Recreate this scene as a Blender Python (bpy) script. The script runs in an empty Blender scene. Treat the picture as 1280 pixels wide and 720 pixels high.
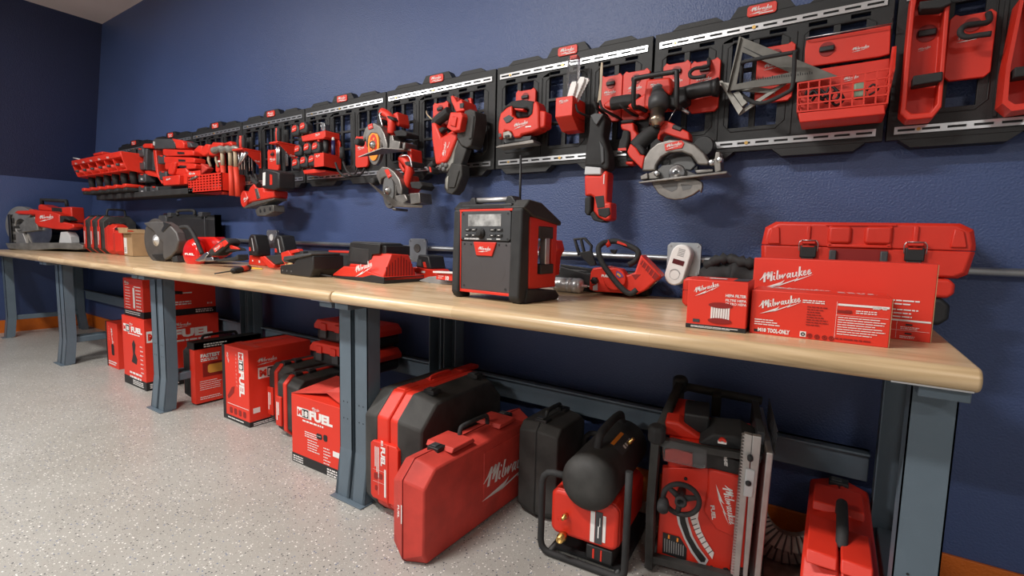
import bpy, math, random
from mathutils import Vector, Matrix
from mathutils.geometry import tessellate_polygon
random.seed(7)
R_ = math.radians
COL = bpy.context.scene.collection
V = Vector
# ---------------------------------------------------------------- camera geometry (solved from the photo's vanishing points)
FPX = 613.7
CA, CB, CC = R_(-33.25), R_(-5.515), R_(1.39)
CAM = V((0, -1.97, 1.074))
_F = V((math.sin(CA)*math.cos(CB), math.cos(CA)*math.cos(CB), math.sin(CB)))
_r = V((math.cos(CA), -math.sin(CA), 0)); _u = _r.cross(_F)
CR = _r*math.cos(CC) + _u*math.sin(CC); CU = _u*math.cos(CC) - _r*math.sin(CC)
def ray(x, y): return _F*FPX + CR*(x-640) - CU*(y-360)
def W(x, y, Y):
    d = ray(x, y); return CAM + d*((Y-CAM.y)/d.y)
def T(x, y, Z=.868):
    d = ray(x, y); return CAM + d*((Z-CAM.z)/d.z)
# ---------------------------------------------------------------- materials
M = {}
def mat(name, col, rough=.5, metal=0., bump=0., bscale=400., vary=0., vscale=8., coat=0., emit=None, spec=.5):
    m = bpy.data.materials.new(name); m.use_nodes = True; nt = m.node_tree; b = nt.nodes['Principled BSDF']
    c = (col[0], col[1], col[2], 1)
    b.inputs['Base Color'].default_value = c
    b.inputs['Roughness'].default_value = rough; b.inputs['Metallic'].default_value = metal
    b.inputs['Specular IOR Level'].default_value = spec
    if coat: b.inputs['Coat Weight'].default_value = coat
    tc = nt.nodes.new('ShaderNodeTexCoord')
    if vary:
        n = nt.nodes.new('ShaderNodeTexNoise'); n.inputs['Scale'].default_value = vscale; n.inputs['Detail'].default_value = 6
        nt.links.new(tc.outputs['Object'], n.inputs['Vector'])
        r = nt.nodes.new('ShaderNodeValToRGB'); r.color_ramp.elements[0].position = .35; r.color_ramp.elements[1].position = .7
        r.color_ramp.elements[0].color = tuple(x*(1-vary) for x in col[:3])+(1,)
        r.color_ramp.elements[1].color = tuple(min(1, x*(1+vary*.6)+vary*.01) for x in col[:3])+(1,)
        nt.links.new(n.outputs['Fac'], r.inputs['Fac']); nt.links.new(r.outputs['Color'], b.inputs['Base Color'])
    if bump:
        n = nt.nodes.new('ShaderNodeTexNoise'); n.inputs['Scale'].default_value = bscale; n.inputs['Detail'].default_value = 2
        nt.links.new(tc.outputs['Object'], n.inputs['Vector'])
        bp = nt.nodes.new('ShaderNodeBump'); bp.inputs['Strength'].default_value = bump; bp.inputs['Distance'].default_value = .002
        nt.links.new(n.outputs['Fac'], bp.inputs['Height']); nt.links.new(bp.outputs['Normal'], b.inputs['Normal'])
    if emit:
        b.inputs['Emission Color'].default_value = (*emit[0], 1); b.inputs['Emission Strength'].default_value = emit[1]
    M[name] = m; return m
mat('red', (.68, .030, .013), .42, bump=.25, bscale=900, vary=.12, vscale=5)
mat('red_gloss', (.62, .012, .008), .18, coat=.5)
mat('red_card', (.72, .034, .015), .5, vary=.06, vscale=3)
mat('red_dusty', (.60, .05, .035), .6, bump=.25, bscale=700, vary=.28, vscale=7)
mat('darkred', (.25, .01, .008), .5)
mat('black', (.014, .014, .015), .5, bump=.3, bscale=700, vary=.2)
mat('board_black', (.0095, .0098, .0105), .55, bump=.35, bscale=600, vary=.15)
mat('rubber', (.02, .02, .021), .75, bump=.3, bscale=500, vary=.3, vscale=12)
mat('charcoal', (.05, .052, .056), .5, bump=.2, bscale=600, vary=.2)
mat('dusty_black', (.035, .034, .032), .65, bump=.3, bscale=500, vary=.45, vscale=10)
mat('steel_paint', (.10, .135, .168), .42, bump=.15, bscale=900, vary=.08)
mat('silver', (.55, .56, .57), .3, 1.)
mat('rail_metal', (.75, .76, .78), .28, .9)
mat('alu', (.55, .54, .53), .45, .85, vary=.12, vscale=20)
mat('saw_metal', (.235, .22, .205), .42, .85, vary=.2, vscale=25)
mat('old_metal', (.33, .32, .29), .5, .75, vary=.3, vscale=15)
mat('bright_alu', (.62, .62, .62), .32, .55)
mat('guard_grey', (.10, .095, .092), .5, .2, vary=.15)
mat('bright_guard', (.30, .29, .28), .4, .5, vary=.2)
mat('aged_metal', (.17, .165, .15), .48, .7, vary=.2, vscale=20)
mat('blade', (.42, .40, .37), .32, 1., vary=.2, vscale=12)
mat('galv', (.48, .50, .52), .38, .9, vary=.15, vscale=14)
mat('white', (.78, .77, .75), .5)
mat('ink', (.80, .78, .76), .55)
mat('black_ink', (.012, .012, .013), .5)
mat('dark_ink', (.25, .012, .008), .5)
mat('grey_ink', (.45, .45, .45), .5)
mat('brass', (.75, .48, .16), .3, 1.)
mat('bronze', (.42, .33, .25), .3, 1.)
mat('orange_blade', (.9, .28, .02), .4)
mat('orange_grip', (.72, .05, .02), .6, vary=.1)
mat('card_brown', (.42, .27, .14), .75, vary=.15, vscale=10)
mat('tan', (.62, .42, .2), .6, vary=.15)
mat('yellow', (.85, .5, .03), .4)
mat('tan_handle', (.42, .33, .22), .5, vary=.2)
mat('disc', (.06, .052, .048), .75, bump=.5, bscale=900, vary=.3)
mat('grill', (.085, .078, .082), .42, metal=.5, bump=.6, bscale=1500)
mat('lcd', (.42, .42, .41), .15, vary=.6, vscale=25, coat=.6)
mat('dark_led', (.09, .008, .01), .15)
mat('navy_ink', (.02, .02, .09), .4)
mat('grey_plastic', (.28, .28, .28), .5)
mat('grey_dark', (.12, .12, .12), .5)
mat('dusty_tray', (.24, .22, .19), .7, vary=.4, vscale=20)
mat('lightgrey', (.55, .56, .57), .5)
mat('green', (.22, .34, .24), .5)
mat('purple', (.12, .07, .25), .5)
mat('photo_yellow', (.7, .3, .05), .5)
m = mat('clear', (.9, .9, .92), .08); m.node_tree.nodes['Principled BSDF'].inputs['Transmission Weight'].default_value = .95
m.node_tree.nodes['Principled BSDF'].inputs['IOR'].default_value = 1.3
def nodemat(name):
    m = bpy.data.materials.new(name); m.use_nodes = True; M[name] = m
    nt = m.node_tree; return nt, nt.nodes['Principled BSDF'], (lambda t: nt.nodes.new(t)), nt.links.new
def ramp(nt, stops, interp='LINEAR'):
    r = nt.nodes.new('ShaderNodeValToRGB'); e = r.color_ramp; e.interpolation = interp
    while len(e.elements) < len(stops): e.elements.new(.5)
    for el, (p, c) in zip(e.elements, stops): el.position = p; el.color = (*c, 1)
    return r
# painted orange-peel wall
def wallmat(name, col):
    nt, b, N, L = nodemat(name)
    b.inputs['Base Color'].default_value = (*col, 1); b.inputs['Roughness'].default_value = .42
    tc = N('ShaderNodeTexCoord'); n = N('ShaderNodeTexNoise'); n.inputs['Scale'].default_value = 150; n.inputs['Detail'].default_value = 3
    L(tc.outputs['Object'], n.inputs['Vector'])
    bp = N('ShaderNodeBump'); bp.inputs['Strength'].default_value = .6; bp.inputs['Distance'].default_value = .004
    L(n.outputs['Fac'], bp.inputs['Height']); L(bp.outputs['Normal'], b.inputs['Normal'])
    n2 = N('ShaderNodeTexNoise'); n2.inputs['Scale'].default_value = 1.3; n2.inputs['Detail'].default_value = 4; L(tc.outputs['Object'], n2.inputs['Vector'])
    r = ramp(nt, [(.3, tuple(x*.92 for x in col)), (.7, tuple(x*1.08 for x in col))]); L(n2.outputs['Fac'], r.inputs['Fac']); L(r.outputs['Color'], b.inputs['Base Color'])
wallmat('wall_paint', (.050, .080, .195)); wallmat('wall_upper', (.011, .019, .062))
wallmat('orange_base', (.62, .14, .012)); wallmat('ceiling_paint', (.72, .65, .62))
# flake epoxy floor
nt, b, N, L = nodemat('epoxy'); b.inputs['Roughness'].default_value = .33
tc = N('ShaderNodeTexCoord')
n = N('ShaderNodeTexNoise'); n.inputs['Scale'].default_value = 1.6; n.inputs['Detail'].default_value = 8; n.inputs['Roughness'].default_value = .65; L(tc.outputs['Object'], n.inputs['Vector'])
base = ramp(nt, [(.3, (.315, .302, .275)), (.7, (.39, .38, .355))]); L(n.outputs['Fac'], base.inputs['Fac'])
prev = base.outputs['Color']
for sc, thr, stops in ((95, .27, [(0, (.03, .035, .05)), (.3, (.10, .14, .25)), (.45, (.75, .73, .70)), (.75, (.16, .15, .14)), (.85, (.8, .78, .75))]),
                       (190, .22, [(0, (.06, .06, .07)), (.4, (.7, .68, .65)), (.7, (.2, .19, .18)), (.85, (.75, .73, .7))])):
    v = N('ShaderNodeTexVoronoi'); v.inputs['Scale'].default_value = sc; L(tc.outputs['Object'], v.inputs['Vector'])
    lt = N('ShaderNodeMath'); lt.operation = 'LESS_THAN'; L(v.outputs['Distance'], lt.inputs[0]); lt.inputs[1].default_value = thr
    sp = N('ShaderNodeSeparateColor'); L(v.outputs['Color'], sp.inputs[0])
    g = N('ShaderNodeMath'); g.operation = 'GREATER_THAN'; g.inputs[1].default_value = .45; L(sp.outputs[1], g.inputs[0])
    mu = N('ShaderNodeMath'); mu.operation = 'MULTIPLY'; L(lt.outputs[0], mu.inputs[0]); L(g.outputs[0], mu.inputs[1])
    cr = ramp(nt, stops, 'CONSTANT'); L(sp.outputs[0], cr.inputs['Fac'])
    mx = N('ShaderNodeMix'); mx.data_type = 'RGBA'; L(mu.outputs[0], mx.inputs[0]); L(prev, mx.inputs[6]); L(cr.outputs['Color'], mx.inputs[7]); prev = mx.outputs[2]
L(prev, b.inputs['Base Color'])
# laminated maple
nt, b, N, L = nodemat('maple'); b.inputs['Roughness'].default_value = .3; b.inputs['Coat Weight'].default_value = .15
tc = N('ShaderNodeTexCoord'); mp = N('ShaderNodeMapping'); mp.inputs['Scale'].default_value = (1.1, 14, 14); L(tc.outputs['Object'], mp.inputs['Vector'])
n = N('ShaderNodeTexNoise'); n.inputs['Scale'].default_value = 3; n.inputs['Detail'].default_value = 6; n.inputs['Distortion'].default_value = .8; L(mp.outputs[0], n.inputs['Vector'])
br = N('ShaderNodeTexBrick'); br.inputs['Scale'].default_value = 1; br.inputs['Brick Width'].default_value = .62; br.inputs['Row Height'].default_value = .042
br.inputs['Mortar Size'].default_value = .0004; br.inputs['Color1'].default_value = (1, 1, 1, 1); br.inputs['Color2'].default_value = (.78, .74, .68, 1); br.inputs['Mortar'].default_value = (.7, .62, .5, 1); br.inputs['Bias'].default_value = 0
L(tc.outputs['Object'], br.inputs['Vector'])
r = ramp(nt, [(.25, (.44, .31, .165)), (.5, (.645, .475, .285)), (.75, (.74, .57, .37))]); L(n.outputs['Fac'], r.inputs['Fac'])
mx = N('ShaderNodeMix'); mx.data_type = 'RGBA'; mx.blend_type = 'MULTIPLY'; mx.inputs[0].default_value = .8; L(r.outputs['Color'], mx.inputs[6]); L(br.outputs['Color'], mx.inputs[7])
L(mx.outputs[2], b.inputs['Base Color'])
# ---------------------------------------------------------------- frames
class Fr:
    """a plane frame: origin, u to the right, v up, n out of the plane towards the room"""
    def __init__(s, O, yaw=0, lean=0, roll=0):
        s.O = V(O); a = R_(yaw)
        s.u = V((math.cos(a), math.sin(a), 0)); s.n = V((math.sin(a), -math.cos(a), 0)); s.v = V((0, 0, 1))
        if lean:
            c, q = math.cos(R_(lean)), math.sin(R_(lean)); s.v, s.n = s.v*c - s.n*q, s.n*c + s.v*q
        if roll:
            c, q = math.cos(R_(roll)), math.sin(R_(roll)); s.u, s.v = s.u*c + s.v*q, s.v*c - s.u*q
    def P(s, u, v, d=0): return s.O + s.u*u + s.v*v + s.n*d
    def px(s, x, y, d=0):
        r = ray(x, y); o = s.O + s.n*d; t = (o-CAM).dot(s.n)/r.dot(s.n); p = CAM + r*t - s.O
        return (p.dot(s.u), p.dot(s.v))
    def pxs(s, l, d=0): return [s.px(x, y, d) for x, y in l]
    def at(s, x, y, d=0):
        u, v = s.px(x, y, d); return s.P(u, v, d)
def side(F, u=0):
    """frame on the right-hand side face (normal = F.u) at offset u; its u runs to the back"""
    g = Fr((0, 0, 0)); g.O = F.P(u, 0, 0); g.u = -F.n; g.v = F.v.copy(); g.n = F.u.copy(); return g
def topf(F, v, d=0):
    """frame on the top: u right, v to the back"""
    g = Fr((0, 0, 0)); g.O = F.P(0, v, d); g.u = F.u.copy(); g.v = -F.n; g.n = F.v.copy(); return g
# ---------------------------------------------------------------- text outlines
_tc = {}
def text2d(s, bold=0., shear=0.):
    k = (s, bold, shear)
    if k in _tc: return _tc[k]
    c = bpy.data.curves.new('t', 'FONT'); c.body = s; c.size = 1; c.offset = bold; c.shear = shear; c.resolution_u = 2; c.fill_mode = 'FRONT'
    o = bpy.data.objects.new('t', c); COL.objects.link(o)
    dg = bpy.context.evaluated_depsgraph_get(); e = o.evaluated_get(dg); me = e.to_mesh()
    vs = [(v.co.x, v.co.y) for v in me.vertices]; fs = [tuple(p.vertices) for p in me.polygons]
    e.to_mesh_clear(); bpy.data.objects.remove(o); bpy.data.curves.remove(c)
    x0 = min(v[0] for v in vs); vs = [((x-x0)/.73, y/.73) for x, y in vs]
    _tc[k] = (vs, fs, max(v[0] for v in vs)); return _tc[k]
# brush-script word mark as strokes (x-height 1)
STROKES = [
 ([(-.55,.55),(.05,1.05),(.55,1.9)],.10,.30),([(.55,1.95),(.42,1.0),(.35,0)],.3,.34),([(.7,1.2),(1.25,1.95)],.1,.3),([(1.25,1.95),(1.1,1.0),(1.05,.5)],.3,.3),([(1.1,.5),(1.85,1.95)],.12,.28),([(1.85,1.95),(1.72,1),(1.68,0)],.3,.36),
 ([(2.25,1.0),(2.17,.25),(2.5,.08)],.26,.16),([(2.27,1.45),(2.42,1.55)],.22,.22),
 ([(2.95,1.95),(2.78,.25),(3.08,.08)],.26,.16),
 ([(3.3,1.0),(3.32,.12)],.26,.24),([(3.32,.12),(3.85,.95)],.1,.2),([(3.85,.95),(3.88,.12)],.26,.24),([(3.88,.12),(4.42,1.02)],.1,.2),
 ([(5.25,.9),(4.95,.98),(4.68,.55),(4.78,.1),(5.2,.5)],.16,.24),([(5.3,1.0),(5.22,.2),(5.48,.06)],.26,.15),
 ([(5.78,1.0),(5.72,.2),(6.0,.08),(6.32,.5)],.26,.12),([(6.45,1.0),(6.37,.2),(6.62,.06)],.26,.15),
 ([(7.08,1.95),(6.9,0)],.27,.27),([(7.5,1.02),(7.05,.5)],.18,.12),([(7.1,.52),(7.52,.04)],.2,.2),
 ([(7.72,.42),(8.12,.62),(8.1,.96),(7.85,.92),(7.7,.4),(7.85,.06),(8.3,.25)],.14,.2),
 ([(8.47,.42),(8.87,.62),(8.85,.96),(8.6,.92),(8.45,.4),(8.6,.06),(9.15,.35)],.14,.2)]
BOLT = [[(-.5,-1.25),(3.55,-.55),(4.0,-.35),(3.75,-.75)], [(-.5,-1.25),(3.75,-.75),(3.1,-1.25),(3.6,-1.02)],[(3.0,-1.3),(4.0,-.35),(4.3,-.2),(3.75,-.85)],
        [(3.0,-1.3),(6.3,-.62),(6.7,-.35),(3.7,-.95)],[(6.0,-.9),(6.4,-.35),(6.9,-.1),(6.5,-.62)],[(6.0,-.9),(9.6,-.05),(6.5,-.55)]]
# ---------------------------------------------------------------- mesh builder
class MB:
    def __init__(s): s.v = []; s.f = []; s.sm = []
    def add(s, vs, fs, smooth=False):
        b = len(s.v); s.v += [V(p) for p in vs]
        for f in fs: s.f.append(tuple(i+b for i in f)); s.sm.append(smooth)
        return s
    def prism(s, F, uv, d0, d1, uv0=None):
        a = sum(uv[i][0]*uv[(i+1) % len(uv)][1]-uv[(i+1) % len(uv)][0]*uv[i][1] for i in range(len(uv)))
        if a < 0: uv = uv[::-1]; uv0 = uv0[::-1] if uv0 else None
        uv0 = uv0 or uv; n = len(uv)
        vs = [F.P(u, v, d1) for u, v in uv] + [F.P(u, v, d0) for u, v in uv0]
        fs = [tuple(range(n)), tuple(range(2*n-1, n-1, -1))] + [(i, n+i, n+(i+1) % n, (i+1) % n) for i in range(n)]
        return s.add(vs, fs)
    def slab(s, F, pxl, d0, d1): return s.prism(F, F.pxs(pxl, d1), d0, d1)
    def box(s, F, u0, u1, v0, v1, d0, d1): return s.prism(F, [(u0, v0), (u1, v0), (u1, v1), (u0, v1)], d0, d1)
    def cham(s, F, u0, u1, v0, v1, d0, d1, c, edge=0.):
        """box with chamfered corners; edge>0 also tapers the front rim"""
        def o(e): return [(u0+c+0, v0+e), (u1-c, v0+e), (u1-e, v0+c), (u1-e, v1-c), (u1-c, v1-e), (u0+c, v1-e), (u0+e, v1-c), (u0+e, v0+c)]
        if not edge: return s.prism(F, o(0), d0, d1)
        sg = 1 if d1 > d0 else -1
        s.prism(F, o(0), d0, d1-sg*edge); return s.prism(F, o(edge), d1-sg*edge, d1, o(0))
    def ring(s, F, cu, cv, ro, ri, d0, d1, a0=0, a1=360, n=40, smooth=False):
        full = abs(a1-a0) >= 360; k = n if full else n+1
        A = [R_(a0+(a1-a0)*i/n) for i in range(k)]; vs = []
        for a in A:
            c, q = math.cos(a), math.sin(a)
            vs += [F.P(cu+ro*c, cv+ro*q, d1), F.P(cu+ri*c, cv+ri*q, d1), F.P(cu+ri*c, cv+ri*q, d0), F.P(cu+ro*c, cv+ro*q, d0)]
        fs = []
        for i in range(n):
            j = (i+1) % k
            for t in range(4):
                if ri < 1e-6 and t == 1: continue
                t2 = (t+1) % 4; fs.append((4*i+t, 4*i+t2, 4*j+t2, 4*j+t))
        if not full: fs += [(3, 2, 1, 0), (4*(k-1), 4*(k-1)+1, 4*(k-1)+2, 4*(k-1)+3)]
        return s.add(vs, fs)
    def tube(s, pts, r, n=10, closed=False, smooth=True):
        pts = [V(p) for p in pts]; m = len(pts); rs = r if isinstance(r, (list, tuple)) else [r]*m
        vs = []; prev = None
        for i in range(m):
            a = pts[i-1] if (i or closed) else pts[i]; b = pts[(i+1) % m] if (i < m-1 or closed) else pts[i]
            t = (b-a).normalized() if (b-a).length > 1e-9 else V((0, 0, 1))
            if prev is None: prev = t.orthogonal().normalized()
            e = prev - t*prev.dot(t); e = e.normalized() if e.length > 1e-6 else t.orthogonal().normalized(); prev = e; g = t.cross(e)
            vs += [pts[i]+(e*math.cos(2*math.pi*k/n)+g*math.sin(2*math.pi*k/n))*rs[i] for k in range(n)]
        fs = []
        for i in range(m if closed else m-1):
            j = (i+1) % m
            for k in range(n): fs.append((i*n+k, i*n+(k+1) % n, j*n+(k+1) % n, j*n+k))
        s.add(vs, fs, smooth)
        if not closed:
            b = len(s.v)-len(vs); s.f.append(tuple(b+k for k in range(n))[::-1]); s.f.append(tuple(b+(m-1)*n+k for k in range(n))); s.sm += [False, False]
        return s
    def cyl(s, p0, p1, r0, r1=None, n=24): return s.tube([p0, p1], [r0, r0 if r1 is None else r1], n)
    def lathe(s, p0, ax, prof, n=28):
        """prof: list of (t along axis, radius); repeated radii keep hard edges"""
        p0, ax = V(p0), V(ax).normalized(); e = ax.orthogonal().normalized(); g = ax.cross(e); vs = []
        for t, r in prof: vs += [p0+ax*t+(e*math.cos(2*math.pi*k/n)+g*math.sin(2*math.pi*k/n))*r for k in range(n)]
        fs = [(i*n+k, i*n+(k+1) % n, (i+1)*n+(k+1) % n, (i+1)*n+k) for i in range(len(prof)-1) for k in range(n)]
        fs += [tuple(range(n))[::-1], tuple((len(prof)-1)*n+k for k in range(n))]
        return s.add(vs, fs, True)
    def grid(s, F, us, vs_, holes, d0, d1):
        """plate with real rectangular holes; holes = [(u0,u1,v0,v1)]"""
        U = sorted(set(us) | {h[0] for h in holes} | {h[1] for h in holes}); Vv = sorted(set(vs_) | {h[2] for h in holes} | {h[3] for h in holes})
        nu, nv = len(U), len(Vv)
        def hole(i, j):
            cu, cv = (U[i]+U[i+1])/2, (Vv[j]+Vv[j+1])/2
            return any(h[0] < cu < h[1] and h[2] < cv < h[3] for h in holes)
        solid = {(i, j) for i in range(nu-1) for j in range(nv-1) if not hole(i, j)}
        vid = {}; vs = []; fs = []
        def g(i, j, k):
            if (i, j, k) not in vid: vid[(i, j, k)] = len(vs); vs.append(F.P(U[i], Vv[j], d1 if k else d0))
            return vid[(i, j, k)]
        for i, j in solid:
            fs.append((g(i, j, 1), g(i+1, j, 1), g(i+1, j+1, 1), g(i, j+1, 1))); fs.append((g(i, j+1, 0), g(i+1, j+1, 0), g(i+1, j, 0), g(i, j, 0)))
            if (i-1, j) not in solid: fs.append((g(i, j, 0), g(i, j, 1), g(i, j+1, 1), g(i, j+1, 0)))
            if (i+1, j) not in solid: fs.append((g(i+1, j, 1), g(i+1, j, 0), g(i+1, j+1, 0), g(i+1, j+1, 1)))
            if (i, j-1) not in solid: fs.append((g(i, j, 0), g(i+1, j, 0), g(i+1, j, 1), g(i, j, 1)))
            if (i, j+1) not in solid: fs.append((g(i, j+1, 1), g(i+1, j+1, 1), g(i+1, j+1, 0), g(i, j+1, 0)))
        return s.add(vs, fs)
    # flat print
    def flat(s, F, uv, d):
        a = sum(uv[i][0]*uv[(i+1) % len(uv)][1]-uv[(i+1) % len(uv)][0]*uv[i][1] for i in range(len(uv)))
        if a < 0: uv = uv[::-1]
        return s.add([F.P(u, v, d) for u, v in uv], [tuple(range(len(uv)))])
    def rect(s, F, u0, u1, v0, v1, d): return s.flat(F, [(u0, v0), (u1, v0), (u1, v1), (u0, v1)], d)
    def text(s, F, t, u, v, h, d, w=None, bold=.02, shear=0., rot=0, sx=1.):
        vs, fs, W_ = text2d(t, bold, shear); k = h*sx if w is None else w/W_
        c, q = math.cos(R_(rot)), math.sin(R_(rot))
        return s.add([F.P(u+x*k*c-y*h*q, v+x*k*q+y*h*c, d) for x, y in vs], fs)
    def logo(s, F, u, v, w, d, rot=0, bolt=True, sh=.18, rise=.0):
        k = w/10.; c, q = math.cos(R_(rot)), math.sin(R_(rot))
        def m(x, y): x, y = x+.5+sh*y, y+rise*x; return F.P(u+k*(x*c-y*q), v+k*(x*q+y*c), d)
        for pts, w0, w1 in STROKES:
            n = len(pts); L = []; Rr = []
            for i in range(n):
                a, b_ = pts[max(i-1, 0)], pts[min(i+1, n-1)]; dx, dy = b_[0]-a[0], b_[1]-a[1]; l = math.hypot(dx, dy)
                hw = .62*(w0+(w1-w0)*i/(n-1)); nx, ny = -dy/l*hw, dx/l*hw
                L.append((pts[i][0]+nx, pts[i][1]+ny)); Rr.append((pts[i][0]-nx, pts[i][1]-ny))
            for i in range(n-1): s.add([m(*Rr[i]), m(*Rr[i+1]), m(*L[i+1]), m(*L[i])], [(0, 1, 2, 3)])
        if bolt:
            for p in BOLT:
                a = sum(p[i][0]*p[(i+1) % len(p)][1]-p[(i+1) % len(p)][0]*p[i][1] for i in range(len(p)))
                p = p if a > 0 else p[::-1]; s.add([m(*x) for x in p], [tuple(range(len(p)))])
        return s
    def lines(s, F, u0, u1, v1, n, pitch, h, d, seed=1, rag=.3):
        """rows of small print, too small to read"""
        rr = random.Random(seed)
        for i in range(n):
            e = u0+(u1-u0)*(1-rag*rr.random()); x = u0
            while x < e:
                w = min((u1-u0)*(.06+.16*rr.random()), e-x); s.rect(F, x, x+w, v1-i*pitch-h, v1-i*pitch, d); x += w+h*.6
        return s
# ---------------------------------------------------------------- objects
LOC = {}
def tag(o, label=None, cat=None, group=None, kind=None):
    if label: o['label'] = label
    if cat: o['category'] = cat
    if group: o['group'] = group
    if kind: o['kind'] = kind
    return o
def thing(name, label, cat, loc, group=None):
    o = bpy.data.objects.new(name, None); COL.objects.link(o); o.location = loc; o.empty_display_size = .05
    LOC[o] = V(loc); return tag(o, label, cat, group)
SPLIT = {'screw', 'bolt_hole', 'latch', 'lid_rib', 'top_ridge', 'corner_cap', 'foot_screw', 'bolt', 'handle_mount', 'button', 'speaker_cone', 'rim_block', 'bay_block', 'cross_rail',
 'adjuster', 'blade_slot', 'wheel_guard', 'corner_rib', 'battery_stripe', 'rail_knob', 'flank_panel', 'bolt_head', 'flap', 'bracket_slot', 'guard_recess', 'base_rail', 'badge_dark', 'barcode', 'handle_accent'}
def build(name, mb, m, parent=None, bevel=0., seg=2, label=None, loc=None):
    if name in SPLIT:
        root = list(range(len(mb.v)))
        def fd(i):
            while root[i] != i: root[i] = root[root[i]]; i = root[i]
            return i
        for f in mb.f:
            for q in f[1:]: root[fd(q)] = fd(f[0])
        parts = {}
        for f, sm in zip(mb.f, mb.sm): parts.setdefault(fd(f[0]), []).append((f, sm))
        if len(parts) > 1:
            first = None
            for fl in parts.values():
                ids = sorted({q for f, _ in fl for q in f}); mp = {q: i for i, q in enumerate(ids)}
                b2 = MB(); b2.v = [mb.v[q] for q in ids]; b2.f = [tuple(mp[q] for q in f) for f, _ in fl]; b2.sm = [sm for _, sm in fl]
                o = build_one(name, b2, m, parent, bevel, seg, label, loc)
                first = first or o
            return first
    return build_one(name, mb, m, parent, bevel, seg, label, loc)
def build_one(name, mb, m, parent=None, bevel=0., seg=2, label=None, loc=None):
    if loc is None:
        if parent is None:
            xs = [v.x for v in mb.v]; ys = [v.y for v in mb.v]; zs = [v.z for v in mb.v]
            loc = V(((min(xs)+max(xs))/2, (min(ys)+max(ys))/2, min(zs)))
        else: loc = LOC[parent]
    loc = V(loc); me = bpy.data.meshes.new(name)
    me.from_pydata([tuple(v-loc) for v in mb.v], [], mb.f); me.update()
    for p, sm in zip(me.polygons, mb.sm): p.use_smooth = sm
    me.materials.append(M[m] if isinstance(m, str) else m)
    o = bpy.data.objects.new(name, me); COL.objects.link(o); LOC[o] = loc
    if parent is not None: o.parent = parent; o.location = loc-LOC[parent]
    else: o.location = loc
    if bevel:
        b = o.modifiers.new('Bevel', 'BEVEL'); b.width = bevel; b.segments = seg; b.limit_method = 'ANGLE'; b.angle_limit = R_(35)
        for p in me.polygons: p.use_smooth = True
        me.set_sharp_from_angle(angle=R_(30)) if hasattr(me, 'set_sharp_from_angle') else None
    if label: o['label'] = label
    return o
def solo(name, label, cat, mb, m, bevel=0., group=None, seg=2): return tag(build(name, mb, m, None, bevel, seg), label, cat, group)
def struct(name, mb, m, bevel=0.): return tag(build(name, mb, m, None, bevel), kind='structure')
def kids(o): return [c for c in ALLCH.get(o, [])]
ALLCH = {}
def dup(root, dloc, rotz=0, label=None, group=None):
    chs = {}
    for o in COL.objects:
        if o.parent: chs.setdefault(o.parent, []).append(o)
    def cp(o, par):
        c = o.copy(); COL.objects.link(c)
        if par is not None: c.parent = par
        LOC[c] = LOC.get(o, V((0, 0, 0))).copy()
        for k in chs.get(o, []): cp(k, c)
        return c
    r = cp(root, None); r.location = root.location+V(dloc); r.rotation_euler.z += R_(rotz); LOC[r] = LOC[root]+V(dloc)
    if label: r['label'] = label
    if group: r['group'] = group
    return r
def arc(c, e1, e2, r, a0, a1, n=8): return [V(c)+V(e1)*(r*math.cos(R_(a0+(a1-a0)*i/n)))+V(e2)*(r*math.sin(R_(a0+(a1-a0)*i/n))) for i in range(n+1)]
def smooth_path(pts, k=6, closed=False):
    pts = [V(p) for p in pts]; n = len(pts); out = []
    for i in range(n if closed else n-1):
        p = [pts[(i-1) % n] if closed or i else pts[0], pts[i], pts[(i+1) % n], pts[(i+2) % n] if closed or i < n-2 else pts[-1]]
        for t in range(k):
            t /= k; out.append(.5*((2*p[1])+(p[2]-p[0])*t+(2*p[0]-5*p[1]+4*p[2]-p[3])*t*t+(3*p[1]-p[0]-3*p[2]+p[3])*t**3))
    if not closed: out.append(pts[-1])
    return out
# ================================================================ SETTING
PI = math.pi
# corner line of the far end wall (the wall leans slightly in the photo)
ctop = V((-6.17, 0, 3.09)); cbot = V((-7.12, 0, 0))
F0 = Fr((0, 0, 0))
b = MB(); b.add([(-8.5, -8, 0), (4, -8, 0), (4, 0.1, 0), (-8.5, 0.1, 0), (-8.5, -8, -.1), (4, -8, -.1), (4, 0.1, -.1), (-8.5, 0.1, -.1)], [(0, 1, 2, 3), (7, 6, 5, 4), (0, 4, 5, 1), (1, 5, 6, 2), (2, 6, 7, 3), (3, 7, 4, 0)])
struct('floor', b, 'epoxy')
b = MB(); b.box(F0, -8.5, 4, 0, 3.4, -.12, 0); struct('wall_back', b, 'wall_paint')
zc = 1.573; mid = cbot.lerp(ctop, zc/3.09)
def wl(p, q, t0=0., nm='', m=''):
    b = MB(); o = V((-.12, 0, 0)); a = [p, q, q+V((0, -8, 0)), p+V((0, -8, 0))]
    b.add(a+[x+o for x in a], [(0, 1, 2, 3), (7, 6, 5, 4), (0, 4, 5, 1), (1, 5, 6, 2), (2, 6, 7, 3), (3, 7, 4, 0)][::1])
    return b
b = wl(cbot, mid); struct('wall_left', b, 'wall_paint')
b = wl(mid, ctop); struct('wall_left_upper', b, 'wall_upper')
b = MB(); b.add([(-8, -8, 3.09), (-8, .0, 3.09), (4, .0, 3.09), (4, -8, 3.09), (-8, -8, 3.2), (-8, 0, 3.2), (4, 0, 3.2), (4, -8, 3.2)], [(0, 1, 2, 3), (7, 6, 5, 4), (0, 4, 5, 1), (1, 5, 6, 2), (2, 6, 7, 3), (3, 7, 4, 0)])
struct('ceiling', b, 'ceiling_paint')
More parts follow.
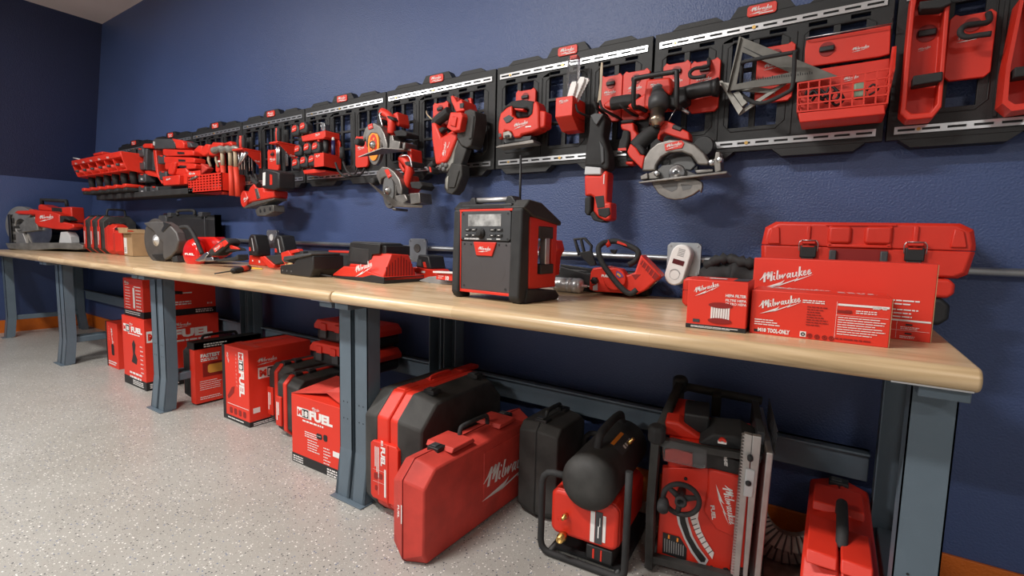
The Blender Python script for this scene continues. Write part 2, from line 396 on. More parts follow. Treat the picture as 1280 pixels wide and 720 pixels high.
b = MB(); b.box(F0, -7.09, 4, 0, .135, 0, .012); struct('baseboard_back', b, 'orange_base', .002)
b = MB(); k = (ctop-cbot)/3.09; p0 = cbot+V((.012, -.012, 0)); p1 = cbot+k*.135+V((.012, -.012, 0)); o = V((-.0119, 0, 0)); L8 = V((0, -7.9, 0))
b.add([p0, p1, p1+L8, p0+L8, p0+o, p1+o, p1+L8+o, p0+L8+o], [(0, 1, 2, 3), (7, 6, 5, 4), (0, 4, 5, 1), (1, 5, 6, 2), (2, 6, 7, 3), (3, 7, 4, 0)]); struct('baseboard_left', b, 'orange_base')
b = MB(); b.box(Fr((4, -8, 0), 90), 0, 8.1, 0, 3.2, -.12, 0)
struct('wall_right', b, 'lightgrey')
b = MB(); b.box(Fr((-8.5, -8.12, 0)), 0, 12.5, 0, 3.2, -.12, 0); struct('wall_front', b, 'lightgrey')
# ceiling lamps (out of frame): real fixtures
mat('lamp_glow', (1, 1, 1), .5, emit=((1, .95, .88), 2.5))
lamps = [(-4.1, -2.1, 78), (-1.6, -2.1, 84), (-5.9, -4.0, 42), (-2.6, -4.6, 115), (1.6, -4.2, 42)]
for i, (x, y, pw) in enumerate(lamps):
    t = thing('ceiling_light', 'white linear ceiling light number %s from the far corner' % ['two', 'three', 'one', 'four', 'five'][i], 'light', (x, y, 3.02), 'ceiling lights')
    del t['label']; t['label'] = 'white linear fixture on the grey ceiling above the room'
    b = MB(); b.box(Fr((x, y, 3.035)), -.62, .62, 0, .055, -.08, .08); build('lamp_housing', b, 'white', t, .004)
    b = MB(); b.box(Fr((x, y, 3.02)), -.6, .6, 0, .015, -.065, .065); build('lamp_lens', b, 'lamp_glow', t, .003)
    l = bpy.data.lights.new('lamp', 'AREA'); l.shape = 'RECTANGLE'; l.size = .75; l.size_y = .16; l.energy = pw; l.color = (1, .97, .93)
    lo = bpy.data.objects.new('lamp', l); COL.objects.link(lo); lo.location = (x, y, 3.0)
    lo.rotation_euler = (0, 0, 0)
w = bpy.data.worlds.new('World'); bpy.context.scene.world = w; w.use_nodes = True
w.node_tree.nodes['Background'].inputs[0].default_value = (.8, .85, 1, 1); w.node_tree.nodes['Background'].inputs[1].default_value = .45
# camera
cd = bpy.data.cameras.new('camera'); co = bpy.data.objects.new('camera', cd); COL.objects.link(co)
cd.sensor_width = 36; cd.lens = 36*FPX/1280; cd.clip_start = .02
Mx = Matrix((( CR.x, CU.x, -_F.x, CAM.x), (CR.y, CU.y, -_F.y, CAM.y), (CR.z, CU.z, -_F.z, CAM.z), (0, 0, 0, 1))); co.matrix_world = Mx
sc = bpy.context.scene; sc.camera = co
sc.view_settings.view_transform = 'Standard'; sc.view_settings.look = 'None'; sc.view_settings.gamma = 1; sc.view_settings.use_curve_mapping = False
sc.view_settings.exposure = 0.0

# ================================================================ WORKBENCHES
seams = [.235, -1.575, -3.36, -5.12, -6.82]
blab = ['maple-topped workbench at the near end, holding the radio and red cartons', 'maple-topped workbench carrying the chargers and the screwdriver',
        'maple-topped workbench carrying the cut-off saw and small cases', 'farthest maple-topped workbench, under the mitre saw']
YF = -.815
def bench(i):
    x1, x0 = seams[i], seams[i+1]; g = .003
    t = thing('workbench', blab[i], 'workbench', ((x0+x1)/2, -.42, 0), 'row of workbenches along the wall')
    b = MB(); F = side(Fr((x0+g, 0, 0)), 0)    # profile in (Y,Z)
    prof = [(-.03, .823), (-.03, .868)]
    r = .0225; cy = YF+r; cz = .868-r
    pts = [(-.03, .823), (-.03, .868)]+[(cy+r*math.cos(R_(a)), cz+r*math.sin(R_(a))) for a in range(90, 271, 15)]
    n = len(pts); xs = (x0+g, x1-g)
    # bullnose front, eased end edges
    vs = []
    for k, x in enumerate(xs):
        vs += [(x, y, z) for y, z in pts]
    fs = [(i_, (i_+1) % n, n+(i_+1) % n, n+i_) for i_ in range(n)]+[tuple(range(n))[::-1], tuple(range(n, 2*n))]
    b.add(vs, fs, False); o = build('bench_top', b, 'maple', t, .006, 3)
    # end frames
    for X in (x0+.035, x1-(.06 if i else .049)):
        w2 = .0375
        for nm, y, sg in (('front_leg', -.700, -1), ('rear_leg', -.10, 1)):
            b = MB(); z0, zk, z1 = .006, .2, .80
            fy = lambda z: y+(sg*.022*(1-z/zk) if z < zk else 0)
            def plate(xa, xb, ya, yb):   # bent sheet following the kink
                for (za, zb) in ((z0, zk), (zk, z1)):
                    ea = .006*(1-za/zk) if za < zk else 0; eb = .006*(1-zb/zk) if zb < zk else 0
                    q = []
                    for z, e in ((za, ea), (zb, eb)):
                        f = fy(z)-y
                        q += [(xa-e, ya+f, z), (xb+e, ya+f, z), (xb+e, yb+f, z), (xa-e, yb+f, z)]
                    b.add(q, [(3, 2, 1, 0), (4, 5, 6, 7), (0, 1, 5, 4), (1, 2, 6, 5), (2, 3, 7, 6), (3, 0, 4, 7)])
            plate(X-w2, X+w2, y-.002*sg*-1 if 0 else y, y+.003*-sg)
            plate(X-w2, X-w2+.003, min(y, y-sg*.065), max(y, y-sg*.065)); plate(X+w2-.003, X+w2, min(y, y-sg*.065), max(y, y-sg*.065))
            lg = build(nm, b, 'steel_paint', t)
            b = MB()
            for hz in (.33, .40):
                for hx in (-.012, .012): b.cyl((X+hx, y+sg*.0002, hz), (X+hx, y+sg*.001, hz), .0028, n=8)
            if sg < 0: build('bolt_hole', b, 'black_ink', lg)
            b = MB(); b.box(Fr((X, y+sg*.02, 0)), -.048, .048, 0, .005, -.04, .025); build('foot_plate', b, 'steel_paint', t, .001)
        b = MB(); b.box(Fr((X, 0, 0)), -w2, w2, .80, .823, .07, .79); build('top_bracket', b, 'steel_paint', t, .002)
        b = MB(); b.box(Fr((X, 0, 0)), -.02, .02, .17, .215, .12, .69); build('cross_bar', b, 'steel_paint', t, .004)
    b = MB(); b.box(Fr((x1, 0, 0)), -.13, -.012, .8235, .8265, .78, .806); build('edge_strip', b, 'rail_metal', t)
    b = MB(); b.box(Fr((0, -.1, 0)), x0+.1, x1-.1, .34, .44, -.02, 0); b.box(Fr((0, -.1, 0)), x0+.1, x1-.1, .432, .44, -.02, .03); build('stretcher', b, 'steel_paint', t, .002)
for i in range(4): bench(i)
# bench end screws and plate are under the top: silver strip
# ================================================================ CONDUIT AND BOXES
b = MB(); b.cyl((-5.3, -.03, 1.03), (3.2, -.03, 1.012), .0125, n=16); solo('conduit', 'long silver metal conduit pipe running along the blue wall above the bench', 'pipe', b, 'galv')
def outlet(x0, x1, y0, y1, lab, duplex):
    F = Fr((0, -.0005, 0)); p = F.px((x0+x1)/2, (y0+y1)/2, .06); w, h = .062, .062
    G = Fr(F.P(p[0], p[1], 0)); t = thing('outlet_box', lab, 'outlet', G.P(0, -h, 0))
    b = MB(); b.cham(G, -w, w, -h, h, .0465, .062, .012); b.box(G, -w+.004, w-.004, -h+.004, h-.004, .045, .0465); build('cover_plate', b, 'galv', t, .002)
    b = MB()
    for sx in (-1, 1):
        for sz in (-1, 1): b.cyl(G.P(sx*.05, sz*.05, .062), G.P(sx*.05, sz*.05, .065), .004, n=8)
    build('screw', b, 'silver', t)
    if duplex:
        b = MB(); b.ring(G, 0, .012, .022, 0, .062, .066); build('receptacle', b, duplex, t)
outlet(508, 536, 298, 328, 'square metal outlet box on the wall behind the battery charger', 'disc')
outlet(330, 350, 293, 305, 'square metal outlet box on the wall behind the two batteries', 'white')
outlet(835, 874, 306, 342, 'square metal outlet box on the wall holding the white alarm', None)
# alarm
G = Fr(W(850, 331, -.075), 0, roll=-14)
t = thing('carbon_monoxide_alarm', 'white rounded gas alarm with dark red display plugged in on the wall', 'alarm', G.P(0, -.09, 0))
def stadium(w, h, n=10): 
    return [(w*math.cos(R_(a)), h-w+w*math.sin(R_(a))) for a in [180*i/n for i in range(n+1)]]+[(w*math.cos(R_(a)), -h+w+w*math.sin(R_(a))) for a in [180+180*i/n for i in range(n+1)]]
b = MB(); b.prism(G, stadium(.037, .078), -.01, .03); b.prism(G, stadium(.033, .074), .03, .036, stadium(.037, .078)); build('alarm_case', b, 'white', t, .002)
b = MB(); b.box(G, -.021, .021, .002, .020, .036, .0375); build('display', b, 'dark_led', t)
b = MB(); b.ring(G, 0, -.037, .021, .0175, .036, .0372, 20, 160, 16); b.ring(G, 0, -.037, .0185, .0175, .036, .037)
for k in range(5): b.box(G, -.012, .012, .034+k*.006, .037+k*.006, .036, .0367)
build('vent', b, 'grey_plastic', t)
# ================================================================ WALL PANELS
panel_labels = ['black storage panel holding the red strapped tool tray, partly out of frame', 'black storage panel behind the metal square and the red wire basket', 'black storage panel behind the jigsaw and blade bin',
 'black storage panel behind the green-free band saw', 'black storage panel behind the tape measures and marker bin', 'black storage panel behind the screwdriver racks', 'black storage panel behind the hammers and red mesh basket', 'black storage panel behind the batteries and stacked red cases', 'black storage panel behind the drill holder']
panel_labels[3] = 'black storage panel behind the portable band saw'
panel_labels[4] = 'black storage panel behind the two hanging circular saws and marker bin'
def panel():
    X0 = .102; F = Fr((X0, -.015, 0)); w = .722
    t = thing('storage_panel', panel_labels[0], 'storage panel', (X0+w/2, -.015, 1.375), 'row of black wall storage panels')
    b = MB(); holes = []
    cols = [.045, .130, .275, .360, .505, .590]
    for c in cols:
        for z in (1.488, 1.588, 1.688): holes.append((c, c+.066, z, z+.088))
    for k in range(6): holes.append((.05+k*.113, .05+k*.113+.05, 1.786, 1.798))
    b.grid(F, [0, w], [1.405, 1.86], holes, .030, .046)
    b.box(F, 0, .012, 1.41, 1.855, 0, .03); b.box(F, w-.012, w, 1.41, 1.855, 0, .03); b.box(F, 0, w, 1.41, 1.425, 0, .03); b.box(F, 0, w, 1.845, 1.86, 0, .03)
    for (a, c, h) in ((.06, .24, .018), (.26, .46, .036), (.5, .66, .018)): b.prism(F, [(a, 1.86), (c, 1.86), (c-.025, 1.86+h), (a+.025, 1.86+h)], .002, .046)
    for (a, c) in ((.03, .30), (.42, .68)): b.prism(F, [(a+.03, 1.380), (c-.03, 1.380), (c, 1.405), (a, 1.405)], .002, .046)
    build('board', b, 'board_black', t, .0025)
    b = MB()
    for g in (.03, .26, .49):   # raised ribs round each window pair
        o = [(g, 1.50), (g+.025, 1.475), (g+.165, 1.475), (g+.19, 1.50), (g+.19, 1.763), (g+.17, 1.779), (g+.02, 1.779), (g, 1.763)]
        b.tube([F.P(u, v, .046) for u, v in o], .0024, 6, True)
    for u in (.237, .467): b.box(F, u-.004, u+.004, 1.45, 1.78, .044, .05)
    build('rib', b, 'board_black', t)
    for z in (1.8165, 1.432):
        b = MB(); n = 12; p = (w-.03)/n
        b.grid(F, [.018, w-.018], [z-.011, z+.011], [(.018+.008+k*p*.99, .018+p*.99-.008+k*p*.99, z-.0035, z+.0035) for k in range(n)], .047, .051)
        rl = build('rail', b, 'rail_metal', t)
        b = MB(); b.cyl(F.P(.34, z, .051), F.P(.34, z, .054), .006, n=10); b.cyl(F.P(.018+p*.99, z, .051), F.P(.018+p*.99, z, .054), .005, n=10); build('screw', b, 'brass', rl)
    b = MB(); b.cham(F, .315, .405, 1.853, 1.889, .047, .051, .006); lp = build('name_plate', b, 'red', t, .001)
    b = MB(); b.logo(F, .325, 1.869, .068, .0518); b.rect(F, .352, .395, 1.857, 1.860, .0518); build('lettering', b, 'ink', lp)
    return t
pan = panel()
for i in range(1, 9): dup(pan, (-.731*i, 0, 0), label=panel_labels[i])
def mount(x0, x1, y0, y1, lab, hook=False, Y=-.068, th=.014, kids_=True, grp='red slotted mounting plates on the wall panels'):
    F = Fr((0, Y, 0)); xc = (x0+x1)/2; ym = (y0+y1)/2
    ua, ub = F.px(x0, ym, th)[0], F.px(x1, ym, th)[0]; va, vb = F.px(xc, y1, th)[1], F.px(xc, y0, th)[1]; w = ub-ua
    t = thing('mounting_plate', lab, 'mount', F.P((ua+ub)/2, va, 0), grp)
    b = MB(); c = .012; n = .006
    b.prism(F, [(ua+c, va), (ub-c, va), (ub, va+c), (ub, vb-c), (ub-c, vb), (ub-c-.01, vb-n), (ua+c+.01, vb-n), (ua+c, vb), (ua, vb-c), (ua, va+c)], 0, th)
    build('plate', b, 'red', t, .002)
    cx, cz = (ua+ub)/2, vb-.036; r = min(.019, w*.27)
    b = MB(); b.ring(F, cx, cz, r, 0, th, th+.002, n=24); kn = build('knob', b, 'darkred', t)
    b = MB(); b.box(F, cx-r*.9, cx+r*.9, cz-r*.35, cz+r*.35, th+.002, th+.009); build('grip_bar', b, 'black', kn, .002)
    b = MB(); b.logo(F, ua+w*.2, vb-.072 if vb-va > .1 else va+.01, w*.55, th+.001); build('lettering', b, 'ink', t)
    return t, F, (ua, ub, va, vb)
# ================================================================ HELPERS FOR THINGS
def ptext(b, F, s, x0, y0, x1, yt, d, bold=.02, shear=0.):
    u0, v0 = F.px(x0, y0, d); u1 = F.px(x1, y0, d)[0]; v1 = F.px(x0, yt, d)[1]
    b.text(F, s, u0, v0, v1-v0, d, w=u1-u0, bold=bold, shear=shear)
def plogo(b, F, x0, y0, x1, y1, d, **k):
    u0, v0 = F.px(x0, y0, d); u1, v1 = F.px(x1, y1, d)
    b.logo(F, u0, v0, math.hypot(u1-u0, v1-v0), d, rot=math.degrees(math.atan2(v1-v0, u1-u0)), **k)
def prect(b, F, pts, d): b.flat(F, F.pxs(pts, d), d)
E_ = .0012
def carton(name, label, cat, O, yaw, w, d, h, band=0., m='red_card', group=None, open_top=False, brown=False):
    F = Fr(O, yaw); t = thing(name, label, cat, F.P(w/2, 0, -d/2), group)
    b = MB(); b.box(F, 0, w, 0, h, -d, 0); body = build('carton_body', b, m, t, .0015)
    S = side(F, w); K = topf(F, h)
    if band:
        b = MB(); b.box(F, -.0008, w+.0008, 0, band, -d-.0008, .0008); build('base_band', b, 'black_ink', t, .0005)
    if brown:
        b = MB()
        for dd in (-.003, -d+.001): b.box(F, w, w+.0012, .001, h-.001, dd, dd+.002)
        b.box(F, w, w+.0008, .001, h-.001, -d*.52, -d*.50); build('flap_edge', b, 'card_brown', t)
    return t, F, S, K
def suitcase(name, label, O, yaw, th, L, H, c, layers, group=None, latches=(.22, .78), handle=True, hmat='black', lmat='black', lt=.5, cat='tool case', feet=True, hw=.07, bev=.005, hh=.03, lean=0, cb=None):
    cb = c if cb is None else cb
    F = Fr(O, yaw, 0, lean); S = side(F, 0); t = thing(name, label, cat, F.P(th/2, 0, -L/2), group)
    def prof(i): return [(i+cb, min(i, .006)), (L-cb-i, min(i, .006)), (L-i, i+cb), (L-i, H-c-i), (L-c-i, H-i), (i+c, H-i), (i, H-c-i), (i, i+cb)]
    for nm, t0, t1, m, i0, i1 in layers:
        b = MB(); b.prism(S, prof(i1), t0*th, t1*th, prof(i0)); build(nm, b, m, t, bev)
    for l in latches:
        b = MB(); b.box(S, L*l-.022, L*l+.022, H-.012, H+.007, th*lt-.028, th*lt+.024); la = build('latch', b, lmat, t, .003)
        b = MB(); b.box(S, L*l-.014, L*l+.014, H+.006, H+.010, th*lt-.022, th*lt+.006); build('latch_tab', b, 'charcoal', la, .001)
    if handle:
        m_ = L*.5; q = th*lt
        path = smooth_path([S.P(m_-hw, H-.008, q), S.P(m_-hw+.004, H+hh*.7, q), S.P(m_-hw*.7, H+hh, q), S.P(m_+hw*.7, H+hh, q), S.P(m_+hw-.004, H+hh*.7, q), S.P(m_+hw, H-.008, q)], 4)
        b = MB(); b.tube(path, .009, 8); build('handle', b, hmat, t)
    return t, F, S
# ================================================================ NEAR END OF THE BENCH: cartons
t, F, S, K = carton('filter_carton', 'small red carton with a picture of a pleated round filter, at the bench edge', 'box', (-.302, -.708, .868), 1.5, .136, .13, .121, .011)
b = MB(); plogo(b, F, 868, 366, 900, 357, E_); ptext(b, F, 'HEPA FILTER', 907, 371, 933, 367.5, E_, .03); ptext(b, F, 'FILTRE HEPA', 907, 376.5, 933, 373.5, E_, .02); ptext(b, F, 'FILTRO HEPA', 907, 381, 933, 378, E_, .02)
b.lines(F, .012, .128, .0075, 1, .004, .0016, E_+.001, 3); b.lines(F, .012, .11, .0045, 1, .004, .0012, E_+.001, 4)
b.lines(K, .02, .06, .1, 2, .01, .004, E_, 5); build('lettering', b, 'ink', t)
cu, cv = F.px(900, 391.5, 0); b = MB()
b.prism(F, [(cu+.021*math.cos(a_*PI/12), cv-.017+.005*math.sin(a_*PI/12)) for a_ in range(12, 25)]+[(cu+.021*math.cos(a_*PI/12), cv+.017+.005*math.sin(a_*PI/12)) for a_ in range(0, 13)], 0, E_); build('filter_picture', b, 'ink', t)
b = MB()
for s_ in (-1, 1): b.prism(F, [(cu+.027*math.cos(a_*PI/12), cv+s_*.019+.007*math.sin(a_*PI/12)) for a_ in range(24)], 0, E_+.0008)
for k in range(7): b.box(F, cu-.0165+k*.0055-.0004, cu-.0165+k*.0055+.0004, cv-.013, cv+.013, 0, E_+.0006)
build('filter_rim', b, 'darkred', t)
b = MB(); b.prism(K, [(.075, .004), (.095, .004), (.095, .06), (.075, .06)], 0, E_) if 0 else b.rect(K, .1, .132, .02, .11, E_); b.rect(F, .016, .032, .016, .024, E_); build('tape', b, 'charcoal', t)
b = MB(); b.rect(K, .04, .08, .05, .075, E_*1.5); build('sticker', b, 'ink', t)

t, F, S, K = carton('tool_carton', 'long low red carton with white script and small print, before the taller one', 'box', (-.160, -.686, .868), .3, .266, .135, .104, brown=True)
b = MB(); plogo(b, F, 949, 386, 1003, 377, E_)
ptext(b, F, 'M18', 947, 413.6, 957.5, 409.3, E_, .05); ptext(b, F, 'TOOL-ONLY', 959, 415.2, 987, 410.2, E_, .05)
b.lines(F, .010, .085, .036, 3, .0055, .0022, E_, 2, .5); ptext(b, F, '2687-20', 1091, 386.5, 1109, 383.5, E_, .04)
b.lines(F, .105, .155, .089, 2, .0045, .0022, E_, 6, .2)
b.rect(F, .172, .262, .082, .0865, E_); b.lines(F, .205, .245, .074, 2, .0045, .002, E_, 8, .4); b.lines(F, .174, .26, .057, 8, .0052, .0017, E_, 9, .3)
b.rect(F, .170, .1705, .01, .09, E_); b.rect(F, .170, .262, .0605, .0612, E_)
b.logo(K, .02, .09, .14, E_*1.2, sh=.1); b.lines(K, .17, .25, .09, 2, .02, .008, E_, 12); build('lettering', b, 'ink', t)
b = MB(); b.lines(F, .115, .158, .075, 8, .0058, .0024, E_, 21, .5); b.lines(F, .172, .25, .0105, 1, .005, .003, E_, 22, .2)
b.rect(F, .172, .196, .066, .072, E_); b.rect(F, .186, .198, .067, .073, E_+.0004)
for k, x in enumerate((1012, 1021, 1030.5, 1039)):
    cu, cv = F.px(x, [419.6, 421, 422, 423][k], 0); b.ring(F, cu, cv, .0052, .0035, 0, E_, n=16); b.box(F, cu-.0016, cu+.0016, cv-.002, cv+.002, 0, E_)
build('dark_print', b, 'dark_ink', t)
b = MB(); cu, cv = F.px(1003.5, 417.5, 0); b.box(F, cu-.006, cu+.006, cv-.006, cv+.006, 0, E_); build('badge', b, 'ink', t)
b = MB(); b.ring(F, cu, cv, .0042, .002, 0, E_+.0008, n=14); b.box(F, -.0+.028*0+.010, .012+.010, .005, .0115, 0, .0004); build('badge_print', b, 'black_ink', t)

t, F, S, K = carton('large_carton', 'tallest long red carton with big white script, standing behind the low carton', 'box', (-.182, -.508, .868), -6, .375, .13, .176, brown=True)
b = MB(); plogo(b, F, 950, 353.5, 1017, 342.5, E_); b.lines(F, .24, .35, .092, 2, .008, .003, E_, 31, .2); b.lines(F, .275, .35, .071, 3, .008, .0028, E_, 32, .2)
b.rect(F, .262, .373, .0435, .0475, E_); b.rect(F, .3125, .313, .004, .0435, E_); b.rect(F, .265, .372, .0225, .0231, E_)
for cx in (.271, .320): 
    for cz in (.031, .010): b.lines(F, cx, cx+.034, cz, 2, .0035, .0014, E_, int(cx*1000+cz*9999), .3)
build('lettering', b, 'ink', t)
b = MB()
for cx, cz in ((.285, .036), (.335, .036), (.285, .0155), (.335, .0155)): b.box(F, cx-.006, cx+.006, cz-.0015, cz+.002, 0, E_)
build('dark_print', b, 'black_ink', t)
# small red case half hidden behind the filter carton
b = MB(); F = Fr((-.425, -.275, .868), 0); b.cham(F, 0, .17, 0, .098, -.1, 0, .012, .006); F2 = F
t = thing('small_case', 'small rounded red case half hidden behind the filter carton', 'tool case', F.P(.08, 0, -.05)); build('case_shell', b, 'red', t, .004)
b = MB(); b.box(F, -.001, .171, .055, .0565, -.1, .0008); build('seam', b, 'darkred', t)
# black cloth behind
b = MB(); F = Fr((-.405, -.13, .868)); pts = [F.P(.02, .13, 0), F.P(.06, .155, .01), F.P(.10, .16, 0), F.P(.15, .15, .01), F.P(.19, .148, 0), F.P(.22, .13, -.01)]
b.tube(smooth_path(pts, 4), [.012+.012*math.sin(i*1.3)**2 for i in range(21)], 9); b.tube(smooth_path([p+V((.01, .02, -.055)) for p in pts], 4), [.05+.01*math.sin(i*.9) for i in range(21)], 10); b.tube([F.P(.03, .03, -.01), F.P(.2, .03, -.01)], .03, 9)
solo('tool_bag', 'crumpled black fabric bag behind the red filter carton', 'bag', b, 'rubber')
# stacked cases behind, by the wall
F = Fr((0, -.20, 0)); t = thing('lower_case', 'red and black tool case lying under the big red case, by the wall', 'tool case', (.1, -.12, .868))
b = MB(); b.cham(F, -.17, .272, .868, .945, -.165, -.0, .02, .008); build('lower_shell', b, 'black', t, .004)
b = MB(); b.cham(F, -.175, .277, .945, .998, -.165, .002, .014, .006); build('upper_shell', b, 'red', t, .004)
t = thing('large_red_case', 'big red tool case with two black latches lying behind the cartons, against the blue wall', 'tool case', (.05, -.12, 1.0))
F = Fr((0, -.195, 0)); z0 = 1.0
po = F.pxs([(951, 305), (956, 284), (969, 277), (1202, 279), (1219, 287), (1221.5, 306), (1221, 314)], 0); top = [p for p in po]
lid = [(po[0][0], 1.0805), po[1], po[2], po[3], po[4], po[5], (po[6][0], 1.0755)]
ins = [(u+(.012 if u < 0 else -.012), v-(.008 if v > 1.12 else 0)) for u, v in lid]
b = MB(); b.prism(F, lid, -.16, -.012, None); b.prism(F, ins, -.012, .0, lid); build('lid', b, 'red', t, .003)
ul, ur = po[0][0], po[6][0]
low = [(ul, 1.079), (ul+.003, 1.03), (ul+.02, z0), (ur-.03, z0), (ur-.010, z0+.012), (ur, 1.074)]
b = MB(); b.prism(F, low, -.16, -.012); b.prism(F, [(u+(.012 if u < 0 else -.012), v+(.006 if v < 1.05 else 0)) for u, v in low], -.012, 0, low); build('base_shell', b, 'red', t, .003)
um = (ul+ur)/2
b = MB()
for a_, c_ in ((-.135, -.065), (.065, .135)): b.box(F, um+a_-.0, um+a_+.012, 1.0790, 1.1410, -.01, .006); b.box(F, um+c_-.012, um+c_, 1.0790, 1.1410, -.01, .006)
b.cham(F, um-.078, um-.018, 1.0870, 1.1410, -.01, .010, .008, .006); b.cham(F, um+.012, um+.078, 1.0870, 1.1410, -.01, .010, .008, .006); b.box(F, um-.078, um+.078, 1.0770, 1.0870, -.01, .006)
b.cham(F, um-.085, um+.085, 1.1410, 1.1470, -.1, .004, .002)
b.prism(F, [(ul+.02, 1.0840), (ul+.055, 1.0840), (ul+.05, 1.1370), (ul+.028, 1.1370)], -.01, .006); b.prism(F, [(ur-.055, 1.0840), (ur-.02, 1.0840), (ur-.03, 1.1290), (ur-.05, 1.1340)], -.01, .006)
build('lid_rib', b, 'red', t, .003)
for s_ in (-1, 1):
    cu = um+s_*.128+.002
    b = MB(); b.box(F, cu-.022, cu+.022, 1.0440, 1.0810, -.002, .012); b.box(F, cu-.017, cu+.017, 1.0190, 1.0490, .0, .010); lt = build('latch', b, 'black', t, .003)
    b = MB(); b.box(F, cu-.018, cu+.018, 1.0860, 1.0980, .0, .012); b.box(F, cu-.016, cu+.016, 1.0760, 1.0800, .010, .014); build('catch', b, 'red', lt, .002)
    b = MB(); b.tube(smooth_path([F.P(cu-.024, 1.0640, .012), F.P(cu-.025, 1.0870, .014), F.P(cu-.019, 1.0970, .014)], 3), .0014, 6); b.tube(smooth_path([F.P(cu+.024, 1.0640, .012), F.P(cu+.025, 1.0870, .014), F.P(cu+.019, 1.0970, .014)], 3), .0014, 6); b.tube([F.P(cu-.019, 1.0970, .014), F.P(cu+.019, 1.0970, .014)], .0014, 6); build('wire_bail', b, 'silver', lt)
b = MB()
for s_ in (-1, 1): b.box(F, um+s_*.062-.009, um+s_*.062+.009, 1.0090, 1.0690, .0, .012)
b.tube([F.P(um-.062, 1.0190, .015), F.P(um+.062, 1.0190, .015)], .011, 10); build('handle', b, 'charcoal', t, .003)
b = MB(); b.box(F, um-.07, um+.07, 1.0310, 1.0730, -.001, .002); build('handle_recess', b, 'darkred', t)
# ================================================================ RADIO
F = Fr((-1.14, -.612, .868), -4); w, h, d = .292, .322, .215
t = thing('jobsite_radio', 'large red and black speaker radio with a grey grille standing on the bench', 'radio', F.P(w/2, 0, -d/2))
S = side(F, w)
b = MB(); b.box(F, .02, w-.012, .02, h-.03, -.095, -.012); b.box(F, .02, w-.09, .02, h-.03, -d+.02, -.09); build('body', b, 'black', t, .004)
for nm, u0, u1 in (('left_bumper', -.004, .03), ('right_bumper', w-.038, w+.006)):
    b = MB(); b.prism(side(F, 0), [(0.0, .004), (.01, 0), (.06, 0), (.045, .05), (.04, .27), (.055, h), (.012, h+.004), (-.004, h-.02), (-.012, .02)], u0, u1); build(nm, b, 'rubber', t, .008, 3)
b = MB(); b.prism(S, [(.02, .0), (d, 0), (d+.015, .012), (d-.01, .035), (.03, .05)], -.06, .012); build('foot_bumper', b, 'rubber', t, .005)
b = MB(); b.prism(S, [(-.002, h-.01), (.05, h-.035), (d+.01, h-.06), (d+.012, h-.045), (.10, h+.012), (.03, h+.018)], -.075, .012); build('top_bumper', b, 'dusty_black', t, .005)
b = MB(); b.prism(side(F, 0), [(-.002, h-.01), (.05, h-.035), (d+.01, h-.06), (d+.012, h-.045), (.10, h+.012), (.03, h+.018)], -.008, .07); b.box(F, .03, w-.04, h-.014, h+.006, -.14, -.002); build('top_cover', b, 'black', t, .005)
b = MB(); b.tube([F.P(.062, h+.02, -.035), F.P(w-.062, h+.02, -.035)], .0095, 14); hd = build('handle_bar', b, 'alu', t)
b = MB(); b.prism(F, [(.035, h), (.085, h), (.075, h+.03), (.06, h+.03)], -.06, -.018); b.prism(F, [(w-.085, h), (w-.03, h), (w-.055, h+.032), (w-.075, h+.03)], -.06, -.018); build('handle_mount', b, 'black', t, .004)
# red trim frame round the face
b = MB(); u0, u1, v0, v1 = .027, w-.034, .022, h-.012
b.prism(F, [(u0-.004, v0), (u1, v0), (u1, v0+.01), (u0, v0+.01)], -.01, .002); b.prism(F, [(u0, v1-.008), (u1, v1-.008), (u1, v1), (u0, v1)], -.01, .002); b.box(F, u0-.003, u0+.006, v0, v1, -.01, .002); build('trim', b, 'red', t, .0015)
b = MB(); b.box(F, .034, w-.038, .032, .200, -.012, .001); build('grille', b, 'grill', t, .002)
b = MB()
for cx in (.09, .19): b.ring(F, cx, .105, .043, 0, -.002, .0014, n=30)
build('speaker_cone', b, 'grill', t)
b = MB(); b.cham(F, .034, w-.038, .203, .303, -.012, .004, .008); cp = build('control_panel', b, 'charcoal', t, .002)
b = MB(); b.box(F, .068, w-.078, .252, .292, .004, .0052); build('display', b, 'lcd', cp, .001)
b = MB()
for s_ in (0, 1):
    for r_ in (0, 1):
        for q in (0, 1):
            x = .056+q*.029+s_*.112; b.box(F, x, x+.024, .236-r_*.019, .245-r_*.019, .004, .008)
build('button', b, 'black', cp, .0015)
b = MB(); b.lathe(F.P(.128, .228, .004), F.n, [(0, .018), (.008, .017), (.009, .012), (.016, .011), (.017, .009)], 24); build('volume_knob', b, 'rubber', cp)
b = MB(); b.text(F, 'M18 CHARGER', .052, .207, .0045, .0046, w=.07, bold=.04); b.rect(F, .155, .175, .208, .210, .0046); b.rect(F, .195, .212, .208, .211, .0046)
for s_ in (0, 1):
    for q in (0, 1): x = .061+q*.029+s_*.112; b.rect(F, x, x+.012, .2395, .2410, .0084); b.rect(F, x+.001, x+.009, .2205, .2225, .0084)
build('lettering', b, 'ink', cp)
b = MB(); b.prism(F, [(.095, .196), (.108, .152), (.178, .152), (.195, .196), (.195, .199), (.095, .199)], 0, .006); bd = build('badge', b, 'red', t, .002)
b = MB(); b.logo(F, .117, .172, .058, .0068); build('lettering', b, 'ink', bd)
b = MB()
for x, z in ((.045, .293), (.242, .293), (.045, .21), (.242, .21), (.05, .19), (.235, .19), (.08, .19), (.205, .19), (.235, .045), (.05, .045)): b.ring(F, x, z, .0035, 0, 0, .005 if z > .2 else .0025, n=10)
build('screw', b, 'black_ink', t)
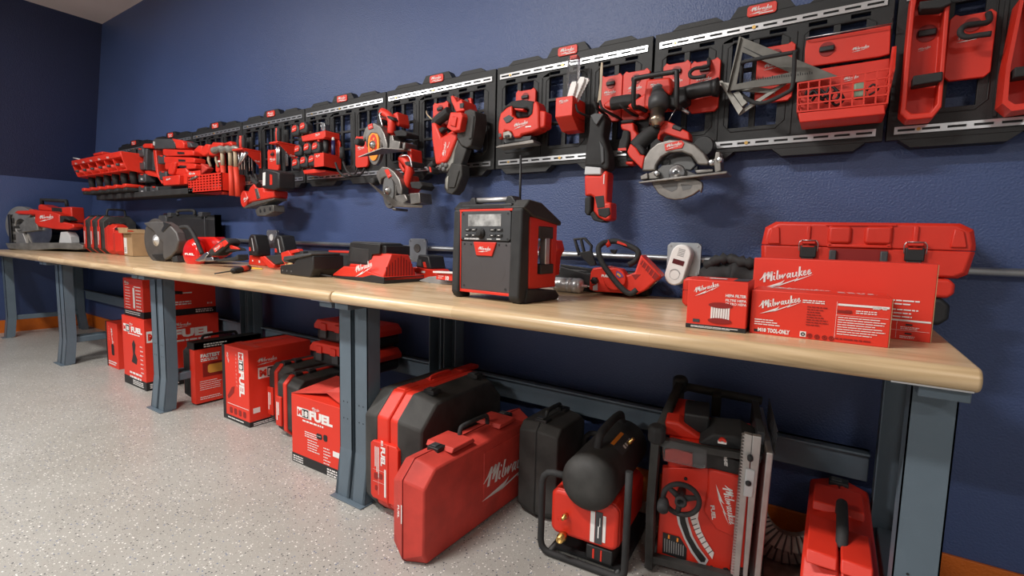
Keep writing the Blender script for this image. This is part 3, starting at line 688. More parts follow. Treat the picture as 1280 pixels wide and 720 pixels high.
# red side panel with battery bay
b = MB(); b.grid(S, [.05, d+.0], [.045, .285], [(.10, d-.03, .095, .255)], -.022, .002); build('side_panel', b, 'red', t, .003)
b = MB(); b.box(S, .10, d-.03, .215, .256, -.03, .006); b.box(S, .11, d-.025, .094, .128, -.04, .008); build('bay_block', b, 'dusty_black', t, .003)
b = MB(); b.box(S, .140, .166, .12, .22, -.02, .006); build('side_bar', b, 'alu', t, .004)
b = MB(); b.tube(smooth_path([F.P(.005, .22, -.1), F.P(-.04, .24, -.1), F.P(-.075, .19, -.1), F.P(-.07, .13, -.1), F.P(-.02, .09, -.1)], 6), .004, 8); build('power_cord', b, 'black', t)
a0 = F.P(.175, h+.01, -.15); 
b = MB(); b.cyl(a0-V((0, 0, .04)), V((a0.x-.002, a0.y, 1.375)), .0045, n=8); b.cyl(a0-V((0, 0, .05)), a0+V((0, 0, .02)), .008, n=8); build('antenna', b, 'black', t)
# ================================================================ CHAINSAW
F = Fr((-.80, -.14, .868), 6)
t = thing('chainsaw', 'red battery chainsaw body with a black hoop handle lying beside the white alarm', 'saw', F.P(.09, 0, -.02))
b = MB(); b.slab(F, [(738, 340), (741, 335), (757, 333), (775, 337), (780, 345), (793, 341), (801, 318), (827, 345), (806, 363), (796, 368), (770, 366), (745, 365), (736, 362)], -.02, .06); bo = build('housing', b, 'red', t, .006, 3)
b = MB(); cu, cv = F.px(768, 349, .075); b.ring(F, cu, cv, .043, 0, .055, .075, n=36); cu2, cv2 = F.px(772, 344, .077); cv_ = build('clutch_cover', b, 'red', t, .004)
b = MB(); b.ring(F, cu+.004, cv, .032, .012, .074, .0765, 20, 85, 14); build('side_badge', b, 'purple', cv_)
b = MB(); b.ring(F, cu+.004, cv, .026, .018, .0766, .0775, 30, 75, 8); build('badge_print', b, 'photo_yellow', cv_)
b = MB(); ptext(b, F, 'FUEL', 752, 346, 762, 343, .0762, .05); build('lettering', b, 'ink', cv_)
b = MB(); cu, cv = F.px(742, 351, .08); b.lathe(F.P(cu, cv, .055), F.n, [(0, .013), (.02, .013), (.022, .010)], 18)
for a_ in range(6): b.box(F, cu+.011*math.cos(a_*PI/3)-.003, cu+.011*math.cos(a_*PI/3)+.003, cv+.011*math.sin(a_*PI/3)-.003, cv+.011*math.sin(a_*PI/3)+.003, .055, .077)
build('tension_knob', b, 'black', t)
b = MB(); b.slab(F, [(741, 358), (747, 354), (747, 363), (741, 363)], .055, .0615); build('guard_plate', b, 'lightgrey', t)
b = MB(); b.slab(F, [(789, 343), (801, 343), (794, 350)], .058, .0608); b.slab(F, [(803, 325), (824, 345), (818, 350), (800, 330)], .055, .0612); build('battery_bay', b, 'darkred', t)
b = MB()
for k in range(4): b.slab(F, [(804.5+k*4.3, 327+k*4.3), (806+k*4.3, 326.6+k*4.3), (802.5+k*4.3, 333+k*4.3), (801+k*4.3, 333.4+k*4.3)], .06, .0625)
build('contact_rail', b, 'red', t)
b = MB(); b.tube(smooth_path([F.at(x, y, q) for x, y, q in ((796, 362, .085), (788, 367, .09), (778, 361, .09), (764, 345, .09), (752, 327, .09), (748, 311, .085), (754, 304, .06), (762, 303, .045))], 6), .0105, 12); build('front_handle', b, 'rubber', t)
b = MB(); b.tube(smooth_path([F.at(x, y, .02) for x, y in ((757, 303), (770, 301.5), (783, 306), (795, 312), (798, 318), (794, 326), (786, 331))], 5), .011, 12); build('rear_handle', b, 'rubber', t)
b = MB(); b.tube([F.at(757, 306, .05), F.at(762, 303, .045)], .0135, 12); b.slab(F, [(771, 304), (784, 308), (782, 305), (772, 301)], .02, .034); build('handle_accent', b, 'red', t)
b = MB(); b.slab(F, [(762, 312), (771, 312), (768, 318), (764, 316)], .01, .03); build('trigger', b, 'black', t, .002)
b = MB()
for q in ([(716, 298), (731, 296.5), (731, 299), (718, 300.5)], [(716, 298), (719, 299), (725, 317), (722, 320)], [(731, 296.5), (740, 307), (739, 316), (736.5, 314), (737.5, 308), (729, 299)], [(722, 316), (739, 313), (745, 331), (738, 333)], [(724, 299), (727, 299), (731, 315), (728, 315)]): b.slab(F, q, .005, .02)
build('hand_guard', b, 'black', t, .002)
b = MB(); b.slab(F, [(738, 343), (700, 333), (700, 352), (738, 358)], -.01, .0); b.slab(F, [(700, 330), (742, 336), (742, 340), (700, 334)], -.02, -.01); build('bar_scabbard', b, 'black', t, .003)
b = MB(); b.tube([F.at(812, 360, .03), F.at(822, 351, .04), F.at(819, 354, .05)], .0025, 6); build('hook', b, 'silver', t)
# silver flashlight-like tool next to radio
p = V((-1.0, -.10, .868)); F = Fr((-1.02, -.17, .868), 0); cl, ch = F.px(697, 346, 0), F.px(733, 347.5, 0); z = (cl[1]+ch[1])/2
t = thing('torch', 'silver metal cylindrical tool lying between the radio and the chainsaw', 'tool', F.P((cl[0]+ch[0])/2, 0, 0)); r0 = .029; ax = F.u
L0 = F.P(cl[0]-.015, .031, 0)
b = MB(); b.lathe(L0, ax, [(0, .02), (.01, .029), (.06, .029), (.061, .0265), (.066, .0265), (.067, .030), (.085, .030), (.086, .027), (.09, .027), (.091, .030), (.118, .030), (.126, .026), (.13, .014), (.132, .006), (.15, .005)], 30); build('barrel', b, 'bright_alu', t)
b = MB(); b.cyl(L0+ax*.15, L0+ax*.172, .0035, .0022, 10); build('bit', b, 'old_metal', t)
# red impact tool seen through radio bay
F = Fr((-1.05, -.30, .868), 0); t = thing('hackzall', 'red and black cordless tool partly hidden behind the radio', 'power tool', F.P(.0, 0, 0))
b = MB(); b.slab(F, [(672, 312), (678, 302), (694, 300), (697, 312), (692, 322), (690, 345), (680, 345), (683, 325)], -.03, .03); build('housing', b, 'red', t, .004)
b = MB(); b.slab(F, [(672, 300), (684, 303), (684, 327), (678, 330), (673, 318)], -.02, .02); build('grip', b, 'rubber', t, .004)
b = MB(); b.box(F, -.02, .06, 0, .045, -.04, .03); build('battery', b, 'black', t, .004)
# black long case behind the chainsaw
b = MB(); F = Fr((-1.02, -.035, .868)); b.cham(F, 0, .42, 0, .095, -.0, .055, .012, .006); b.box(F, .02, .40, .07, .08, .05, .058)
solo('long_case', 'long flat black case lying against the wall behind the chainsaw', 'tool case', b, 'black', .003)
# card pack and bag to the left of the radio
F = Fr((-1.42, -.30, .868), 8); t = thing('blade_pack', 'flat red retail pack with a white top lying beside the radio', 'pack', F.P(.0, 0, -.02))
b = MB(); b.slab(F, [(545.5, 342), (572, 343), (572, 352), (545, 349)], -.02, 0); build('card', b, 'red_card', t, .001)
b = MB(); b.slab(F, [(541, 339), (572, 340.5), (572, 342.5), (541, 341)], -.03, .01); build('hang_tab', b, 'white', t, .001)
b = MB(); ptext(b, F, '10', 557, 350, 561, 345, E_, .05); b.lines(F, F.px(548, 345, 0)[0], F.px(555, 345, 0)[0], F.px(548, 344.5, 0)[1], 2, .008, .003, E_, 4); build('lettering', b, 'ink', t)
b = MB(); F = Fr((-1.55, -.27, .868), 0); b.slab(F, [(523, 351), (535, 346), (546, 345), (548, 350), (570, 353), (570, 356), (540, 355)], -.05, 0); solo('plastic_pack', 'crumpled clear plastic pack lying under the red retail pack', 'pack', b, 'grey_plastic', .003)
# ================================================================ CHARGERS
F = Fr((-2.09, -.42, .868), -6)
t = thing('rapid_charger', 'large red and black battery charger with side vents in the middle of the bench', 'charger', F.P(.2, 0, -.12)); S = side(F, .412)
f = lambda l, d=0: F.pxs(l, d)
b = MB(); b.prism(F, [(.0, .008), (.0, .004), (.3, 0), (.425, 0), (.425, .03), (.33, .035), (.26, .02)], -.23, .002); build('skid', b, 'black', t, .003)
b = MB(); b.prism(F, [(0, .010), (.012, .022), (.10, .062), (.27, .062), (.30, .05), (.425, .03), (.425, .012), (.36, .03), (.26, .016)], -.23, 0); b.prism(F, [(.10, .06), (.27, .06), (.27, .075), (.11, .075)], -.23, -.03); build('front_body', b, 'red', t, .004)
b = MB(); b.prism(S, [(0, .02), (.20, .015), (.15, .128), (.05, .134)], -.15, 0, ) ; build('vent_block', b, 'red', t, .005)
b = MB(); Sn = side(F, .4125)
for k in range(10): b.box(Sn, .02+k*.016, .025+k*.016, .03, .075+.01*min(k, 10-k), -.001, .0006)
build('vent', b, 'darkred', t)
b = MB(); b.prism(F, [(.07, .065), (.28, .060), (.28, .125), (.34, .13), (.345, .175), (.105, .180)], -.17, -.035); b.prism(F, [(.28, .125), (.37, .12), (.37, .168), (.31, .172)], -.19, -.05); bt = build('battery_dock', b, 'black', t, .004)
b = MB(); b.prism(F, [(.10, .085), (.262, .08), (.258, .15), (.118, .155)], -.04, -.033); build('dock_panel', b, 'rubber', bt, .002)
b = MB(); b.prism(F, [(.11, .178), (.345, .174), (.34, .181), (.12, .184)], -.16, -.04); build('dock_rim', b, 'charcoal', bt, .002)
b = MB(); plogo(b, F, 444, 341, 466, 332, E_+.001); build('lettering', b, 'ink', t)
b = MB(); b.tube(smooth_path([F.P(.0, .006, .0), F.P(-.05, .012, .03), F.P(-.10, .008, .05), F.P(-.17, .007, .045), F.P(-.24, .007, .03), F.P(-.26, .02, .0)], 5), .004, 8); b.tube([F.P(-.09, .010, .05), F.P(-.15, .010, .046)], .009, 10); build('power_cord', b, 'black', t)
# black tool dock left of charger
F = Fr((-2.46, -.47, .868), -5); t = thing('black_charger', 'black charging base with a sloped end beside the large red charger', 'charger', F.P(.1, 0, -.1))
b = MB(); b.prism(F, [(0, 0), (.30, 0), (.33, .04), (.33, .11), (.22, .118), (.14, .06), (.0, .045)], -.17, 0); build('body', b, 'black', t, .006)
b = MB(); b.prism(F, [(.05, .07), (.33, .112), (.33, .122), (.06, .095)], -.15, .01); b.box(F, .0, .16, .062, .085, -.14, -.02); build('top_slot', b, 'charcoal', t, .004)
b = MB()
for k in range(3): cu = .03+k*.045; b.ring(F, cu, .02, .005, 0, 0, .0015, n=10)
build('foot_screw', b, 'grey_dark', t)
F = Fr((-2.72, -.22, .868), 0); t = thing('case_flat', 'low black case with a red lid edge lying behind the black charging base', 'tool case', F.P(.2, 0, -.08))
b = MB(); b.cham(F, 0, .62, 0, .115, -.15, 0, .015, .008); build('shell', b, 'rubber', t, .004)
b = MB(); b.box(F, .3, .6, .114, .125, -.13, -.02); build('lid', b, 'red', t, .003)
# single charger with battery near the outlet
F = Fr((-1.78, -.165, .868), -8); t = thing('battery_charger', 'small red charger holding one black battery below the outlet box', 'charger', F.P(.08, 0, -.06))
b = MB(); b.prism(F, [(-.02, .005), (.19, 0), (.19, .03), (.15, .055), (-.02, .06)], -.10, 0); build('body', b, 'red', t, .005)
b = MB()
for k in range(5): b.box(F, -.012+k*.012, -.006+k*.012, .018, .04, -.001, .001)
build('vent', b, 'darkred', t)
b = MB(); b.prism(F, [(.0, .06), (.12, .055), (.10, .12), (.02, .125)], -.11, -.01); bt = build('battery', b, 'black', t, .006)
b = MB(); b.box(F, .015, .05, .068, .10, -.012, -.008); build('battery_label', b, 'charcoal', bt); b = MB(); b.prism(F, [(.07, .062), (.09, .062), (.078, .09), (.062, .088)], -.012, -.006); build('release', b, 'red', bt, .001)
b = MB(); b.rect(F, .062, .09, .035, .045, .001); build('lettering', b, 'ink', t)
# tan block with red clamp
F = Fr((-2.72, -.40, .868), 0); t = thing('oscillating_tool', 'small red and black power tool resting on a tan wooden block', 'power tool', F.P(.05, 0, 0))
b = MB(); b.slab(F, [(356, 322), (369, 320), (369, 336), (356, 336)], -.05, 0); build('wood_block', b, 'tan', t, .002)
b = MB(); b.slab(F, [(351, 316), (360, 313), (370, 329), (366, 331), (362, 322), (356, 330), (352, 325)], -.03, .01); b.slab(F, [(358, 314), (372, 311), (374, 315), (360, 318)], -.03, .0); build('body', b, 'red', t, .003)
b = MB(); b.slab(F, [(366, 313), (378, 314), (381, 326), (370, 327)], -.04, -.005); build('grip', b, 'rubber', t, .004)
# twin batteries on red chargers
def batt(x, z, Y, lab, yaw=0):
    F = Fr((x, Y, z), yaw); t = thing('battery_pack', lab, 'battery', F.P(.04, 0, -.04), 'black battery packs on the red chargers')
    b = MB(); b.prism(F, [(0, 0), (.115, 0), (.12, .05), (.085, .135), (.03, .14), (0, .11)], -.09, 0); build('case', b, 'black', t, .007)
    b = MB(); b.prism(F, [(.012, .03), (.04, .03), (.03, .055), (.012, .055)], 0, .003); build('release', b, 'red', t, .001)
    b = MB(); b.prism(F, [(.07, .03), (.08, .03), (.055, .115), (.045, .115)], 0, .001); build('stripe', b, 'grey_ink', t)
for k, (x, lab, n) in enumerate(((-3.30, 'black battery pack seated on the left red charger by the wall', 'first'), (-3.0, 'black battery pack seated on the right red charger by the wall', 'second'))):
    F = Fr((x, -.17, .868), -4); t = thing('multi_charger', ['red slim charger under the battery nearer the cut-off saw', 'red slim charger under the battery nearer the tan block'][k], 'charger', F.P(.1, 0, -.06), 'pair of red chargers with batteries')
    b = MB(); b.prism(F, [(-.03, 0), (.21, 0), (.21, .035), (.16, .062), (-.01, .066)], -.13, 0); build('body', b, 'red', t, .006)
    b = MB(); b.rect(F, .03, .045, .025, .035, .001); b.rect(F, .12, .14, .02, .035, .001); build('lettering', b, 'ink', t)
    batt(x+.03, .868+.066, -.195, lab, -4)
F = Fr((-2.98, -.31, .868), 0); t = thing('multi_tool', 'red and black grip tool lying in front of the right charger', 'power tool', F.P(.05, 0, -.02))
b = MB(); b.slab(F, [(324, 322), (330, 320), (343, 331), (342, 335), (336, 335)], -.04, 0); build('head', b, 'red', t, .004)
b = MB(); b.slab(F, [(331, 320), (352, 318), (354, 328), (344, 331)], -.04, .003); build('grip', b, 'rubber', t, .005)
# screwdriver and pencil
p0, p1, p2, p3 = T(268.5, 342, .880), T(288, 339.5, .882), T(291, 338.6, .883), T(312, 334.5, .884)
t = thing('screwdriver', 'screwdriver with a black and red handle lying near the bench edge', 'screwdriver', V((p1.x, p1.y, .868)))
b = MB(); b.cyl(p0, p2, .0032, .0035, 10); build('shaft', b, 'charcoal', t)
d_ = (p3-p2); b = MB(); b.lathe(p2, d_, [(0, .008), (.01, .015), (.03, .012), (.05, .0155), (d_.length-.015, .0155), (d_.length, .011)], 16); build('handle', b, 'rubber', t)
b = MB(); b.lathe(p2+d_*.45, d_, [(0, .0158), (.06, .0162), (.09, .0158)], 16); build('grip_ring', b, 'orange_grip', t)
b = MB(); b.cyl(T(303, 334, .872), T(328, 336, .872), .0038, n=8); solo('pencil', 'yellow pencil lying behind the screwdriver', 'pencil', b, 'yellow')
# ================================================================ CUT-OFF SAW
F = Fr((-3.9, -.41, .868), 6)
t = thing('cut_off_saw', 'red cut-off saw with a large grey blade guard on the bench', 'saw', F.P(.1, 0, -.05))
cu, cv = F.px(201, 292, .02)
g = lambda l: [(170+x*.1111, 255+y*.1111) for x, y in l]
rb = abs(F.px(221, 292, .02)[0]-F.px(180, 292, .02)[0])/2; cx_, cz_ = F.px(197, 301, 0)[0], None
cub, cvb = F.px(196, 300.5, .0); rb = .155
b = MB(); b.ring(F, cub, cvb, rb, 0, 0, .004, n=48); build('cutting_disc', b, 'disc', t)
b = MB(); b.lathe(F.P(cub, cvb, .004), F.n, [(0, .042), (.003, .040), (.004, .026), (.010, .024), (.012, .012), (.016, .011)], 24); build('arbor_flange', b, 'bright_alu', t)
b = MB(); b.slab(F, g([(75, 215), (110, 205), (210, 195), (310, 200), (385, 245), (450, 320), (478, 420), (450, 520), (395, 585), (325, 630), (300, 600), (300, 430), (230, 360), (190, 300), (120, 250)]), -.03, .03); build('blade_guard', b, 'guard_grey', t, .008)
b = MB(); b.slab(F, g([(300, 200), (390, 225), (300, 320), (280, 300), (310, 240)]), .028, .034); b.slab(F, g([(170, 570), (330, 560), (330, 640), (230, 635)]), -.02, .02); build('guard_lever', b, 'black', t, .003)
b = MB(); b.slab(F, g([(430, 575), (500, 460), (640, 370), (860, 370), (960, 430), (950, 560), (780, 655), (470, 655)]), -.12, -.03); build('motor_body', b, 'red_gloss', t, .015, 3)
cu, cv = F.px(*g([(605, 560)])[0], .045); b = MB(); b.lathe(F.P(cu, cv, .0), F.n, [(0, .10), (.035, .095), (.05, .07), (.052, .05)], 32); dr = build('drum', b, 'red_gloss', t)
b = MB(); ptext(b, F, 'FUEL', *g([(550, 572)])[0], g([(655, 572)])[0][0], g([(550, 550)])[0][1], .0535, .05); build('lettering', b, 'ink', dr)
b = MB(); b.tube(smooth_path([F.at(*q, .05) for q in g([(505, 262), (585, 262), (640, 330), (690, 430), (745, 560)])], 6), .013, 12); build('front_handle', b, 'rubber', t)
b = MB(); b.slab(F, g([(400, 600), (450, 580), (470, 655), (410, 655)]), -.05, .02); build('foot', b, 'rubber', t, .004)
# shears tool in front
g = lambda l: [(170+x*.1111, 253.5+y*.1111) for x, y in l]
F = Fr((-3.62, -.46, .868), 6); t = thing('metal_shear', 'red and black cordless shear with a bright metal jaw beside the cut-off saw', 'power tool', F.P(.1, 0, 0))
b = MB(); b.slab(F, g([(660, 650), (700, 620), (770, 565), (800, 550), (815, 575), (790, 600), (770, 640), (700, 662)]), -.02, .02); b.slab(F, g([(770, 620), (860, 610), (870, 655), (780, 660)]), -.02, .02); build('jaw', b, 'silver', t, .003)
b = MB(); b.slab(F, g([(805, 545), (970, 400), (1010, 400), (1045, 440), (1030, 480), (900, 590), (840, 600)]), -.05, .03); bd = build('body', b, 'rubber', t, .01)
b = MB(); b.slab(F, g([(860, 515), (955, 440), (975, 490), (885, 560)]), .03, .034); b.slab(F, g([(960, 440), (1000, 415), (1035, 455), (985, 500)]), .03, .036); lb = build('label_panel', b, 'red', t, .002)
b = MB(); plogo(b, F, *g([(882, 540)])[0], *g([(950, 485)])[0], .035); build('lettering', b, 'ink', lb)
b = MB(); b.slab(F, g([(1020, 470), (1140, 510), (1165, 540), (1060, 545), (1000, 560)]), -.04, .01); b.slab(F, g([(890, 640), (1100, 610), (1140, 580), (1150, 640), (1100, 655), (900, 662)]), -.04, .03); build('battery', b, 'rubber', t, .004)
b = MB(); b.slab(F, g([(1040, 470), (1130, 500), (1160, 525), (1060, 520)]), .0, .014); build('accent', b, 'red', t, .003)
# ================================================================ CASES ON THE BENCH, FAR END
for k in range(3):
    x = -5.955+k*.172
    suitcase('slim_case', ['black slim case with red seam, outermost of three upright by the mitre saw', 'middle one of three black slim cases with red seams on the bench', 'black slim case with red seam next to the bright red cases on the bench'][k],
      (x, -.31, .868), 0, .158, .27, .338, .04, [('left_shell', 0, .42, 'black', .012, 0), ('red_seam', .36, .62, 'red', .0, .0), ('right_shell', .58, 1, 'dusty_black', 0, .012)], 'three upright black and red slim cases', handle=(k == 2), hh=.06, lmat='black')
    F = Fr((x, -.31, .868)); b = MB(); b.box(F, .06, .12, .05, .24, 0, .006); o = build('label_strip', b, 'red', None, .002); tag(o, None); 
    p = [q for q in COL.objects if q.name.startswith('slim_case')][-1]; o.parent = p; o.location = LOC[o]-LOC[p]
    b = MB(); b.rect(F, .075, .088, .08, .20, .0068); b.rect(F, .098, .104, .12, .20, .0068); o2 = build('lettering', b, 'ink', o)
for k, (x, w_, l) in enumerate(((-5.43, .205, .15), (-5.218, .20, .14))):
    suitcase('compact_case', ['bright red compact case beside the black slim cases', 'bright red compact case beside the open cardboard box'][k], (x, [-.315, -.325][k], .868), 0, w_, l, [.27, .225][k], .03,
      [('left_shell', 0, .5, 'red', .014, 0), ('right_shell', .5, 1, 'red', 0, .014)], 'pair of bright red compact cases', handle=False)
F = Fr((-5.0, -.305, .868), 0); t = thing('open_box', 'small open brown cardboard box with a white label', 'box', F.P(.1, 0, -.08))
b = MB(); b.grid(topf(F, 0), [0, .17], [0, .17], [(.004, .166, .004, .166)], 0, .19); build('carton_body', b, 'card_brown', t)
b = MB(); b.prism(topf(F, 0), [(0, 0), (.17, 0), (.17, .17), (0, .17)], .0, .004); build('carton_floor', b, 'card_brown', t)
b = MB(); b.prism(side(F, .17), [(0, .19), (.17, .19), (.165, .194), (.005, .194)], -.002, .002); b.prism(F, [(0, .19), (.17, .19), (.19, .235), (-.02, .235)], .03, .032, ); b.prism(F, [(0, .188), (.003, .188), (-.05, .225), (-.053, .223)], -.17, 0); build('flap', b, 'card_brown', t)
b = MB(); b.box(F, .006, .062, .02, .15, 0, .0015); lb = build('label', b, 'white', t)
b = MB(); b.lines(F, .012, .056, .07, 4, .01, .005, .0022, 4); build('barcode', b, 'charcoal', lb)
suitcase('long_black_case', 'long black case with a red corner standing behind the cut-off saw', (-4.80, -.125, .868), 0, .92, .075, .36, .03, [('shell', 0, .06, 'red', .02, .0), ('body', .05, 1, 'black', 0, .02)], latches=(), handle=False)
F = Fr((-4.80, -.125, .868)); b = MB(); p = [q for q in COL.objects if q.name.startswith('long_black_case')][-1]
b.tube(smooth_path([F.P(.32, .345, -.02), F.P(.33, .38, -.02), F.P(.58, .38, -.02), F.P(.60, .345, -.02)], 4), .012, 8); build('handle', b, 'rubber', p)
b = MB()
for u in (.22, .74): b.box(F, u-.03, u+.03, .33, .365, -.06, .006)
build('latch', b, 'charcoal', p, .003)
b = MB(); b.box(F, .80, .81, .03, .33, 0, .006); b.cham(F, .02, .17, .27, .345, -.05, .008, .02, .006); build('corner_rib', b, 'charcoal', p, .002)
# ================================================================ MITRE SAW
F = Fr((-6.45, -.50, .868), 22); t = thing('mitre_saw', 'red mitre saw with grey round blade guard at the far end of the bench', 'saw', F.P(0, 0, 0))
g = lambda l: [(x*.1111, 240+y*.1111) for x, y in l]
b = MB(); b.slab(F, g([(60, 575), (640, 570), (880, 575), (930, 600), (930, 640), (860, 650), (640, 640), (300, 660), (90, 635)]), -.28, .06); build('base_table', b, 'old_metal', t, .004)
b = MB(); b.slab(F, g([(680, 450), (750, 445), (790, 500), (800, 575), (660, 575)]), -.06, .02); build('fence', b, 'lightgrey', t, .005)
cu, cv = F.px(*g([(270, 385)])[0], 0); r = abs(F.px(*g([(95, 385)])[0], 0)[0]-cu)
b = MB(); b.ring(F, cu, cv, r*.98, r*.35, -.03, .03, 40, 290, 40); build('blade_guard', b, 'bright_guard', t, .006)
cu2, cv2 = F.px(*g([(440, 440)])[0], 0); b = MB(); b.ring(F, cu2, cv2, r*.80, 0, -.002, .002, n=48); bl = build('blade', b, 'blade', t)
b = MB(); b.slab(F, g([(210, 380), (300, 290), (390, 280), (430, 430), (250, 455)]), -.02, .035); build('guard_arm', b, 'old_metal', t, .005)
b = MB(); b.slab(F, g([(180, 210), (420, 205), (560, 215), (670, 250), (670, 330), (820, 360), (830, 400), (760, 425), (620, 420), (430, 390), (385, 340), (390, 255), (190, 250)]), -.05, .05); bd = build('motor_arm', b, 'red', t, .01)
b = MB(); plogo(b, F, *g([(440, 305)])[0], *g([(605, 290)])[0], .0515); build('lettering', b, 'ink', bd)
b = MB(); b.slab(F, g([(425, 150), (450, 135), (570, 180), (800, 165), (815, 350), (690, 330), (670, 250), (560, 215), (425, 205)]), -.16, -.04); build('rear_motor', b, 'red', t, .01)
b = MB(); b.slab(F, g([(575, 175), (690, 180), (695, 260), (580, 220)]), -.06, -.035); b.slab(F, g([(670, 270), (730, 270), (785, 310), (780, 325), (720, 300), (700, 345), (670, 345)]), -.02, .055); build('grip', b, 'rubber', t, .005)
b = MB(); b.tube([F.at(*q, -.1) for q in g([(475, 150), (470, 85), (520, 90), (745, 102), (755, 160)])], .017, 10); build('carry_handle', b, 'rubber', t)
b = MB(); b.tube([F.at(*q, .0) for q in g([(185, 232), (300, 232), (410, 232)])], [.03, .034, .03], 12); build('trigger_handle', b, 'orange_grip', t)
# dark rack along the end wall
F = Fr((-6.675, -.64, .868), 90); t = thing('blade_rack', 'black rack of flat trays along the end wall beside the mitre saw', 'rack', F.P(.2, 0, 0))
b = MB(); b.box(F, -.01, .43, 0, .01, -.08, .0)
for u_ in (-.01, .42): b.box(F, u_, u_+.01, 0, .34, -.07, .0)
b.box(F, -.01, .43, .33, .34, -.07, .0); build('rack_frame', b, 'black', t, .003)
for k in range(4):
    b = MB(); b.cham(F, .005, .415, .02+k*.078, .075+k*.078, -.055, .012, .01); tr = build('tray', b, 'black', t, .003)
    b = MB(); b.box(F, .02+.05*(k % 2), .25, .04+k*.078, .05+k*.078, .012, .015); build('tray_label', b, 'grey_plastic', tr)
# ================================================================ UNDER THE BENCH
def strip_label(b, F, pts): prect(b, F, pts, E_)
# --- big black and red double-rim case
t, F, S = suitcase('large_tool_case', 'largest black case with two red rims, standing by the middle bench legs', (-1.503, -.728, 0), 1.5, .285, .59, .482, .085,
  [('left_shell', 0, .30, 'dusty_black', .016, 0), ('left_rim', .26, .50, 'red', .004, .004), ('right_rim', .52, .70, 'red', .004, .004), ('right_shell', .66, 1, 'dusty_black', 0, .03)], handle=False, latches=(.26, .74), lt=.80, bev=.008, cb=.045)
b = MB(); b.cham(F, .06, .205, .07, .30, -.01, .010, .012); b.box(F, .148, .156, .07, .30, .008, .014); lp = build('label_panel', b, 'red', t, .003)
b = MB(); b.text(F, 'FUEL', .118, .285, .022, .0112, w=.075, rot=-90, bold=.05); b.text(F, 'M18', .118, .310, .012, .0112, w=.02, rot=-90, bold=.04)
for k in range(3): b.rect(F, .085+k*.009, .089+k*.009, .20-.02*k, .28, .0112)
b.rect(F, .135, .144, .09, .20, .0112); b.rect(F, .075, .145, .188, .1888, .0112); b.rect(F, .104, .1048, .09, .188, .0112); b.rect(F, .075, .135, .14, .1408, .0112)
build('lettering', b, 'ink', lp)
b = MB(); b.cham(F, .105, .125, .155, .178, .01, .0112, .004); b.cham(F, .08, .1, .15, .175, .01, .0112, .004); b.cham(F, .085, .097, .105, .125, .01, .0112, .003); build('tool_picture', b, 'dark_ink', lp)
b = MB()
for u0, u1 in ((.10, .19), (.27, .40), (.46, .60)): b.cham(S, u0, u1, .462, .482, .285*.30, .285*.46, .006, .003)
b.tube(smooth_path([S.P(.27, .47, .285*.4), S.P(.28, .492, .285*.4), S.P(.39, .492, .285*.4), S.P(.40, .47, .285*.4)], 4), .007, 8); build('rim_block', b, 'red', t, .002)
# --- dusty red long case in front
t, F, S = suitcase('red_tool_case', 'dusty red tool case with white script on its flank, nearest the camera on the floor', (-1.196, -.878, 0), -1, .145, .74, .345, .055,
  [('left_shell', 0, .5, 'red_dusty', .028, .0), ('right_shell', .5, 1, 'red_dusty', .0, .026), ('seam', .49, .51, 'darkred', -.0006, -.0006)], latches=(.22, .78), hw=.085, hh=.035, hmat='rubber', bev=.006, cb=.018)
SR = side(F, .145)
b = MB(); b.prism(SR, [(.34, .07), (.68, .07), (.70, .09), (.70, .26), (.68, .28), (.34, .28)], -.02, .003); build('flank_panel', b, 'red_dusty', t, .003)
b = MB(); plogo(b, SR, 604, 612, 668, 573, .0045); b.text(F, 'FUEL', .052, .20, .008, .0015, w=.045, rot=-90, bold=.03); b.rect(F, .068, .072, .14, .205, .0015); build('lettering', b, 'ink', t)
b = MB()
for u0, u1 in ((.17, .30), (.45, .57)): b.prism(S, [(u0, .335), (u1, .335), (u1-.01, .352), (u0+.01, .352)], .01, .135)
build('top_ridge', b, 'red_dusty', t, .003)
# --- black blow-moulded cases
t, F, S = suitcase('black_tool_case', 'plain black tool case between the dusty red case and the compressor', (-.985, -.405, 0), 0, .17, .265, .385, .03,
  [('left_shell', 0, .49, 'dusty_black', .014, 0), ('right_shell', .51, 1, 'dusty_black', 0, .014), ('seam', .48, .52, 'black', .004, .004)], latches=(.2, .8), hw=.06, hh=.028)
# --- compressor
cx = -.615; t = thing('air_compressor', 'small air compressor with a black tank over a red body inside a tube frame', 'compressor', (cx, -.35, 0))
F = Fr((cx, -.55, 0), 4)
for nm, dd in (('front_hoop', 0), ('rear_hoop', -.40)):
    path = [F.P(.13, .37, dd), F.P(.13, .20, dd), F.P(.13, .05, dd)]+[F.P(.10+.03*math.cos(R_(a_)), .042+.03*math.sin(R_(a_)), dd) for a_ in (0, -30, -60, -90)]+[F.P(-.13+.035*math.cos(R_(a_)), .047+.035*math.sin(R_(a_)), dd) for a_ in (-90, -120, -150, -180)]+[F.P(-.165, .15, dd)]+[F.P(-.125+.04*math.cos(R_(a_)), .26+.04*math.sin(R_(a_)), dd) for a_ in (180, 150, 120, 90)]+[F.P(-.07, .30, dd)]
    b = MB(); b.tube(path, .0115, 12); build(nm, b, 'rubber', t)
b = MB()
for u, v in ((.105, .014), (-.13, .014)): b.tube([F.P(u, v, 0), F.P(u, v, -.40)], .0115, 10)
b.box(F, -.12, .11, .02, .03, -.38, -.02); build('base_rail', b, 'black', t)
b = MB(); r = .092; b.lathe(F.P(.0, .300, .045), -F.n, [(0, .02), (.004, .05), (.014, .074), (.03, .087), (.045, r), (.06, r), (.42, r), (.44, .085), (.455, .06), (.46, .02)], 40); build('tank', b, 'dusty_black', t)
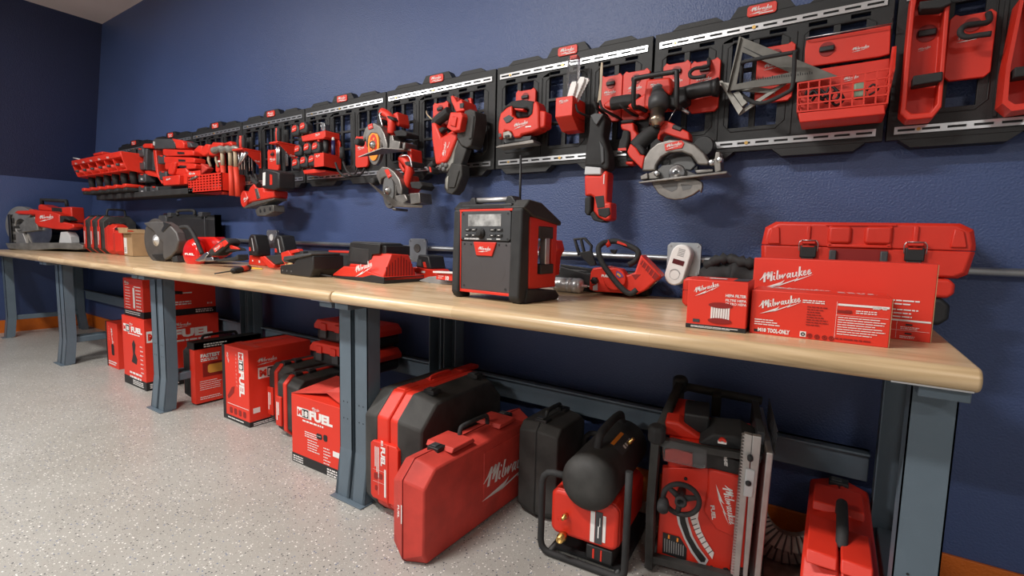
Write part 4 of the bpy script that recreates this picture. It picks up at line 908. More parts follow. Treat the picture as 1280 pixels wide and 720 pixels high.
b = MB(); b.tube(smooth_path([F.P(0, .38, -.07), F.P(0, .425, -.09), F.P(0, .435, -.16), F.P(0, .435, -.27), F.P(0, .425, -.33), F.P(0, .385, -.35)], 5), .014, 10); build('carry_handle', b, 'rubber', t)
b = MB(); b.cham(F, -.135, .105, .085, .245, -.30, -.005, .02, .010); bd = build('body', b, 'red', t, .006)
b = MB(); b.rect(F, .01, .025, .10, .205, -.003); b.rect(F, .052, .062, .11, .20, -.003); b.text(F, 'QUIET', .044, .20, .012, -.002, w=.06, rot=-90, bold=.04) if 0 else b.lines(Fr(F.P(0, 0, 0), 4), .014, .022, .2, 1, .1, .001, -.002); b.rect(F, .036, .040, .12, .16, -.0015); b.rect(F, .041, .0435, .16, .19, -.0015); build('label', b, 'ink', bd)
b = MB(); b.box(F, .027, .05, .10, .208, -.006, -.003); build('label_dark', b, 'charcoal', bd)
b = MB(); b.lathe(F.P(-.075, .165, -.006), F.n, [(0, .007), (.01, .007), (.012, .009), (.02, .009), (.022, .005), (.035, .005)], 14); build('valve', b, 'brass', bd)
b = MB(); b.ring(F, -.09, .155, .011, .009, .012, .014, n=18); build('pull_ring', b, 'red', bd)
b = MB(); b.lathe(F.P(-.08, .095, -.006), F.n, [(0, .010), (.012, .010), (.014, .0155), (.03, .0155), (.032, .012), (.045, .012), (.046, .0075), (.035, .0065)], 18); build('air_coupler', b, 'brass', bd)
b = MB(); b.lathe(F.P(.07, .375, -.20), V((.6, -.2, .8)), [(0, .008), (.01, .008), (.012, .006), (.03, .006)], 12); build('tank_valve', b, 'brass', t)
b = MB()
for k in range(9):
    a0_, a1_ = R_(38+k*3), R_(41+k*3); q = .0932
b.add([F.P(q*math.cos(R_(a_)), .30+q*math.sin(R_(a_)), dd) for a_ in range(40, 76, 5) for dd in (-.26, -.12)], [(2*i_, 2*i_+1, 2*i_+3, 2*i_+2) for i_ in range(7)]); lb = build('tank_label', b, 'charcoal', t)
b = MB(); q = .094; b.add([F.P(q*math.cos(R_(a_)), .30+q*math.sin(R_(a_)), dd) for a_ in (66, 74) for dd in (-.25, -.13)], [(0, 1, 3, 2)]); build('label_stripe', b, 'orange_blade', lb)
b = MB(); q = .094
for k in range(4): b.add([F.P(q*math.cos(R_(a_)), .30+q*math.sin(R_(a_)), dd) for a_ in (44, 52) for dd in (-.25+.022*k, -.236+.022*k)], [(0, 1, 3, 2)])
build('lettering', b, 'ink', lb)
b = MB(); b.box(F, -.005, .085, .032, .082, -.12, -.012); bt = build('battery', b, 'black', t, .004)
b = MB(); b.box(F, .018, .024, .04, .072, -.012, -.0105); b.box(F, .045, .05, .038, .075, -.012, -.0105); build('battery_stripe', b, 'red', bt)
# --- table saw on end
F = Fr((-.440, -.405, .0), 12, -8); w = .29
t = thing('table_saw', 'red and black portable table saw standing on end with a handwheel on its face', 'table saw', F.P(w/2, 0, -.2))
g = lambda l: [(790+x*.2887, 460+y*.3611*.8) for x, y in l]
g = lambda l: [(790+x*.3608, 460+y*.3611) for x, y in l]
def A(x, y, d=0): return F.px(*g([(x, y)])[0], d)
pA, pB = A(105, 245), A(390, 330); 
face = [A(100, 245), A(385, 325), A(345, 720), A(80, 650)]
b = MB(); b.box(F, .035, w-.01, .07, .47, -.20, -.006); build('housing', b, 'red', t, .004)
b = MB(); b.prism(F, [A(105, 345), A(385, 352), A(340, 705), A(85, 645)], -.02, .0); build('face_plate', b, 'red', t, .003)
b = MB(); b.prism(F, [A(265, 350, .012), A(380, 378, .012), A(355, 590, .012), (A(290, 560, .012)), A(248, 500, .012), A(262, 420, .012)], -.01, .012); pp = build('raised_panel', b, 'red', t, .006)
b = MB(); b.prism(F, [A(100, 245, .004), A(385, 325, .004), A(378, 378, .004), A(265, 350, .004), A(100, 300, .004)], -.02, .004); up = build('upper_panel', b, 'black', t, .003)
b = MB()
for q0, q1 in (((72, 165), (40, 720)), ((100, 240), (385, 318)), ((80, 655), (345, 730))):
    pass
# tube frame: posts and rails
lp_ = [F.P(-.005, .012, .02), F.P(-.008, .25, .02), F.P(.0, .505, .02)]
b.tube(lp_, .0175, 4, smooth=False); b.tube([F.P(-.0, .472, .018), F.P(w, .472, .018)], .014, 4, smooth=False); b.tube([F.P(0, .05, .02), F.P(w, .05, .02)], .017, 4, smooth=False)
b.tube([F.P(.0, .49, .02), F.P(.05, .53, -.32)], .017, 8); b.tube([F.P(.0, .03, .02), F.P(.05, .03, -.32)], .016, 8); b.tube([F.P(.05, .02, -.32), F.P(.05, .52, -.32)], .016, 8); b.tube([F.P(.05, .52, -.32), F.P(w+.03, .50, -.32)], .015, 8); build('roll_frame', b, 'dusty_black', t)
b = MB()
for p in (F.P(.0, .50, .015), F.P(.05, .53, -.32)): b.lathe(p-F.v*.03, F.v, [(0, .022), (.008, .028), (.045, .028), (.055, .02)], 8)
build('corner_cap', b, 'rubber', t, .003)
b = MB(); b.box(F, .03, .11, .46, .50, -.26, -.10); b.prism(F, [(.02, .47), (.14, .47), (.06, .52), (.02, .52)], -.1, -.03); build('motor_cover', b, 'red', t, .008)
b = MB(); b.box(F, .075, .15, .48, .54, -.17, -.06); bt = build('battery', b, 'black', t, .006); 
b = MB(); b.prism(F, [(.12, .475), (.16, .515), (.24, .52), (.30, .49), (.30, .475)], -.12, .0); build('blade_guard', b, 'rubber', t, .006)
b = MB(); b.box(F, .16, .19, .44, .52, -.33, -.27); build('cross_brace', b, 'rubber', t, .004)
b = MB(); cu, cv = A(313, 255, .03); b.ring(F, cu, cv, .011, .004, .024, .032, 0, 180, 12); build('lock_lever', b, 'red', t)
b = MB(); b.box(F, cu-.012, cu+.012, cv-.008, cv, .022, .03); build('lever_base', b, 'white', t, .001)
# clear drawer
q = [A(105, 270, .035), A(135, 255, .035), A(260, 285, .035), A(258, 348, .035), A(235, 350, .035), A(108, 322, .035)]
b = MB(); b.prism(F, q, .005, .035); build('clear_drawer', b, 'clear', t, .003)
b = MB(); b.prism(F, [A(115, 280, .018), A(150, 275, .018), A(210, 295, .018), A(210, 335, .018), A(150, 325, .018), A(112, 312, .018)], .005, .018); build('push_block', b, 'red_dusty', t, .002)
# handwheel
cu, cv = A(170, 455, .05); b = MB(); R0 = .052
b.tube([F.P(cu+R0*math.cos(R_(a_)), cv+R0*math.sin(R_(a_)), .05) for a_ in range(0, 360, 12)], .008, 10, True)
for a_ in (20, 140, 260): b.tube([F.P(cu, cv, .045), F.P(cu+R0*math.cos(R_(a_)), cv+R0*math.sin(R_(a_)), .05)], [.012, .007], 8)
b.lathe(F.P(cu, cv, .0), F.n, [(0, .012), (.03, .014), (.06, .018), (.066, .018), (.067, .010), (.055, .009)], 20); wh = build('handwheel', b, 'rubber', t)
b = MB(); ku, kv = A(108, 475, .07); b.lathe(F.P(ku, kv, .045), F.n, [(0, .014), (.02, .018), (.045, .017), (.05, .013)], 18); build('crank_knob', b, 'rubber', wh)
# bevel scale (curved) and slot
def arcband(pi, po, d): b.flat(F, [A(x, y, d) for x, y in pi]+[A(x, y, d) for x, y in po[::-1]], d)
b = MB(); so = [(152, 500), (160, 540), (180, 590), (205, 640), (235, 680), (255, 682), (265, 665)]; si = [(190, 500), (195, 530), (210, 580), (232, 620), (265, 665)]
b.flat(F, [A(x, y, .002) for x, y in so+si[::-1][1:]], .002); build('slot_rim', b, 'lightgrey', t)
b = MB(); b.flat(F, [A(x, y, .003) for x, y in [(162, 505), (168, 540), (186, 588), (212, 636), (238, 672), (252, 672), (256, 660), (225, 622), (202, 582), (186, 530), (182, 505)]], .003); build('bevel_slot', b, 'black_ink', t)
b = MB(); b.flat(F, [A(x, y, .0035) for x, y in [(198, 505), (205, 530), (222, 575), (245, 615), (278, 662), (284, 640), (258, 600), (240, 565), (228, 520), (232, 495)]], .0035); sc_ = build('bevel_scale', b, 'ink', t)
b = MB()
for (xa, ya, xb, yb) in [(203, 525, 222, 520), (208, 545, 226, 538), (214, 560, 234, 552), (222, 577, 240, 568), (230, 592, 248, 582), (240, 608, 258, 598), (252, 625, 268, 614), (264, 641, 280, 630)]:
    b.flat(F, [A(xa, ya, .0045), A(xb, yb, .0045), A(xb, yb+3, .0045), A(xa, ya+3, .0045)], .0045)
build('scale_marks', b, 'black_ink', sc_)
b = MB(); b.flat(F, [A(x, y, .002) for x, y in [(107, 568), (165, 585), (190, 625), (187, 668), (105, 640)]], .002); wl_ = build('warning_label', b, 'black_ink', t)
b = MB()
for k in range(9): b.flat(F, [A(112+k*8, 590+k*3, .003), A(115+k*8, 590+k*3, .003), A(114+k*8, 636+k*2, .003), A(111+k*8, 635+k*2, .003)], .003)
build('warning_print', b, 'grey_plastic', wl_)
b = MB(); b.flat(F, [A(125, 577, .0035), A(131, 579, .0035), A(130, 592, .0035), A(124, 590, .0035)], .0035); b.flat(F, [A(155, 588, .0035), A(161, 590, .0035), A(160, 603, .0035), A(154, 601, .0035)], .0035); build('warning_mark', b, 'orange_blade', wl_)
b = MB(); pa, pb = A(312, 405, .013), A(338, 545, .013); 
b.logo(F, pa[0], pa[1], math.hypot(pb[0]-pa[0], pb[1]-pa[1]), .0132, rot=math.degrees(math.atan2(pb[1]-pa[1], pb[0]-pa[0])))
pa, pb = A(272, 475, .013), A(278, 525, .013); b.text(F, 'FUEL', pa[0], pa[1], .011, .0132, w=math.hypot(pb[0]-pa[0], pb[1]-pa[1]), rot=math.degrees(math.atan2(pb[1]-pa[1], pb[0]-pa[0])), bold=.04); build('lettering', b, 'ink', pp)
b = MB(); pa, pb = A(318, 302, .005), A(322, 350, .005); b.text(F, 'ONE-KEY', pa[0], pa[1], .009, .0056, w=.036, rot=-83, bold=.04); build('lettering', b, 'ink', up)
b = MB(); 
for x, y in ((186, 382), (275, 688), (325, 700)): cu, cv = A(x, y, 0); b.ring(F, cu, cv, .005 if x < 300 else .010, 0, 0, .0045, n=12)
build('screw', b, 'black_ink', t)
# table and rails on the right
b = MB(); b.box(F, w+.012, w+.030, .0, .50, -.27, .03); build('table_top', b, 'alu', t, .003)
b = MB(); x0_, x1_ = A(390, 235, .045)[0], A(440, 238, .045)[0]
b.prism(F, [A(390, 228, .045), A(418, 235, .045), A(372, 722, .045), A(350, 722, .045)], .028, .045); b.prism(F, [A(418, 235, .045), A(450, 240, .045), A(400, 722, .045), A(384, 722, .045)], .028, .045); fr_ = build('fence_rail', b, 'alu', t, .002)
b = MB(); b.prism(F, [A(395, 350, .052), A(428, 360, .052), A(418, 450, .052), A(386, 445, .052)], .04, .052); build('rail_slider', b, 'lightgrey', t, .003)
b = MB(); pt, pq = A(389, 232, .046), A(349, 720, .046)
for k in range(46):
    s_ = k/46; u_ = pt[0]+(pq[0]-pt[0])*s_; v_ = pt[1]+(pq[1]-pt[1])*s_; b.prism(F, [(u_+.002, v_), (u_-.006, v_-.003), (u_+.002, v_-.006)], .03, .047)
build('rack_teeth', b, 'alu', fr_)
b = MB()
for x, y in ((410, 315), (403, 400)): cu, cv = A(x, y, .055); b.lathe(F.P(cu, cv, .045), F.n, [(0, .008), (.012, .008), (.014, .005)], 12)
build('rail_knob', b, 'black', t)
b = MB(); b.box(F, w-.008, w+.012, .44, .53, -.25, -.03)
for k in range(7): b.box(F, w+.034, w+.037, .49+k*.012, .495+k*.012, -.2, .02)
build('rear_fence', b, 'charcoal', t, .003)
# --- ribbed plastic guards and dusty tray behind
F = Fr((-.085, -.27, .04), 10)
for k, (cu, cv, rr, lab) in enumerate(((.03, .20, .12, 'dark ribbed curved plastic guard, upper one of two behind the table saw'), (.02, .13, .125, 'dark ribbed curved plastic guard, lower one of two behind the table saw'))):
    t = thing('curved_guard', lab, 'guard', F.P(cu, 0, -.05*k)); b = MB(); b.ring(F, cu, cv, rr, rr-.055, -.06*k-.03, -.06*k+.0, 190+8*k, 330, 26); build('guard_shell', b, 'dusty_tray', t, .003)
    b = MB()
    for q in range(12): a_ = 195+8*k+q*11; b.ring(F, cu, cv, rr+.002, rr-.056, -.06*k-.0, -.06*k+.005, a_, a_+2.4, 2)
    build('rib', b, 'rubber', t)
F = Fr((-.135, -.17, 0), 8)
b = MB(); b.box(F, -.0, .115, 0, .035, -.15, .24); b.box(F, 0, .115, .035, .05, .225, .24); solo('dusty_tray', 'flat grey dusty metal tray on the floor behind the table saw', 'tray', b, 'dusty_tray', .004)
# --- red case at the right end
t, F, S = suitcase('upright_red_case', 'bright red tool case on edge beside the end leg, black tube handle on top', (-.016, -.660, 0), 0, .156, .60, .336, .04,
  [('left_shell', 0, .49, 'red', .02, 0), ('right_shell', .51, 1, 'red', 0, .02), ('seam', .47, .53, 'darkred', .004, .004)], latches=(.86,), handle=False, bev=.007)
b = MB(); b.prism(S, [(.0+.01, .325), (.235, .325), (.215, .35), (.03, .35)], .008, .072); b.prism(S, [(.30, .325), (.46, .325), (.44, .348), (.31, .348)], .012, .135); b.prism(S, [(.01, .325), (.20, .325), (.18, .35), (.03, .35)], .078, .14); build('top_ridge', b, 'red', t, .004)
b = MB(); b.tube(smooth_path([S.P(.10, .338, .08), S.P(.12, .362, .08), S.P(.15, .373, .08), S.P(.27, .373, .08), S.P(.29, .364, .08), S.P(.30, .335, .08)], 4), .0135, 12); build('handle', b, 'rubber', t)
# --- cartons further left
def vtext(b, F, s, u, vtop, h, length, d=E_, bold=.05): b.text(F, s, u, vtop, h, d, w=length, rot=-90, bold=bold)
def m18(t, F, u, v, k, rot=0, d=E_, par=None):
    """white M panel and black 18 panel"""
    c, q = math.cos(R_(rot)), math.sin(R_(rot)); m_ = lambda x, y: (u+x*k*c-y*k*q, v+x*k*q+y*k*c)
    b = MB(); b.flat(F, [m_(-.15, -.2), m_(2.55, -.2), m_(2.55, 1.2), m_(-.15, 1.2)], d); build('badge', b, 'ink', par or t)
    b = MB(); b.flat(F, [m_(1.05, -.1), m_(2.45, -.1), m_(2.45, 1.1), m_(1.05, 1.1)], d+.0006); build('badge_dark', b, 'black_ink', par or t)
    b = MB(); o = m_(0, .1); b.text(F, 'M', *o, .8*k, d+.0006, w=.95*k, rot=rot, bold=.06); build('badge_letter', b, 'red_card', par or t)
    b = MB(); o = m_(1.15, .1); b.text(F, '18', *o, .8*k, d+.0012, w=1.2*k, rot=rot, bold=.05); build('badge_number', b, 'ink', par or t)
t, F, S, K = carton('open_carton', 'red carton with lifted flaps and FUEL lettering, in front of the middle bench legs', 'box', (-2.102, -.645, 0), 1, .398, .30, .33, .045)
b = MB(); b.text(F, 'FUEL', .135, .235, .040, E_, w=.165, bold=.06); b.logo(F, .155, .285, .055, E_); b.lines(F, .085, .24, .222, 1, .01, .008, E_, 3, .1)
b.lines(F, .10, .27, .17, 3, .010, .004, E_, 5, .5); b.lines(F, .12, .22, .135, 5, .012, .004, E_, 6, .4); b.lines(F, .235, .285, .125, 6, .014, .005, E_, 7, .4)
b.lines(F, .01, .09, .035, 3, .011, .006, E_+.001, 8, .3); b.lines(F, .26, .38, .035, 3, .012, .007, E_+.001, 9, .2); b.rect(F, .30, .385, .10, .125, E_); build('lettering', b, 'ink', t)
m18(t, F, .05, .238, .032)
b = MB(); b.cham(F, .185, .225, .155, .18, 0, E_, .006); b.cham(F, .235, .262, .155, .185, 0, E_, .006); build('tool_picture', b, 'black_ink', t)
b = MB(); a0_ = [F.P(0, .33, 0), F.P(.398, .33, 0), F.P(.398, .335, -.15), F.P(.12, .375, -.13), F.P(.0, .345, -.13)]
b.prism(topf(F, .332), [(0, 0), (.13, .14), (0, .15)], 0, .002); b.add([F.P(.0, .331, -.0), F.P(.20, .352, -.06), F.P(.36, .39, -.20), F.P(.02, .365, -.24)], [(0, 1, 2, 3)]); b.add([F.P(.18, .36, -.05), F.P(.398, .332, .0), F.P(.398, .36, -.14), F.P(.24, .385, -.12)], [(0, 1, 2, 3)]); fl = build('flap', b, 'red_dusty', t)
so = fl.modifiers.new('Solidify', 'SOLIDIFY'); so.thickness = .003
G = Fr((0, 0, 0)); G.O = F.P(.18, .361, -.05); G.u = (F.P(.398, .333, .0)-G.O).normalized(); tmp = (F.P(.24, .386, -.12)-G.O); G.v = (tmp-G.u*tmp.dot(G.u)).normalized(); G.n = G.u.cross(G.v)
b = MB(); b.logo(G, .12, .03, .09, .004); build('lettering', b, 'ink', fl)
t, F, S, K = carton('tall_carton', 'red carton with FUEL running down its narrow end, left of the black slim floor cases', 'box', (-2.935, -.548, 0), 0, .28, .385, .438, .03)
b = MB(); b.box(F, -.0008, .03, 0, .438, -.385, .0009); build('edge_band', b, 'black_ink', t)
b = MB(); vtext(b, F, 'FUEL', .185, .31, .05, .15); vtext(b, F, '', .2, .2, .01, .01) if 0 else b.logo(F, .055, .40, .065, E_, rot=-75); b.lines(F, .15, .16, .40, 9, .022, .012, E_, 3, .1); b.rect(F, .05, .275, .098, .101, E_)
b.lines(F, .05, .26, .02, 1, .01, .006, E_+.001, 5); b.text(S, '', 0, 0, .1, 0) if 0 else None; b.logo(S, .05, .36, .12, E_*.8); b.lines(S, .02, .30, .02, 2, .009, .005, E_+.001, 8, .4); b.rect(S, .02, .06, .075, .105, E_)
b.lines(side(F, -.0), 0, .001, 0, 1, .001, .001, 0)
build('lettering', b, 'ink', t)
m18(t, F, .188, .41, .038, -90); m18(t, S, .06, .275, .045)
b = MB(); b.prism(F, [(.06, .125), (.12, .17), (.13, .21), (.10, .2), (.05, .14)], 0, E_); 
for k in range(4): b.cham(F, .07+k*.048, .10+k*.048, .045, .08, 0, E_, .006)
build('tool_picture', b, 'dark_ink', t)
b = MB(); b.rect(K, .02, .25, .06, .10, E_); b.rect(K, .1, .14, .10, .36, E_); build('packing_tape', b, 'red_dusty', t)
# slim floor cases
for k, (x, y, H, lab) in enumerate(((-2.650, -.45, .355, 'black slim case with red seams pressed against the tall red carton'), (-2.462, -.515, .335, 'black slim case with red seams touching the open red carton'))):
    t, F, S = suitcase('seamed_case', lab, (x, y, 0), 0, .182, [.31, .37][k], H, .04, [('left_shell', 0, .14, 'red', .02, .004), ('left_middle', .12, .44, 'dusty_black', .004, .004), ('red_seam', .42, .58, 'red', .0, .0), ('right_shell', .54, 1, 'dusty_black', .006, .02)], 'two black slim cases on the floor', handle=False, latches=(.2, .42))
    b = MB(); b.box(F, .02, .07, .06, .22, -.004, .008); lp = build('label_strip', b, 'red', t, .003)
    b = MB(); b.rect(F, .03, .038, .09, .19, .0088); b.rect(F, .045, .052, .12, .19, .0088); build('lettering', b, 'ink', lp)
# stacked flat cases above them
for k in range(2):
    z = .372+k*.122; F = Fr((-2.42, -.33+.03*k, z), 0); w_ = .52-.03*k
    t = thing('flat_case', ['red-lidded black case, lower one of the two stacked behind the middle bench legs', 'red-lidded black case, upper one of the two stacked behind the middle bench legs'][k], 'tool case', F.P(w_/2, 0, -.12), 'two stacked flat cases')
    b = MB(); b.cham(F, .012, w_-.012, 0, .07, -.19, -.01, .018, .008); build('base_shell', b, 'black', t, .005)
    b = MB(); b.prism(F, [(0, .064), (w_, .064), (w_, .09), (w_-.03, .118), (.03, .118), (0, .09)], -.20, 0); build('lid', b, 'red', t, .005)
    b = MB(); [b.box(F, u_, u_+.045, .062, .102, -.01, .008) for u_ in (.07, .19, .33)]; build('lid_rib', b, 'red', t, .003)
    b = MB(); [b.box(F, u_, u_+.05, .02, .066, -.01, .004) for u_ in (.06, .2)]; build('latch', b, 'charcoal', t, .003)
# case with printed red sleeve
t, F, S = suitcase('sleeved_case', 'black tool case with a printed red card sleeve on its flank and a black handle', (-3.44, -.552, 0), 0, .125, .415, .38, .05,
   [('left_shell', 0, .2, 'red', .012, .0), ('body', .18, 1, 'dusty_black', .0, .012)], latches=(), hw=.11, hh=.035, hmat='black')
b = MB(); b.box(F, .126, .186, .012, .395, -.415, .006); b.box(F, .10, .186, .38, .398, -.415, .006); sl = build('card_sleeve', b, 'red_card', t, .001)
S = side(F, .186)
b = MB(); b.box(S, -.004, .412, .355, .398, 0, .001); b.box(F, .098, .187, .355, .3985, -.417, .007); build('sleeve_band', b, 'black_ink', sl)
b = MB(); b.text(S, 'FASTEST', .03, .30, .022, E_, w=.115, bold=.05); b.lines(S, .03, .14, .292, 2, .010, .006, E_, 3, .3); b.lines(S, .05, .2, .385, 2, .014, .007, E_+.001, 4, .3); b.lines(S, .02, .15, .15, 5, .013, .003, E_, 5, .3); b.lines(S, .2, .33, .16, 3, .03, .004, E_, 6, .3)
b.lines(S, .02, .15, .05, 2, .012, .004, E_, 7); b.lines(S, .27, .40, .335, 2, .018, .012, E_, 8, .1); build('lettering', b, 'ink', sl)
b = MB(); b.box(S, .04, .25, .175, .265, 0, .001); b_ = build('picture_panel', b, 'dark_ink', sl)
b = MB(); b.cham(S, .07, .22, .195, .25, 0, .0018, .01); build('tool_picture', b, 'photo_yellow', b_)
# FUEL carton pair at far left
t, F, S, K = carton('fuel_carton', 'large red carton with FUEL lettering, under the printed red carton with the black base', 'box', (-4.185, -.612, 0), 0, .365, .475, .488, .06)
b = MB(); b.text(F, 'FUEL', .155, .385, .036, E_, w=.18, bold=.06); b.logo(F, .13, .435, .06, E_); b.lines(F, .10, .30, .372, 1, .01, .007, E_, 3, .1); b.lines(F, .10, .33, .10, 2, .03, .014, E_, 5, .2); b.lines(F, .29, .34, .30, 7, .03, .008, E_, 6, .2)
b.lines(F, .15, .33, .045, 3, .012, .006, E_+.001, 8, .3)
b.text(S, 'FUEL', .17, .34, .055, E_, w=.26, bold=.06); b.logo(S, .18, .42, .11, E_); b.lines(S, .09, .43, .32, 1, .01, .012, E_, 9, .1); b.lines(S, .02, .2, .045, 3, .012, .006, E_+.001, 8, .3); build('lettering', b, 'ink', t)
m18(t, F, .03, .385, .038); m18(t, S, .02, .34, .055)
b = MB(); b.prism(F, [(.14, .17), (.22, .16), (.235, .2), (.2, .24), (.215, .3), (.19, .33), (.16, .3), (.17, .23)], 0, E_); build('tool_picture', b, 'black_ink', t)
t, F, S, K = carton('saw_carton', 'printed red carton with a black base, on top of the large FUEL carton', 'box', (-4.165, -.60, .489), 0, .32, .46, .262, .045)
b = MB(); b.logo(F, .02, .225, .09, E_); b.lines(F, .03, .12, .2, 8, .02, .004, E_, 3, .3); b.rect(F, .16, .19, .06, .2, E_); b.lines(F, .21, .30, .19, 7, .022, .008, E_, 5, .2); b.rect(F, .18, .29, .205, .212, E_)
b.lines(S, .15, .32, .10, 2, .016, .008, E_, 6, .2); b.rect(S, .22, .30, .155, .163, E_); b.lines(S, .32, .44, .035, 2, .014, .008, E_+.001, 7, .2); b.lines(S, .4, .44, .08, 1, .016, .012, E_, 8); b.lines(F, .02, .3, .035, 2, .013, .005, E_+.001, 9, .2); build('lettering', b, 'ink', t)
b = MB(); b.prism(S, [(.05, .14), (.12, .16), (.24, .15), (.24, .17), (.14, .185), (.06, .19)], 0, E_); build('tool_picture', b, 'black_ink', t)
t, F, S, K = carton('narrow_carton', 'small dusty red carton at the far end of the row of cartons', 'box', (-4.815, -.515, 0), 0, .225, .32, .36, .0)
b = MB(); b.logo(F, .10, .32, .15, E_, rot=-80, bolt=False); b.lines(F, .06, .07, .33, 6, .02, .012, E_, 3, .1); b.lines(F, .03, .2, .05, 2, .018, .01, E_, 4, .2); build('lettering', b, 'ink', t)
b = MB(); b.cham(F, .10, .15, .10, .19, 0, E_, .01); b.box(F, -.001, .02, 0, .36, -.32, .0008); build('tool_picture', b, 'black_ink', t)
b = MB(); p = W(328, 365, -.16); b.box(Fr((p.x, -.16, 0)), -.006, .006, .73, .80, 0, .001); solo('yellow_strap', 'short yellow strap hanging from the bench top behind the sleeved case', 'strap', b, 'yellow')
# ================================================================ TOOLS AND HOLDERS ON THE WALL PANELS
def crop(x0, y0, s): return lambda l: [(x0+x*s, y0+y*s) for x, y in l]
def wallF(Y, yaw=0, x=0):
    return Fr((x, Y, 0), yaw)
def origin(F, pts, d=0):
    q = F.pxs(pts, d); u = sum(p[0] for p in q)/len(q); v = min(p[1] for p in q); return F.P(u, v, 0)
def hook(name, label, F, pts, r=.0045, group='black hooks on the wall panels', cat='hook', m='rubber'):
    b = MB(); b.tube(smooth_path([F.at(x, y, d) for x, y, d in pts], 4), r, 8); return solo(name, label, cat, b, m, group=group)
def plogo2(b, F, p, q, d, **k): plogo(b, F, p[0], p[1], q[0], q[1], d, **k)
# ---- mounting plates
plates = [((1184, 1242, 15, 98), 'red mounting plate with a black S-hook beside the strapped tool tray'),
 ((945, 992, 55, 127), 'red mounting plate behind the grey metal square'),
 ((862, 899, 74, 140), 'red mounting plate behind the drill handle, topmost S-hook hanging on it'),
 ((828, 862, 77, 138), 'red mounting plate directly behind the hoop of the drill'),
 ((778, 811, 87, 150), 'red mounting plate second to the right of the blade bin'),
 ((749, 777, 93, 152), 'red mounting plate nearest the blade bin'),
 ((644.5, 669, 111, 150), 'red mounting plate above the jigsaw'),
 ((541, 560, 127, 160), 'red mounting plate behind the band saw grip'),
 ((444, 459.5, 169, 209), 'red mounting plate left of the hanging circular saws'),
 ((334.5, 348, 186, 214), 'red mounting plate under the nearer screwdriver rack')]
mount_F = {}
for (x0, x1, y0, y1), lab in plates: mount_F[(x0)] = mount(x0, x1, y0, y1, lab)
F = wallF(-.085); g = crop(1190, 0, .2083)
b = MB(); b.tube(smooth_path([F.at(*g([(x, y)])[0], d) for x, y, d in ((218, 80, 0), (225, 118, .02), (200, 138, .03), (130, 145, .04), (80, 155, .045), (52, 180, .05), (55, 208, .05), (90, 222, .05), (160, 212, .05), (235, 202, .05))], 4), .0075, 10); solo('s_hook', 'thick black S-shaped hook on the red plate beside the strapped tray', 'hook', b, 'rubber', group=None)
g = crop(750, 60, 1/6)
b = MB(); b.tube(smooth_path([F.at(*g([(x, y)])[0], d) for x, y, d in ((815, 82, 0), (815, 130, .02), (780, 145, .03), (710, 155, .04), (675, 185, .045), (680, 215, .05), (720, 222, .05), (795, 210, .05))], 4), .0065, 10); solo('s_hook', 'black S-shaped hook on the red plate above the drill side handle', 'hook', b, 'rubber')
# ---- strapped trays
def tray(g, out, inn, straps, lab, logo_p, bottom):
    F = wallF(-.066); t = thing('tool_tray', lab, 'tool holder', origin(F, g(out), .05), 'red strapped tool trays')
    b = MB(); o = F.pxs(g(out), .075); i = F.pxs(g(inn), .075); n = len(o)
    vs = [F.P(*p, .075) for p in o]+[F.P(*p, .075) for p in i]+[F.P(*p, 0) for p in o]+[F.P(*p, .012) for p in i]
    fs = []
    for k in range(n):
        j = (k+1) % n; fs += [(k, j, n+j, n+k), (k, 2*n+k, 2*n+j, j), (n+k, n+j, 3*n+j, 3*n+k)]
    fs += [tuple(range(3*n, 4*n)), tuple(range(2*n, 3*n))[::-1]]
    b.add(vs, fs); build('tray_shell', b, 'red', t, .003)
    for s_ in straps:
        b = MB(); b.slab(F, g(s_), .04, .088); build('strap', b, 'rubber', t, .003)
    if logo_p:
        b = MB(); plogo(b, F, *g([logo_p[0]])[0], *g([logo_p[1]])[0], .0135); build('lettering', b, 'ink', t)
        c = F.px(*g([logo_p[2]])[0], .014); b = MB(); b.ring(F, c[0], c[1], .024, 0, .012, .0145, n=24); kn = build('knob', b, 'darkred', t)
        b = MB(); b.box(F, c[0]-.021, c[0]+.021, c[1]-.009, c[1]+.009, .0145, .024); build('grip_bar', b, 'black', kn, .003)
g = crop(1080, 0, .27778)
tray(g, [(215, -30), (395, -60), (385, 60), (350, 480), (310, 530), (195, 540), (162, 510), (180, 320), (205, 60)], [(240, -20), (370, -45), (362, 60), (330, 465), (300, 505), (215, 512), (190, 490), (205, 320), (228, 60)],
     [[(250, 5), (395, -12), (395, 15), (345, 35), (255, 40)], [(222, 340), (357, 320), (354, 362), (218, 385)]], 'red open tool tray with black straps, beside the plate with the thick S-hook', [(242, 228), (302, 212), (283, 150)], 0)
tray(g, [(705, -10), (800, -10), (800, 480), (665, 500), (622, 465), (640, 300)], [(722, -10), (790, -10), (790, 455), (680, 470), (648, 450), (660, 300)],
     [[(678, 302), (800, 285), (800, 330), (676, 348)]], 'red open tool tray cut by the frame edge, outermost on the panels', None, 0)
